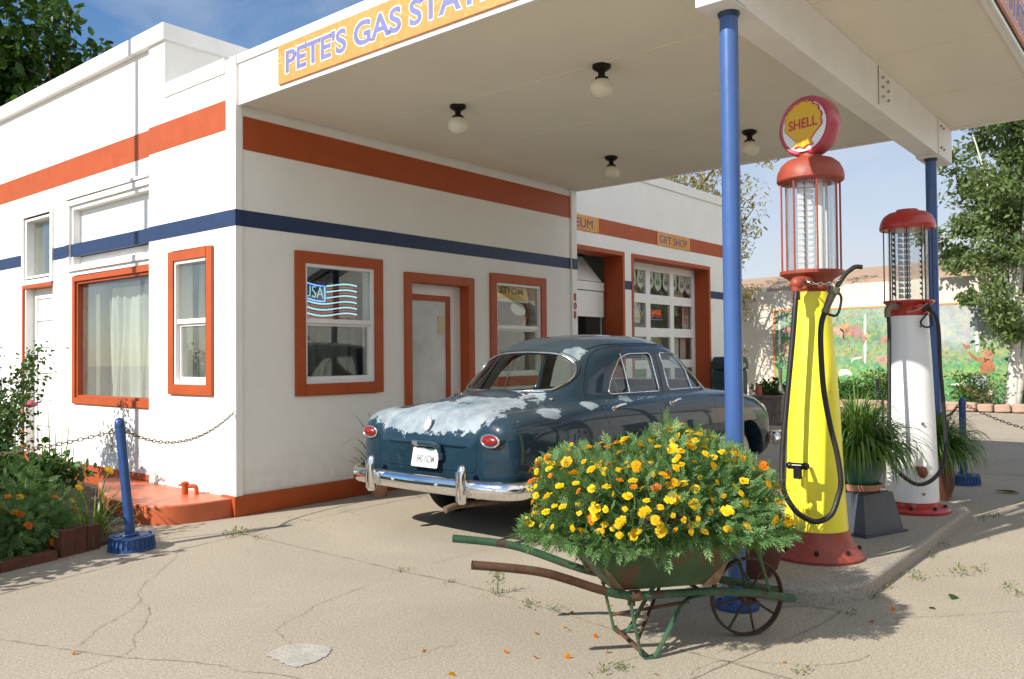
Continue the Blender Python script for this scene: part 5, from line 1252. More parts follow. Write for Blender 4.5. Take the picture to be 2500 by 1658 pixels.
# cabin, wheel wells
cab = MB().box(-.12, 2.32, -.70, .70, .44, 1.4).build('tmp', m_car, None, smooth=0)
cut_with(body, [cab]); drop(cab)
for x, z, r, hy in ((0, .30, .375, .60), (2.86, .34, .405, .62)):
    for s in (-1, 1):
        c = MB().cyl((x, s*hy, z), (x, s*1.2, z), r, n=48).build('tmp', m_car, None, smooth=0); cut_with(body, [c]); drop(c)
# hollow greenhouse
inner = house.copy(); inner.data = house.data.copy(); COL.objects.link(inner)
ic = np.empty(len(inner.data.vertices)*3, np.float32); inner.data.vertices.foreach_get('co', ic); ic = ic.reshape(-1, 3)
ic[:, 0] = 1.12+(ic[:, 0]-1.12)*.968; ic[:, 1] *= .945; ic[:, 2] = np.where(ic[:, 2] > 1.05, 1.0+(ic[:, 2]-1.0)*.945, .9)
inner.data.vertices.foreach_set('co', ic.ravel()); inner.data.update()
shell = house.copy(); shell.data = house.data.copy(); COL.objects.link(shell)
cut_with(shell, [inner])
skin = house        # kept to cut the panes from
rear_w = rpoly([(-.50, 1.168), (-.25, 1.155), (0, 1.152), (.25, 1.155), (.50, 1.168), (.565, 1.24), (.56, 1.33), (.50, 1.41), (.36, 1.468), (.18, 1.487), (0, 1.492), (-.18, 1.487), (-.36, 1.468), (-.50, 1.41), (-.56, 1.33), (-.565, 1.24)])
wind = rrect([(-.60, 1.19), (.60, 1.19), (.55, 1.44), (.40, 1.52), (-.40, 1.52), (-.55, 1.44)], .10)
rq = rrect([(.455, 1.115), (1.27, 1.115), (1.28, 1.475), (.90, 1.470), (.74, 1.43), (.60, 1.31), (.50, 1.20)], .045)
fq = rrect([(1.45, 1.12), (2.12, 1.12), (2.15, 1.17), (1.90, 1.455), (1.82, 1.475), (1.455, 1.478)], .035)
cuts = [prism_obj(rear_w, PYZ, -1.2, .75), prism_obj(wind, PYZ, 1.75, 3.2)]
side = []
for s in (-1, 1):
    for q in (rq, fq): side.append(prism_obj(q, PXZ(0), .40 if s < 0 else -1.4, 1.4 if s < 0 else -.40))
cut_with(shell, cuts+side)
panes = []
gl_ = glass_mat('car_glass', (.84,.90,.86), 1.1)
def pane_from(cut_poly, Mx, d0, d1, nm, inward):
    """the part of the body skin inside the opening, as a thin pane"""
    c = prism_obj(cut_poly, Mx, d0, d1); o = skin.copy(); o.data = skin.data.copy(); COL.objects.link(o)
    o.data = boolean(o, c, 'INTERSECT'); drop(c)
    bm = bmesh.new(); bm.from_mesh(o.data); bm.normal_update()
    bad = []
    for f in bm.faces:
        h = ref_house[0].find_nearest(f.calc_center_median())
        if h[3] > .004 or h[1].dot(f.normal) < .7 or f.calc_center_median().z < 1.02: bad.append(f)
    bmesh.ops.delete(bm, geom=bad, context='FACES')
    for v in bm.verts: v.co = v.co-ref_house[0].find_nearest(v.co)[1]*.010
    bm.to_mesh(o.data); bm.free(); o.data.shade_smooth(); o.name = nm; o.data.name = nm
    o.data.materials.clear(); o.data.materials.append(gl_); o.parent = car; return o
def fix_normals(o, refs):
    """panels keep the smooth shading of the uncut body"""
    me = o.data; me.shade_smooth(); me.set_sharp_from_angle(angle=R(30))
    nl = [None]*len(me.loops)
    for p in me.polygons:
        for li in p.loop_indices:
            co = me.vertices[me.loops[li].vertex_index].co; best = None
            for tree, fv in refs:
                h = tree.find_nearest(co, .004)
                if h[0] is None: continue
                acc = Vector()
                for vc, vn in fv[h[2]]: acc += vn/((vc-co).length+1e-5)
                acc.normalize()
                if acc.dot(p.normal) > .82: best = acc; break
            nl[li] = best if best is not None else p.normal.copy()
    me.normals_split_custom_set(nl)
# panels: cut out with a real gap round them
def panel(name, src, poly, Mx, d0, d1, gap=.0035, parent=car, refs=None):
    a = prism_obj(poly, Mx, d0, d1); b = prism_obj(offset_poly(poly, gap), Mx, d0-.002, d1+.002)
    o = src.copy(); o.data = src.data.copy(); COL.objects.link(o); o.name = name
    o.data = boolean(o, a, 'INTERSECT'); cut_with(src, [b]); drop(a, b)
    o.parent = parent; o.data.name = name
    return o
lid = panel('boot_lid', body, rrect([(-.555, .575), (.555, .575), (.565, .9), (.52, 1.3), (-.52, 1.3), (-.565, .9)], .06), PYZ, -1.3, -.19)
hood = panel('hood', body, rrect([(-.58, .93), (.58, .93), (.56, 1.3), (-.56, 1.3)], .02), PYZ, 2.56, 3.9)
rdoor = rrect([(.345, .335), (1.172, .335), (1.172, 1.3), (.10, 1.3), (.155, 1.07), (.19, .95), (.30, .72), (.36, .56)], .03)
fdoor = rrect([(1.180, .335), (2.14, .335), (2.14, 1.3), (1.180, 1.3)], .02)
doors = []
for s in (-1, 1):
    for q in (rdoor, fdoor):
        doors.append((panel('door', body, q, PXZ(0), .60 if s < 0 else -1.3, 1.3 if s < 0 else -.60), s, q is rdoor))
pans = [pane_from(rear_w, PYZ, -1.2, .75, 'rear_window', 1), pane_from(wind, PYZ, 1.75, 3.2, 'windscreen', 1)]
for s in (-1, 1):
    for q in (rq, fq): pans.append(pane_from(q, PXZ(0), .40 if s < 0 else -1.4, 1.4 if s < 0 else -.40, 'side_window', 1))
drop(*cuts, *side, inner)
for o in [body, lid, hood]+[d[0] for d in doors]: fix_normals(o, [ref_body])
fix_normals(shell, [ref_house])
for o in (body, shell, lid, hood, *[d[0] for d in doors]):
    o.data.materials.clear(); o.data.materials.append(m_car)
body.name = 'body'; body.parent = car; shell.name = 'roof'; shell.parent = car
drop(house)
allrefs = [ref_body[0], ref_house[0]]
def on_skin(pt, d, lift=.002, trees=None):
    """nearest hit on the outer skin from outside along d"""
    best = None
    for t in trees or allrefs:
        h = t.ray_cast(Vector(pt), Vector(d), 4)
        if h[0] is not None and (best is None or h[3] < best[3]): best = h
    return (best[0]+best[1]*lift, best[1]) if best else (None, None)
def trim_tube(name, poly2d, Mx, dirn, far, r, mat, parent, trees=None, closed=True, lift=.0, n=8):
    pts = []
    for a, b in poly2d:
        p = Mx @ Vector((a, b, 0)); p, _ = on_skin(p-Vector(dirn)*far, dirn, lift, trees)
        if p is not None: pts.append(p)
    return MB().tube(pts, r, n, closed=closed).build(name, mat, parent, smooth=80)
hs = [ref_house[0]]
rw = pans[0]; ws = pans[1]
trim_tube('trim', rear_w, PYZ, (1, 0, 0), 2.5, .0105, m_chrome_old, rw, hs)
trim_tube('trim', offset_poly(rear_w, .018), PYZ, (1, 0, 0), 2.5, .006, m_seal, rw, hs)
trim_tube('trim', wind, PYZ, (-1, 0, 0), 4.5, .011, m_chrome_old, ws, hs)
k = 2
for s in (-1, 1):
    dv = (0, 1, 0) if s < 0 else (0, -1, 0)
    for q, bar in ((rq, (.785, .755)), (fq, (1.885, 1.90))):
        w = pans[k]; k += 1
        trim_tube('trim', q, PXZ(0), dv, 2.0, .0062, m_chrome_old, w, hs)
        trim_tube('divider_bar', [(bar[0], 1.47), ((bar[0]+bar[1])/2, 1.3), (bar[1], 1.115)], PXZ(0), dv, 2.0, .0058, m_chrome_old, w, hs, closed=False)
    # seams of the door frames on the roof
    sm = MB()
    for path in ([(.135, 1.06), (.20, 1.20), (.31, 1.36), (.45, 1.475), (.62, 1.525), (.9, 1.545), (1.34, 1.55)], [(1.365, 1.55), (1.7, 1.535), (1.92, 1.49), (2.1, 1.36), (2.28, 1.18), (2.36, 1.09)], [(1.355, 1.55), (1.36, 1.35), (1.33, 1.10)]):
        pts = []
        for p in spline([(a, b, 0) for a, b in path], 6):
            h, _ = on_skin((p.x, s*2.0, p.y), dv, .0005, hs)
            if h is not None: pts.append(h)
        sm.tube(pts, .0035, 6)
    sm.build('door_frame_seam', m_seal, shell)
    # drip rail
    pts = []
    for p in spline([(.42, 1.505, 0), (.62, 1.548, 0), (.9, 1.562, 0), (1.35, 1.565, 0), (1.7, 1.552, 0), (1.95, 1.50, 0), (2.05, 1.43, 0)], 6):
        h, _ = on_skin((p.x, s*2.0, p.y), dv, .002, hs)
        if h is not None: pts.append(h)
    MB().tube(pts, .0055, 6).build('drip_rail', m_car, shell)
# door handles, side trim
for o, s, rear in doors:
    x0 = .33 if rear else 1.27
    hm = MB()
    (p0, n0), (p1_, n1v) = on_skin((x0, s*2, 1.00), (0, -s, 0)), on_skin((x0+.14, s*2, 1.005), (0, -s, 0))
    up = Vector((0, 0, 1))
    hm.tube(spline([p0, p0+n0*.03, p0.lerp(p1_, .4)+n0*.042+up*.008, p1_+n0*.036+up*.012, p1_+n0*.03+up*.010], 5), [.013]*6+[.012]*6+[.011]*6+[.007]*3, 8)
    hm.ell(tuple(p0+n0*.004), (.024, .012, .024), 12, 8).ell(tuple(p0.lerp(p1_, .35)+n0*.003-up*.03), (.012, .006, .012), 10, 6)
    hm.build('handle', m_chrome_old, o)
for s in (-1, 1):
    pts, rr_ = [], []
    X = np.linspace(-.80, 3.1, 60)
    for x in X:
        if abs(x-2.86) < .34: continue
        h, _ = on_skin((x, s*2, .612-.004*x), (0, -s, 0), .004, [ref_body[0]])
        pts.append(h); rr_.append(.006+.012*min(1, (x+.80)/.25))
    seg = [i for i in range(len(pts)-1) if (pts[i+1]-pts[i]).length > .3]
    cutp = seg[0]+1 if seg else len(pts)
    MB().tube(pts[:cutp], rr_[:cutp], 8).build('side_trim', m_chrome_old, car)

# rear lamps in bullet pods
m_lens = M('red_lens', (.22,.006,.006), .25, var=.3, vs=60, coat=.3)
for s in (-1, 1):
    pod = MB()
    for k_, (x, r) in enumerate([(-1.035, .0)]): pass
    ringp = [(-1.045, .90), (-1.03, 1.0), (-1.0, 1.06), (-.95, 1.08), (-.85, 1.0), (-.72, .78), (-.58, .45), (-.48, .08)]
    V, F = [], []; m_ = 20
    for x, k_ in ringp:
        cy = s*(.695+.10*min(1, (x+1.045)/.35)*.9)
        for q in range(m_):
            a = 2*math.pi*q/m_; V.append((x, cy+.092*k_*math.cos(a), .825+.047*k_*math.sin(a)))
    for i in range(len(ringp)-1):
        for q in range(m_): F.append((i*m_+q, i*m_+(q+1) % m_, (i+1)*m_+(q+1) % m_, (i+1)*m_+q))
    F.append(tuple(range(m_)))
    po = pod.add(V, F).build('tail_lamp', m_car, car, smooth=50)
    cyl_ = s*.695
    MB().tube([(-1.047, cyl_+.088*math.cos(q*.2618), .825+.046*math.sin(q*.2618)) for q in range(24)], .0095, 8, closed=True).build('lamp_rim', m_chrome, po, smooth=80)
    ln_ = MB().ell((-1.045, cyl_, .825), (.030, .080, .038), 24, 14); ln_.ell((-1.066, cyl_, .825), (.012, .018, .012), 10, 6)
    ln_.build('lens', m_lens, po, smooth=80)
# bumpers
def bumper(path, name, zc, h=.072, flip=1):
    P = spline(path, 8); V, F = [], []; prof = [(-1.0, -.10), (-.93, .35), (-.62, .80), (-.2, .97), (.12, 1.0), (.45, .92), (.8, .62), (.97, .2), (1.0, -.15), (.5, -.05), (-.5, -.05)]
    m_ = len(prof)
    for i, p in enumerate(P):
        t = (P[min(i+1, len(P)-1)]-P[max(i-1, 0)]).normalized(); nrm = Vector((t.y, -t.x, 0))*flip
        e = min(i, len(P)-1-i)/5.0; k_ = .72+.28*min(1, e)
        for a, b in prof: V.append(tuple(p+Vector((0, 0, zc+a*h*k_))+nrm*(b*.042*k_)))
    for i in range(len(P)-1):
        for q in range(m_): F.append((i*m_+q, i*m_+(q+1) % m_, (i+1)*m_+(q+1) % m_, (i+1)*m_+q))
    F.append(tuple(range(m_))[::-1]); F.append(tuple((len(P)-1)*m_+q for q in range(m_)))
    return MB().add(V, F).build(name, m_chrome_old, car, smooth=55)
rb = [(-.80, .945, 0), (-.92, .940, 0), (-1.01, .905, 0), (-1.075, .82, 0), (-1.11, .66, 0), (-1.135, .35, 0), (-1.145, 0, 0), (-1.135, -.35, 0), (-1.11, -.66, 0), (-1.075, -.82, 0), (-1.01, -.905, 0), (-.92, -.940, 0), (-.80, -.945, 0)]
rbm = bumper(rb, 'rear_bumper', .465, .068, 1)
fbp = [(3.46, .925, 0), (3.58, .91, 0), (3.69, .86, 0), (3.80, .70, 0), (3.85, .35, 0), (3.865, 0, 0), (3.85, -.35, 0), (3.80, -.70, 0), (3.69, -.86, 0), (3.58, -.91, 0), (3.46, -.925, 0)]
fbm = bumper(fbp, 'front_bumper', .475, .074, -1)
for s in (-1, 1):
    for par, x0, dr in ((rbm, -1.165, -1), (fbm, 3.87, 1)):
        gv = MB(); pr_ = [(.355, .035, .030), (.37, .045, .045), (.43, .055, .050), (.50, .055, .050), (.56, .050, .046), (.60, .04, .042), (.635, .024, .034), (.648, .008, .018)]
        V, F = [], []; m_ = 14
        for z, dx, hw in pr_:
            for q in range(m_):
                a = 2*math.pi*q/m_; V.append((x0+dr*(dx*math.cos(a)*.8+.01)-(z-.48)*.0, s*.525+hw*.85*math.sin(a), z))
        for i in range(len(pr_)-1):
            for q in range(m_): F.append((i*m_+q, i*m_+(q+1) % m_, (i+1)*m_+(q+1) % m_, (i+1)*m_+q))
        F.append(tuple(range(m_))[::-1]); F.append(tuple((len(pr_)-1)*m_+q for q in range(m_)))
        gv.add(V, F); gv.box(min(x0, x0-dr*.15), max(x0, x0-dr*.15), s*.525-.02, s*.525+.02, .44, .52)
        for sx in (-.017, .017): gv.tube([(x0+dr*.05, s*.525+sx, .38), (x0+dr*.055, s*.525+sx, .60)], .006, 6)
        gv.build('bumper_guard', m_chrome_old, par, smooth=50)
for y in (-.80, .80, -.25, .25): MB().ell((-1.125 if abs(y) > .5 else -1.184, y, .475), (.012, .014, .014), 10, 6).build('bumper_bolt', m_chrome, rbm)
# number plate, handle, badge, hinges, exhaust
Mpl = plane_matrix((-1.105, .115, .585), (0, -1, 0), (.22, 0, 1))
plate = MB().prism(rrect([(0, 0), (.30, 0), (.30, .152), (0, .152)], .012, 3), Mpl, -.002, .002).build('number_plate', M('white_plate', (.58,.58,.56), .35, var=.05, vs=6), car)
text_mesh('plate_number', '840 NDM', M('worn_plate_ink', (.13,.14,.16), .5, var=.2, vs=40), Mpl @ Matrix.Translation((.055, .035, .0022)), .20, .062, plate, .004, .0006)
MB().prism([(.13, .152), (.26, .152), (.24, .136), (.20, .130), (.16, .136)], Mpl, .0021, .003).build('plate_arc', M('plate_green', (.06,.16,.12), .5), plate)
MB().box(-1.058, -1.03, -.15, .155, .585, .75).build('plate_recess', m_black, lid, bevel=.02)
MB().tube(spline([(-1.05, .10, .765), (-1.10, .085, .772), (-1.105, .02, .772)], 5), .021, 12).build('lamp_housing', m_chrome, lid, smooth=80)
MB().tube(spline([(-1.104, .019, .772), (-1.104, -.10, .772), (-1.100, -.155, .768), (-1.085, -.185, .745), (-1.068, -.195, .69), (-1.062, -.195, .65)], 6), [.021]*12+[.024]*12+[.028]*6+[.012], 12).build('boot_handle', m_car, lid, smooth=80)
bd = MB().prism([(-.03, .05), (.03, .05), (.034, .01), (.024, -.03), (0, -.048), (-.024, -.03), (-.034, .01)], plane_matrix((-1.022, .0, .905), (0, -1, 0), (.42, 0, 1)), -.004, .012).box(-1.01, -1.0, -.02, .02, .95, .975)
bd.build('badge', M('worn_white_badge', (.55,.56,.56), .35, .3, var=.4, vs=60), lid, bevel=.003)
hg = MB()
for s in (-1, 1):
    a, n_a = on_skin((-.36, s*.42, 2), (0, 0, -1)); b, n_b = on_skin((-.20, s*.43, 2), (0, 0, -1))
    hg.tube(spline([a+n_a*.005, a.lerp(b, .5)+n_a*.016, b+n_b*.010], 5), [.006]*3+[.011]*5+[.013]*3, 8)
hg.build('boot_hinge', m_chrome_old, car)
MB().tube(spline([(-1.20, -.37, .30), (-1.05, -.38, .315), (-.6, -.42, .30), (-.3, -.42, .28)], 5), .026, 12).build('exhaust_pipe', M('rusty_exhaust', (.13,.085,.055), .8, var=.4, vs=18), car)
# underside, front end
MB().box(.3, 3.4, -.40, .40, .25, .31).cyl((0, -.6, .33), (0, .6, .33), .04, n=12).ell((0, 0, .33), (.13, .13, .13)).box(-.2, .35, -.12, .12, .28, .36).build('underbody', M('underbody_black', (.015,.014,.013), .8), car)
gr = MB().tube(spline([(3.66, .62, .62), (3.74, .3, .615), (3.76, 0, .615), (3.74, -.3, .615), (3.66, -.62, .62)], 6), .03, 10)
gr.ell((3.74, 0, .63), (.07, .11, .11))
gr.build('grille', m_chrome, car, smooth=70)
for s in (-1, 1):
    hl = MB().lathe([(.13, -.08), (.125, .0), (.112, .018), (.10, .012), (.0001, .0)], (0, 0), 28, M=plane_matrix((3.60, s*.665, .775), (0, 1, 0), (0, 0, 1))).build('headlight', m_chrome, car, smooth=60)
    MB().ell((3.612, s*.665, .775), (.03, .10, .10)).build('lens', M('headlight_glass', (.6,.62,.62), .08, coat=1.0), hl, smooth=80)
# wheels
m_tyre = M('tyre_rubber', (.014,.013,.012), .8, var=.2, vs=20); m_ww = M('whitewall', (.55,.53,.48), .7); m_hub = M('blue_steel_rim', (.02,.05,.08), .35)
for x in (0, 2.86):
    for s in (-1, 1):
        Mt_ = plane_matrix((x, s*.705, .335), (1, 0, 0), (0, 0, 1)) if s < 0 else plane_matrix((x, s*.705, .335), (-1, 0, 0), (0, 0, 1))
        ty = MB().lathe([(.20, -.07), (.25, -.085), (.30, -.082), (.325, -.066), (.335, -.045), (.336, 0), (.335, .045), (.325, .066), (.30, .082), (.25, .085), (.20, .07)], (0, 0), 48, M=Mt_).build('wheel', m_tyre, car, smooth=60)
        MB().lathe([(.205, .076), (.225, .0855), (.262, .0865), (.268, .0855)], (0, 0), 48, M=Mt_).build('whitewall', m_ww, ty, smooth=60)
        MB().lathe([(.21, -.05), (.21, .062), (.195, .068), (.175, .055), (.15, .06)], (0, 0), 40, M=Mt_).build('rim', m_hub, ty, smooth=60)
        MB().lathe([(.152, .055), (.145, .072), (.11, .085), (.06, .095), (.0001, .098)], (0, 0), 40, M=Mt_).build('hubcap', m_chrome, ty, smooth=70)
# interior
m_seat = M('worn_tan_seat', (.26,.21,.15), .8, var=.15, vs=6); m_dash = M('dash_paint', (.03,.06,.08), .35)
for x, nm in ((.22, 'rear_seat'), (1.22, 'front_seat')):
    se = MB().box(x, x+.5, -.64, .64, .45, .72).build(nm, m_seat, car, bevel=.05, seg=3)
    MB().prism([(0, 0), (.14, 0), (.02, .46), (-.10, .46)], plane_matrix((x-.06, -.64, .62), (1, 0, 0), (0, 0, 1)), -1.28, 0).build('seat_back', m_seat, se, bevel=.04, seg=3)
MB().prism([(2.02, .80), (2.30, .80), (2.30, 1.12), (2.12, 1.12), (2.03, 1.02)], PXZ(0), -.69, .69).build('dashboard', m_dash, car, bevel=.02)
Ms2 = plane_matrix((1.90, .36, 1.03), (0, 1, 0), (.35, 0, .94))
sw_ = MB().lathe([(.205+.013*math.cos(q*.785), .013*math.sin(q*.785)) for q in range(9)], (0, 0), 36, M=Ms2, cap=False)
for a in (0, 2.1, 4.2): sw_.tube([Ms2 @ Vector((0, 0, -.02)), Ms2 @ Vector((.205*math.cos(a), .205*math.sin(a), 0))], .008, 6)
sw_.tube([Ms2 @ Vector((0, 0, 0)), (2.2, .36, .92)], .02, 8); sw_.build('steering_wheel', M('ivory_wheel', (.42,.38,.28), .4), car)
ca = MB().box(-.10, 2.30, -.695, .695, .445, .455).box(-.115, -.105, -.69, .69, .455, 1.0)
ca.build('cabin_floor', M('dark_carpet', (.03,.028,.025), .95), car, smooth=0)
MB().box(-.12, .14, -.56, .56, 1.085, 1.10).build('parcel_shelf', M('grey_shelf', (.22,.21,.18), .9), car, smooth=0)
MB().box(2.0, 2.06, -.10, .10, 1.42, 1.47).tube([(2.03, 0, 1.47), (2.06, 0, 1.53)], .008, 6).build('mirror', m_black, car)

# ================================================================== PLANTS
def unit(v): return v/np.maximum(np.linalg.norm(v, axis=-1, keepdims=True), 1e-9)
def frames(d, rs, roll=None):
    """orthonormal frames with x = d"""
    r = unit(rs.normal(size=d.shape)) if roll is None else roll
    z = unit(np.cross(d, r)); y = np.cross(z, d); return np.stack([d, y, z], -1)
def stamp(tv, tf, pos, fr, size):
    """copies of a template (verts along +x) at pos with frames fr"""
    n, m = len(pos), len(tv)
    V = np.einsum('nij,mj->nmi', fr, tv)*size[:, None, None]+pos[:, None, :]
    F = (tf[None]+np.arange(n)[:, None, None]*m).reshape(-1, tf.shape[1])
    return V.reshape(-1, 3), F
LEAF_V = np.array([(0,0,0), (.35,.26,.05), (.75,.20,.03), (1,0,-.06), (.75,-.20,.03), (.35,-.26,.05), (.5,0,-.03)], float)
LEAF_F = np.array([(0,6,2,1), (6,3,2,2), (0,5,4,6), (6,4,3,3)])
LEAF_F = np.array([(0,6,1),(1,6,2),(6,3,2),(0,5,6),(5,4,6),(6,4,3)])
def leaves(name, pos, size, mat, parent, rs, up=.25, out=None, outk=.5, tv=LEAF_V, tf=LEAF_F, width=1.0, droop=0.0):
    d = rs.normal(size=pos.shape); d = unit(d)
    if out is not None: d = d+out*outk
    d[:, 2] -= droop; d = unit(d)
    roll = unit(rs.normal(size=pos.shape)*.6+np.array([0, 0, 1.0])*up*4)
    z = unit(roll-d*np.sum(roll*d, -1, keepdims=True)); y = np.cross(z, d); fr = np.stack([d, y, z], -1)
    t = tv.copy(); t[:, 1] *= width
    V, F = stamp(t, tf, pos, fr, size)
    var = np.repeat(rs.random(len(pos)), len(tf))
    return np_mesh(name, V, F, mat, parent, var)
def pinnate(n=4, L=1.0, w=.050, l=.36):
    V, F = [], []
    def leaflet(b, d, ll, ww):
        d = np.array(d)/np.linalg.norm(d); s = np.array([-d[1], d[0], 0]); b = np.array(b); k = len(V)
        V.extend([b, b+d*ll*.45+s*ww, b+d*ll+np.array([0, 0, -.03]), b+d*ll*.45-s*ww]); F.append((k, k+1, k+2)); F.append((k, k+2, k+3))
    for i in range(n):
        x = .18+.62*i/n; ll = l*(1-.35*abs(i/n-.4))
        for s in (1, -1): leaflet((x, 0, 0), (.75, s*.75, .12), ll, w)
    leaflet((.72, 0, 0), (1, 0, 0), .36, w*1.1)
    k = len(V); V.extend([np.array(p) for p in ((0,.012,0), (.8,.008,0), (.8,-.008,0), (0,-.012,0))]); F.extend([(k, k+1, k+2), (k, k+2, k+3)])
    return np.array(V), np.array(F)
PIN_V, PIN_F = pinnate()
def blades(name, base, n, length, mat, parent, rs, spread=.9, width=.010, seg=7, lean=(0, 0), stiff=.5, rad=.06, minz=None):
    """long arching grass blades"""
    V, F, var = [], [], []
    for i in range(n):
        a = rs.random()*2*math.pi; el = R(rs.uniform(38, 88)); L = length*rs.uniform(.55, 1.1); k = rs.uniform(.6, 1.35)*spread
        p = np.array(base)+np.array([math.cos(a), math.sin(a), 0])*rad*rs.random(); d = np.array([math.cos(a)*math.cos(el)+lean[0], math.sin(a)*math.cos(el)+lean[1], math.sin(el)])
        sd = np.array([-math.sin(a), math.cos(a), 0])*width*rs.uniform(.7, 1.2); st = L/seg; v0 = len(V); tw = rs.uniform(-.6, .6)
        for s in range(seg+1):
            w = (1-(s/seg)**2.2)*.5+.02; u = np.array([0, 0, 1])*math.sin(tw)*.5
            V.append(p+(sd+u*width)*w); V.append(p-(sd+u*width)*w)
            d = d/np.linalg.norm(d); p = p+d*st; d = d+np.array([0, 0, -1])*k*(s+1)/seg*.42
            if minz is not None and p[2] < minz: p[2] = minz
        for s in range(seg): F.append((v0+2*s, v0+2*s+1, v0+2*s+3, v0+2*s+2))
        var += [rs.random()]*seg
    return np_mesh(name, np.array(V), np.array(F), mat, parent, np.array(var), smooth=True)
def shape_pts(rs, n, c, r, shell=.55, bump=.18, seed=0):
    """points through an uneven ellipsoid, denser near its skin"""
    d = unit(rs.normal(size=(n, 3))); ph = np.array([seed+1.3, seed+2.1, seed+.7])
    k = 1+bump*(np.sin(d[:, 0]*5+ph[0])*np.cos(d[:, 1]*4+ph[1])+.6*np.sin(d[:, 2]*6+ph[2]+d[:, 0]*3))
    t = 1-shell*rs.random(n)**1.7
    return np.array(c)+d*np.array(r)*(k*t)[:, None], d

m_bark = M('grey_bark', (.13,.10,.07), .9, var=.3, vs=8, bs=.6, bscale=20)
m_birch = M('white_bark', (.60,.58,.52), .8, var=.15, vs=6, wear=(.08,.07,.06), wear_amt=.60, wear_scale=5)
def branches(parent, root, top, r0, mat, rs, tips, name='trunk', fork=()):
    t = MB()
    trunk = spline([root, tuple(np.array(root)*.6+np.array(top)*.4+rs.normal(size=3)*.08*np.array([1, 1, 0])), top], 8)
    t.tube(trunk, [r0*(1-.75*i/(len(trunk)-1)) for i in range(len(trunk))], 10)
    for q in tips:
        i = rs.integers(len(trunk)//4, len(trunk)-2); b = trunk[i]; q = Vector(q); mid = b.lerp(q, .5)+Vector((0, 0, .12*(q-b).length))
        P = spline([b, mid, q], 5); rr = r0*.42*(1-.6*i/len(trunk))
        t.tube(P, [rr*(1-.85*k/(len(P)-1)) for k in range(len(P))], 6)
    for f in fork: t.tube(*f)
    return t.build(name, mat, parent, smooth=60)

def tree(name, label, base, crown_c, crown_r, nclump, nleaf, lsize, mat, bark, seed, r0, clump=.32, group=None, droop=0.0, width=1.0, bump_=.25, gap=0.0, fork=(), trunk_top=None):
    rs = np.random.default_rng(seed); t = thing(name, label, 'tree', base, 0, group)
    cc = np.array(crown_c)-np.array(base); C, d = shape_pts(rs, nclump, cc, crown_r, .75, bump_, seed)
    tt = tuple(cc+np.array([0, 0, crown_r[2]*.55])) if trunk_top is None else trunk_top
    branches(t, (0, 0, -.1), tt, r0, bark, rs, [tuple(c) for c in C[:min(nclump, 46)]], fork=fork)
    per = rs.integers(int(nleaf/nclump*.4), int(nleaf/nclump*1.6)+1, nclump)
    idx = np.repeat(np.arange(nclump), per)
    cr_ = clump*np.mean(crown_r)*rs.uniform(.6, 1.25, nclump)
    off = unit(rs.normal(size=(len(idx), 3)))*(rs.random(len(idx))**.45)[:, None]*np.array([1, 1, .72])
    pos = C[idx]+off*cr_[idx][:, None]
    leaves('crown', pos, lsize*rs.uniform(.65, 1.25, len(idx)), mat, t, rs, .25, off, .5, droop=droop, width=width)
    return t
m_leaf_dark = leaf_mat('dark_maple_leaf', (.018,.050,.008), (.060,.125,.018), .35)
m_leaf_aspen = leaf_mat('aspen_leaf', (.080,.135,.045), (.22,.29,.12), .40)
m_leaf_yel = leaf_mat('yellow_green_leaf', (.16,.14,.035), (.34,.29,.10), .4, cc=(.40,.34,.20))
m_leaf_hedge = leaf_mat('hedge_leaf', (.03,.075,.010), (.10,.19,.03), .35)
tree('maple_tree', 'dark leafy tree rising behind the roof parapet at the far left', (4.0, 15.4, 0), (3.4, 15.2, 7.6), (3.9, 3.2, 3.0), 120, 15000, .27, m_leaf_dark, m_bark, 5, .26, .24, bump_=.30)
tree('maple_tree', 'second dark leafy tree at the photo edge behind the roof parapet', (-2.6, 17.5, 0), (-3.0, 17.5, 8.2), (3.2, 3.0, 3.6), 90, 9000, .28, m_leaf_dark, m_bark, 6, .26, .26)
tree('aspen_tree', 'tall aspen with white trunks standing in front of the mural at the right edge', (19.75, -3.25, .05), (19.75, -3.5, 5.2), (1.75, 1.75, 3.5), 150, 27000, .145, m_leaf_aspen, m_birch, 8, .17, .20, bump_=.32,
     fork=[(spline([(.02, -.05, -.1), (.0, -.28, 1.2), (-.1, -.62, 2.6), (-.1, -.9, 4.4)], 6), [.13]*7+[.10]*6+[.06]*6, 10)])
tree('olive_tree', 'sparse yellow green tree behind the garage parapet, thinning out beside the near blue column', (18.1, 5.0, 0), (18.0, 4.75, 5.35), (1.8, 2.4, 2.2), 100, 7000, .17, m_leaf_yel, m_bark, 11, .2, .22, width=.55, bump_=.35)
tree('olive_tree', 'wispy lower yellow green tree leaning on the cream wall left of the mural', (19.3, 4.3, 0), (19.2, 4.0, 3.2), (.7, .75, 1.3), 40, 1300, .12, m_leaf_yel, m_bark, 12, .08, .26, width=.55, bump_=.4)

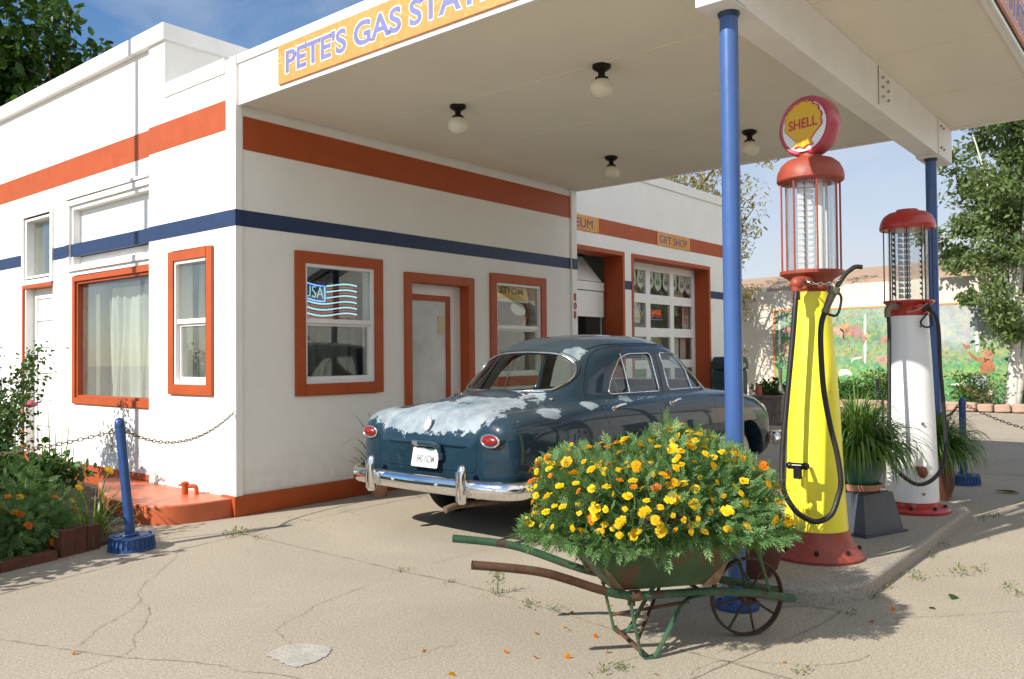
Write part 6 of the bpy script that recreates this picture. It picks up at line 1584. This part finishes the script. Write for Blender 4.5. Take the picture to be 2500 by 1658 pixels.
def bush(name, label, cat, c, r, n, lsize, mat, seed, group=None, width=1.0, tv=LEAF_V, tf=LEAF_F, stems=14, bump_=.25):
    rs = np.random.default_rng(seed); t = thing(name, label, cat, (c[0], c[1], c[2]-r[2]), 0, group)
    pos, d = shape_pts(rs, n, (0, 0, r[2]), r, .7, bump_, seed)
    leaves('foliage', pos, lsize*rs.uniform(.6, 1.25, n), mat, t, rs, .25, d, .8, tv, tf, width)
    s = MB()
    for k in range(stems):
        q = pos[rs.integers(n)]; s.tube(spline([(rs.normal()*.05, rs.normal()*.05, -.05), tuple(q*.5+np.array([0, 0, .06])), tuple(q)], 4), [.010]*4+[.006]*4+[.003], 5)
    s.build('stem', m_bark, t); return t
for i, (y, h, w) in enumerate([(1.75, .36, .40), (1.15, .34, .38), (.55, .33, .42), (-.05, .44, .45), (-.62, .50, .50), (-2.35, .45, .45)]):
    lab = ['low clipped shrub under the turkey of the mural, leftmost beside the yellow pump', 'low clipped shrub below the mural, just right of the yellow pump', 'low clipped shrub below the grazing elk of the mural', 'taller clipped shrub below the mural, left of the white pump', 'tallest clipped shrub below the mural, half hidden by the white pump', 'grey green shrub at the knee of the painted archer by the aspen'][i]
    bush('shrub', lab, 'shrub', (19.55, y, .05+h), (.42, w, h), 900, .095, m_leaf_hedge, 30+i, 'clipped shrubs below the mural', .8)
bush('shrub', 'loose pale shrub at the foot of the aspen below the mural', 'shrub', (19.4, -2.75, .5), (.4, .45, .45), 700, .09, leaf_mat('pale_shrub_leaf', (.10,.13,.05), (.24,.26,.13), .35), 44, None, .6)
for i, (x, y) in enumerate([(12.8, .05), (13.25, .35)]):
    bush('planter_shrub', ['dark shrub in the brick planter beside the yellow pump hose', 'dark shrub at the back of the brick planter'][i], 'shrub', (x, y, .62), (.45, .32, .25), 600, .09, m_leaf_dark, 50+i)

# ------------------------------------------------------------------ marigolds in the wheelbarrow
m_mari = leaf_mat('marigold_leaf', (.050,.130,.036), (.19,.33,.13), .32, .48)
m_pet_y = leaf_mat('yellow_petal', (.80,.50,.004), (.86,.60,.01), .25, .6)
m_pet_g = leaf_mat('golden_petal', (.80,.42,.004), (.84,.52,.008), .25, .6)
m_pet_o = leaf_mat('orange_petal', (.68,.18,.004), (.76,.27,.006), .25, .6)
m_pet_r = leaf_mat('rust_petal', (.46,.09,.004), (.60,.16,.005), .25, .6)
def flower_mesh(name, mat, seed, npet=8, dbl=True):
    """ruffled marigold head facing +z, radius about 1"""
    rs = np.random.default_rng(seed); V, F, var = [], [], []
    def ring(n, r, z0, z1, w, ph):
        for k in range(n):
            a = 2*math.pi*k/n+ph+rs.normal()*.12; c, s = math.cos(a), math.sin(a); b = len(V); rr = r*rs.uniform(.85, 1.12); ww = w*rs.uniform(.85, 1.2)
            def P(u, v, z): return (c*u-s*v, s*u+c*v, z)
            z = z1+rs.normal()*.07
            V.extend([P(.08, 0, z0), P(rr*.55, ww*.8, (z0+z)/2+.06), P(rr*.92, ww*.75, z-.02), P(rr*1.0, ww*.25, z+.05), P(rr*.93, 0, z-.06), P(rr*1.0, -ww*.25, z+.05), P(rr*.92, -ww*.75, z-.02), P(rr*.55, -ww*.8, (z0+z)/2+.06), P(rr*.55, 0, (z0+z)/2-.03)])
            for f in ((0, 8, 1), (1, 8, 2), (2, 8, 3), (3, 8, 4), (4, 8, 5), (5, 8, 6), (6, 8, 7), (7, 8, 0)): F.append(tuple(b+i for i in f)); var.append(rs.random())
    ring(npet, 1.0, .0, .02, .42, 0)
    if dbl: ring(npet-2, .72, .1, .20, .34, .4); ring(5, .45, .18, .32, .26, .2)
    n0 = len(V)
    for k in range(12): V.append((rs.normal()*.13, rs.normal()*.13, .30+.12*rs.random()))
    for k in range(0, 12, 3): F.append((n0+k, n0+k+1, n0+k+2)); var.append(rs.random())
    for k in range(8):
        a = 2*math.pi*k/8; V.append((.10*math.cos(a), .10*math.sin(a), 0))
    V.append((0, 0, -.5)); c_ = len(V)-1
    for k in range(8): F.append((c_-8+k, c_-8+(k+1) % 8, c_)); var.append(0)
    o = np_mesh(name, np.array(V), np.array(F), mat, None, np.array(var)); me = o.data; bpy.data.objects.remove(o); return me
FM = [flower_mesh('flower', m_pet_y, 1), flower_mesh('flower', m_pet_y, 2, 6), flower_mesh('flower', m_pet_g, 3), flower_mesh('flower', m_pet_o, 4), flower_mesh('flower', m_pet_r, 5, 9)]
def flower(parent, me, pos, nrm, r, name='flower'):
    o = bpy.data.objects.new(name, me); COL.objects.link(o); o.parent = parent
    q = Vector(nrm).to_track_quat('Z', 'Y'); o.rotation_mode = 'QUATERNION'; o.rotation_quaternion = q; o.location = pos; o.scale = (r, r, r); return o
mgt = thing('marigold_plant', 'mass of yellow and orange marigolds spilling over the green wheelbarrow', 'flowers', (-.24-.44*ax.x, -4.99-.44*ax.y, .640), yaw_wb)
rs = np.random.default_rng(21)
def mound(d):
    """surface of the flower mound in the wheelbarrow's own frame"""
    k = 1+.14*(np.sin(d[:, 0]*6+.5)*np.cos(d[:, 1]*5+1)+.6*np.sin(d[:, 2]*7+d[:, 0]*4))
    rz = np.where(d[:, 2] > 0, .31, .03)
    q = d/(np.sum(np.abs(d)**3.5, -1)**(1/3.5))[:, None]      # full shoulders
    p = q*np.stack([np.full(len(d), .57), np.full(len(d), .43), rz], -1)*k[:, None]
    p[:, 2] -= np.clip(np.hypot(p[:, 0]/.63, p[:, 1]/.47)-.55, 0, 1)*.05      # skirt hangs over the rim
    p[:, 2] += .07*np.exp(-((p[:, 0]-.13)**2+(p[:, 1]-.1)**2)/.03)*(d[:, 2] > 0)
    return p
N = 5600
d = unit(rs.normal(size=(N, 3))*np.array([1, 1, .85])+np.array([0, 0, .22])); P = mound(d); dep = 1-.42*rs.random(N)**1.5; P = P*dep[:, None]
dirs = unit(d*1.0+rs.normal(size=(N, 3))*.55+np.array([0, 0, .10]))
V1, F1 = stamp(PIN_V*np.array([1, 1, 1]), PIN_F, P, frames(dirs, rs, unit(rs.normal(size=(N, 3))*.5+d)), rs.uniform(.060, .105, N))
# drooping sprigs at the skirt, upright shoots on top
n2 = 520; a = rs.random(n2)*2*math.pi; Pb = np.stack([.58*np.cos(a), .43*np.sin(a), rs.uniform(-.03, .06, n2)], -1)*rs.uniform(.8, 1.04, n2)[:, None]
db = unit(np.stack([np.cos(a)*.7, np.sin(a)*.7, np.full(n2, -1.0)], -1)+rs.normal(size=(n2, 3))*.4)
V2, F2 = stamp(PIN_V, PIN_F, Pb, frames(db, rs), rs.uniform(.06, .10, n2))
n4 = 70; a4 = rs.uniform(3.5, 6.0, n4); Pc = np.stack([.55*np.cos(a4), .42*np.sin(a4), rs.uniform(-.10, .0, n4)], -1)*rs.uniform(.9, 1.02, n4)[:, None]
Pb = np.concatenate([Pb, Pc]); db = np.concatenate([db, unit(np.stack([np.cos(a4)*.4, np.sin(a4)*.4, np.full(n4, -1.0)], -1)+rs.normal(size=(n4, 3))*.35)]); n2 += n4
V2, F2 = stamp(PIN_V, PIN_F, Pb, frames(db, rs), rs.uniform(.06, .10, n2))
n3 = 420; dt = unit(rs.normal(size=(n3, 3))*np.array([1, 1, .3])+np.array([0, 0, .9])); Pt = mound(dt)+np.array([0, 0, .02]); Pt[:40] = np.array([.13, .12, .375])+rs.normal(size=(40, 3))*np.array([.035, .035, .05])
V3, F3 = stamp(PIN_V, PIN_F, Pt, frames(unit(dt*.5+rs.normal(size=(n3, 3))*.45+np.array([0, 0, .5])), rs), rs.uniform(.05, .085, n3))
Va = np.concatenate([V1, V2, V3]); Fa = np.concatenate([F1, F2+len(V1), F3+len(V1)+len(V2)]); nf = len(PIN_F)
np_mesh('foliage', Va, Fa, m_mari, mgt, np.repeat(rs.random(N+n2+n3), nf))
st_ = MB()
for k in range(70):
    q = P[rs.integers(N)]; st_.tube(spline([(q[0]*.3, q[1]*.3, 0), tuple(q*.7), tuple(q)], 3), [.005]*6+[.003], 5)
st_.build('stem', M('marigold_stem', (.08,.13,.03), .7), mgt)
# heads spread evenly over the mound: farthest-point picks, the ones facing the street first
cand = unit(rs.normal(size=(6000, 3))*np.array([1, 1, .8])+np.array([-.1, -.25, .25])); cp_ = mound(cand)
cp_ = cp_+cand*.035; view = np.array([-.39, -.92, .16])
score = cand@view; keep = (score > -.35) & (cp_[:, 2] > .015); cand, cp_, score = cand[keep], cp_[keep], score[keep]
sel = [int(np.argmax(score))]; dm = np.linalg.norm(cp_-cp_[sel[0]], axis=1)
while len(sel) < 270:
    w_ = (1+.2*score)*(.45+rs.random(len(dm)))
    j = int(np.argmax(dm*w_)) if len(sel) < 195 else int(np.argmin(np.linalg.norm(cp_-cp_[sel[rs.integers(195)]]-rs.normal(size=3)*.045, axis=1)))
    sel.append(j); dm = np.minimum(dm, np.linalg.norm(cp_-cp_[j], axis=1))
sel = sorted(sel, key=lambda j: -score[j])
rest = {}
for n_, j in enumerate(sel):
    p, dd = cp_[j], cand[j]; top_ = p[2]/.36
    pk = [.58, .28, .11, .02, .01] if top_ < .6 else [.34, .20, .26, .16, .04]
    i_ = rs.choice(5, p=pk); n_v = unit(dd*.9+rs.normal(size=3)*.45+np.array([0, 0, .25])); r_ = rs.choice([.014, .018, .023, .029], p=[.2, .3, .3, .2])
    pos_ = p+dd*rs.uniform(-.015, .03)
    if n_ < 99: flower(mgt, FM[i_], tuple(pos_), tuple(n_v), r_)
    else: rest.setdefault(int(i_), []).append((pos_, n_v, r_))
for i_, L_ in rest.items():
    me = FM[i_]; co = np.empty(len(me.vertices)*3, np.float32); me.vertices.foreach_get('co', co); tv = co.reshape(-1, 3)
    p = np.array([q[0] for q in L_]); zz = np.array([q[1] for q in L_]); xx = unit(np.cross(zz, rs.normal(size=zz.shape))); fr = np.stack([xx, np.cross(zz, xx), zz], -1)
    T_ = np.array([list(q.vertices)[:3] for q in me.polygons]); Vq, Fq = stamp(tv, T_, p, fr, np.array([q[2] for q in L_]))
    ob_ = np_mesh('more_flowers', Vq, Fq, me.materials[0], mgt, np.repeat(rs.random(len(p)), len(T_))); ob_['kind'] = 'stuff'
MB().ell((0, 0, -.03), (.47, .31, .04)).build('soil', M('potting_soil', (.05,.035,.022), 1.0, var=.3, vs=20), mgt)

# ------------------------------------------------------------------ grass pots
m_blade = leaf_mat('grass_blade', (.045,.115,.02), (.15,.27,.06), .3, .35, cc=(.30,.24,.10))
rs = np.random.default_rng(31)
gp = thing('grass_plant', 'bushy green arching grass in the green pot on the step box', 'plant', (2.353, -4.828, .618))
blades('foliage', (0, 0, 0), 1200, .62, m_blade, gp, rs, 1.75, .022, 10, rad=.13)
dry = blades('dry_foliage', (0, 0, .0), 46, .30, leaf_mat('dry_blade', (.28,.20,.10), (.40,.28,.15), .3), gp, rs, 2.2, .007, 8, rad=.14)
gp2 = thing('grass_plant', 'darker shaded grass in the tall brown pot beside the far blue column', 'plant', (4.72, -4.83, .385))
blades('foliage', (0, 0, 0), 1100, .64, m_blade, gp2, rs, 1.75, .022, 10, rad=.13)
gp3 = thing('grass_plant', 'grass in the bellied brown pot behind the wheelbarrow', 'plant', (.60, -4.725, .53))
blades('foliage', (0, 0, 0), 240, .30, m_blade, gp3, rs, 1.3, .009, 7, rad=.1)
gp4 = thing('spider_plant', 'few long thin leaves arching from behind the car at the white wall', 'plant', (1.55, -.22, .18))
blades('foliage', (0, 0, 0), 26, .85, m_blade, gp4, rs, .75, .012, 12, rad=.05, lean=(-.25, 0))

# ------------------------------------------------------------------ flower bed at the left corner
m_soil = M('dark_soil', (.075,.055,.038), 1.0, var=.35, vs=6, bs=.6, bscale=25)
structure(MB().prism([(-6, -1.3), (-2.12, -.47), (-1.38, -.27), (-1.05, -.08), (-.74, .45), (-.72, .95), (.02, 2.4), (.04, 8), (-6, 8)], I4, -.05, .03).build('flower_bed_soil', m_soil, smooth=0))
m_brickred = M('edging_brick_clay', (.115,.042,.024), .9, var=.25, vs=6, bs=.3, bscale=30)
bk = MB().box(-.055, .055, -.045, .045, 0, .225).build('edging_brick', m_brickred, bevel=.008)
pts_b = [(-1.42, -.27), (-1.53, -.305), (-1.64, -.335)]
lab_b = ['upright red edging brick nearest the leaning blue post', 'second upright red edging brick from the leaning blue post', 'third upright red edging brick from the leaning blue post', 'fourth upright red edging brick, behind low orange marigolds', 'fifth upright red edging brick, the leftmost upright one']
for i, (x, y) in enumerate(pts_b):
    o = bk if i == 0 else bk.copy()
    if i: COL.objects.link(o)
    o.location = (x, y, -.03); o.rotation_euler = (R(3*(-1)**i), 0, R(15)); tag(o, lab_b[i], 'brick', 'upright edging bricks of the flower bed')
b2_ = MB().box(-.21, .21, -.05, .05, 0, .12).build('edging_block', m_brickred, bevel=.01); x = -1.75
for i in range(4):
    o = b2_ if i == 0 else b2_.copy()
    if i: COL.objects.link(o)
    o.location = (-1.93-.43*i, -.42-.10*i, -.05); o.rotation_euler = (0, 0, R(13)); tag(o, ['low dark red edging block in shadow, next to the upright bricks', 'low dark red edging block in shadow at the photo edge', 'low red edging block just outside the photo', 'last low red edging block outside the photo'][i], 'brick', 'low edging blocks of the flower bed')
tb = MB().wall('y', .55, .04, -1.76, -1.06, 0, .36).wall('x', -1.10, .04, .59, 1.15, 0, .36).wall('x', -1.76, .04, .59, 1.15, 0, .36).wall('y', 1.15, .04, -1.76, -1.06, 0, .36).box(-1.72, -1.10, .59, 1.15, 0, .30)
tag(tb.build('planter_box', M('weathered_grey_wood', (.17,.145,.11), .9, var=.3, vs=5, bs=.4, bscale=14)), 'weathered grey wooden box of leafy plants beside the orange step', 'planter')
m_gerb = leaf_mat('broad_bed_leaf', (.018,.060,.012), (.065,.15,.03), .3)
bush('leafy_plant', 'dense dark green leafy plants filling the grey wooden box', 'plant', (-1.40, .86, .47), (.44, .36, .17), 900, .075, m_gerb, 61, None, 1.3)
bush('leafy_plant', 'dark leafy plants behind the wooden box at the photo edge', 'plant', (-1.85, 1.0, .42), (.5, .5, .36), 900, .08, m_gerb, 62, None, 1.2)
bush('leafy_plant', 'low leafy plants along the wall past the wooden box', 'plant', (-1.3, 1.75, .36), (.45, .5, .30), 700, .07, m_gerb, 64, None, 1.2)
def marigold_bed(label, c, r, n, seed, fl, flcols):
    rs = np.random.default_rng(seed); t = thing('marigold_plant', label, 'flowers', (c[0], c[1], c[2]-r[2]), 0, 'marigolds in the left flower bed')
    pos, d = shape_pts(rs, n, (0, 0, r[2]), r, .7, .2, seed)
    V, F = stamp(PIN_V, PIN_F, pos, frames(unit(d+rs.normal(size=d.shape)*.6), rs), rs.uniform(.06, .11, n)); np_mesh('foliage', V, F, m_mari, t, np.repeat(rs.random(n), len(PIN_F)))
    for k in range(fl):
        dd = unit(rs.normal(size=3)+np.array([-.3, -1.0, .5])); p = np.array([0, 0, r[2]])+dd*np.array(r)*1.05
        flower(t, FM[rs.choice(flcols)], tuple(p), tuple(unit(dd+np.array([0, 0, .6]))), rs.uniform(.024, .034))
    return t
marigold_bed('ferny marigold clump with orange heads at the photo edge in front of the wooden box', (-1.85, .05, .33), (.30, .26, .28), 700, 71, 11, [2, 3, 3])
marigold_bed('low shaded marigolds behind the upright red bricks', (-1.70, -.10, .24), (.27, .20, .23), 800, 72, 8, [3, 3, 2, 4])
marigold_bed('low shaded marigolds above the dark edging block', (-2.02, -.22, .22), (.36, .22, .22), 900, 73, 5, [3, 4, 4])
marigold_bed('marigolds far left, mostly outside the photo', (-2.5, -.1, .3), (.4, .3, .28), 420, 74, 6, [2, 3])
m_lily = leaf_mat('daylily_blade', (.06,.13,.02), (.20,.29,.06), .35, .35)
dl = thing('daylily', 'daylily clump with strap leaves and a yellow bloom beside the orange step', 'flowers', (-1.26, .06, .02))
rs = np.random.default_rng(81)
blades('foliage', (0, 0, 0), 60, .52, m_lily, dl, rs, 1.25, .020, 9, rad=.10)
for k, (a, b, h) in enumerate([(.16, .05, .52), (.22, -.08, .40), (-.05, .12, .40)]):
    MB().tube(spline([(0, 0, 0), (a*.4, b*.4, h*.6), (a, b, h)], 5), .005, 6).build('stem', M('lily_stem', (.16,.22,.05), .6), dl)
    flower(dl, FM[0] if k == 0 else FM[2], (a, b, h), (.2, -.5, .6), .045 if k == 0 else .034)
ir = thing('iris_blades', 'tall thin upright grass blades in front of the side door', 'plant', (-1.0, 1.35, .02)); blades('foliage', (0, 0, 0), 26, 1.0, m_lily, ir, rs, .22, .016, 8, rad=.30)
ir2 = thing('iris_blades', 'tall upright blades at the photo edge in front of the rose bush', 'plant', (-1.62, .75, .02)); blades('foliage', (0, 0, 0), 40, .95, m_lily, ir2, rs, .20, .018, 8, rad=.25)
def rose_bush(label, base, h, r, n, seed, roses):
    rs = np.random.default_rng(seed); t = thing('rose_bush', label, 'shrub', base); s = MB(); tips = []
    for k in range(17):
        a = rs.random()*6.28; rr = r*rs.uniform(.2, 1); q = np.array([rr*math.cos(a), rr*math.sin(a), h*rs.uniform(.65, 1.05)]); p = spline([(0, 0, 0), tuple(q*np.array([.35, .35, .5])), tuple(q)], 8)
        s.tube(p, [.008]*9+[.005]*(len(p)-9), 5); tips += [np.array(x) for x in p[5:]]
    s.build('stem', M('rose_stem', (.08,.11,.03), .7), t); T = np.array(tips)
    pos = T[rs.integers(len(T), size=n)]+rs.normal(size=(n, 3))*.075
    leaves('foliage', pos, rs.uniform(.035, .065, n), leaf_mat('rose_leaf', (.02,.06,.012), (.09,.17,.035), .3), t, rs, .3, width=1.25)
    for p in roses:
        m = MB()
        for k in range(4):
            q = .066-.013*k
            for j in range(6-k): 
                a = 1.047*j+k*.5; m.ell((p[0]+q*.55*math.cos(a), p[1]+q*.55*math.sin(a), p[2]+.008*k), (q*.55, q*.55, .026), 8, 6)
        m.build('rose', M('pink_rose', (.52,.10,.17), .6, var=.25, vs=40), t)
    return t
rose_bush('tall rose bush with one pink bloom at the left edge, against the white side wall', (-1.12, 2.50, 0), 1.52, .56, 3200, 91, [(.14, -.42, 1.02)])
rose_bush('second rose bush in the left flower bed, at the photo edge behind the leafy plants', (-1.62, 1.75, 0), 1.12, .45, 2600, 92, [])
rose_bush('rose bush outside the photo, shading the left flower bed', (-2.75, .75, 0), 1.5, .55, 1900, 93, [])
bush('leafy_plant', 'tall leafy shrub outside the photo, shading the left flower bed', 'plant', (-2.88, -.08, .60), (.60, .55, .60), 2000, .10, m_gerb, 65, None, 1.0)

# ------------------------------------------------------------------ weeds and fallen petals
m_weed = leaf_mat('weed_leaf', (.06,.11,.02), (.20,.24,.08), .3)
rs = np.random.default_rng(41); Vs, Fs, n0 = [], [], 0
WE = [(-.42,-.70,.16),(-.44,-.78,.16),(-.41,-1.0,.07),(-.40,-2.66,.07),(-.40,-3.12,.05),(-.41,-3.53,.09),(-.48,-3.81,.07),(-.52,-3.86,.06),(-.47,-4.0,.08),(-1.06,-4.73,.10),(-1.0,-4.78,.07),(-.5,-5.44,.07),(1.5,-5.45,.14),(1.8,-5.62,.16),(1.95,-5.72,.10),(1.57,-5.94,.10),(1.47,-6.02,.06),(.9,-5.36,.07),(.5,-5.35,.05),(3.89,-5.39,.10),(4.1,-5.45,.12),(2.6,-5.37,.08),(2.2,-5.37,.07),(1.15,-5.36,.06)]
wv = []
for x, y, r in WE:
    n = int(14+260*r); pos = np.stack([x+rs.normal(size=n)*r*.55, y+rs.normal(size=n)*r*.28, np.abs(rs.normal(size=n))*r*.16+.006], -1)
    d = unit(rs.normal(size=(n, 3))+np.array([0, 0, .6])); V, F = stamp(LEAF_V*np.array([1, .7, 1]), LEAF_F, pos, frames(d, rs), rs.uniform(.010, .030, n)*(.55+3*r)); Vs.append(V); Fs.append(F+n0); n0 += len(V); wv.append(np.repeat(rs.random(n), len(LEAF_F)))
w_ = np_mesh('weeds', np.concatenate(Vs), np.concatenate(Fs), m_weed, None, np.concatenate(wv)); w_['kind'] = 'stuff'; tag(w_, 'small green weeds growing in the pavement joints and along the island kerb', 'weeds')
sw = thing('weed_seedling', 'single upright weed seedling in the pavement joint below the lower handle', 'weed', (-.41, -3.53, 0))
rs = np.random.default_rng(43); pos = np.stack([rs.normal(size=70)*.022, rs.normal(size=70)*.022, rs.uniform(.05, .15, 70)], -1)
V, F = stamp(PIN_V, PIN_F, pos, frames(unit(rs.normal(size=(70, 3))+np.array([0, 0, .8])), rs), rs.uniform(.015, .032, 70)); np_mesh('foliage', V, F, m_weed, sw, np.repeat(rs.random(70), nf))
MB().tube([(0, 0, 0), (.004, .002, .12)], .003, 5).build('stem', m_mari, sw)
PET = [(-.46,-4.12),(-.49,-4.42),(-1.13,-4.38),(-.68,-4.22),(-.85,-4.17),(-1.16,-4.22),(-.7,-4.44),(-1.53,-4.21),(-.85,-4.61),(-.07,-4.35),(-.96,-4.94),(-.45,-5.33),(.7,-5.51),(.42,-5.48),(-.36,-4.69),(-2.49,-2.55),(-1.03,-4.5),(-.7,-4.27),(-1.4,-3.9),(-.2,-4.2)]
for i, (x, y) in enumerate(PET):
    o = bpy.data.objects.new('fallen_flower', FM[[3, 4, 3, 2][i % 4]]); COL.objects.link(o); o.location = (x, y, .010); o.rotation_euler = (rs.uniform(-.5, 2.6), rs.uniform(-.5, .5), rs.uniform(0, 6)); s_ = rs.uniform(.009, .017); o.scale = (s_, s_, s_*.8)
    tag(o, 'small shrivelled orange flower head fallen on the pavement near the wheelbarrow', 'fallen flower', 'fallen flower heads on the pavement')
lm = MB().add([(0,0,.005),(.05,.03,.02),(.11,.02,.008),(.05,-.03,.012)], [(0,1,2,3)]).build('fallen_leaf', m_leaf_hedge, None, smooth=0)
for i, (x, y, s_) in enumerate([(1.13, -5.72, 1), (5.55, -5.45, 2.2), (5.75, -5.6, 2.0), (.9, -5.65, .5)]):
    o = lm if i == 0 else lm.copy()
    if i: COL.objects.link(o)
    o.location = (x, y, .0); o.rotation_euler = (0, 0, 1.3*i); o.scale = (s_, s_, s_)
    tag(o, ['single green leaf fallen on the pavement in front of the island', 'large green leaf lying in the canopy shadow by the far chain post', 'second green leaf in the canopy shadow by the far chain post', 'tiny leaf fallen beside the flower shadow'][i], 'leaf')

# ================================================================== ACROSS THE STREET (seen as reflections) and the pole that shades the wall
bb = thing('long_building', 'long dark brick building added unseen across the street to darken reflections in the car', 'building', (0, -30, 0))  # unseen dark block added so the car side reflects less light
MB().box(-40, 12, -6, 0, 0, 6.5).box(30, 60, -6, 0, 0, 5).build('wall', M('dark_brick', (.10,.065,.05), .9, var=.2), bb, smooth=0)
hs_ = thing('house', 'white gabled house across the street, seen only as a reflection in the front window', 'house', (19, -19, 0), R(35))
MB().prism([(-4.5, 0), (4.5, 0), (4.5, 3.2), (0, 6.2), (-4.5, 3.2)], plane_matrix((0, 0, 0), (1, 0, 0), (0, 0, 1)), -5, 5).build('wall', m_stucco, hs_, smooth=0)
MB().prism([(-4.9, 3.0), (0, 6.25), (4.9, 3.0), (4.9, 3.2), (0, 6.5), (-4.9, 3.2)], plane_matrix((0, 0, 0), (1, 0, 0), (0, 0, 1)), -5.3, 5.3).build('roof', M('grey_shingle', (.12,.12,.12), .9), hs_, smooth=0)
MB().box(-1.2, -.1, 4.98, 5.03, 1.0, 2.4).box(1.2, 2.3, 4.98, 5.03, 1.0, 2.4).build('window', m_dark, hs_)
tree('maple_tree', 'tree across the street beside the white house, seen as a reflection', (10, -20, 0), (10, -20, 4.5), (3.5, 3.5, 3.0), 50, 3500, .4, m_leaf_dark, m_bark, 15, .25, .3)
tree('maple_tree', 'second tree across the street, seen as a reflection in the car side', (3, -19, 0), (3, -19, 4.2), (4.0, 3.5, 3.0), 50, 3500, .4, m_leaf_dark, m_bark, 16, .25, .3)
po = thing('light_pole', 'slim steel light pole left of the photo, casting its shadow on the white wall', 'pole', (-3.86, 2.93, 0))
MB().tube([(0, 0, 0), (0, 0, 9.5)], [.055, .04], 12).build('pole', m_steel, po)
MB().tube(spline([(0, 0, 9.4), (-.3, -.3, 9.8), (-.9, -.9, 9.9)], 5), .03, 8).ell((-1.1, -1.1, 9.9), (.25, .15, .08)).build('arm', m_steel, po)
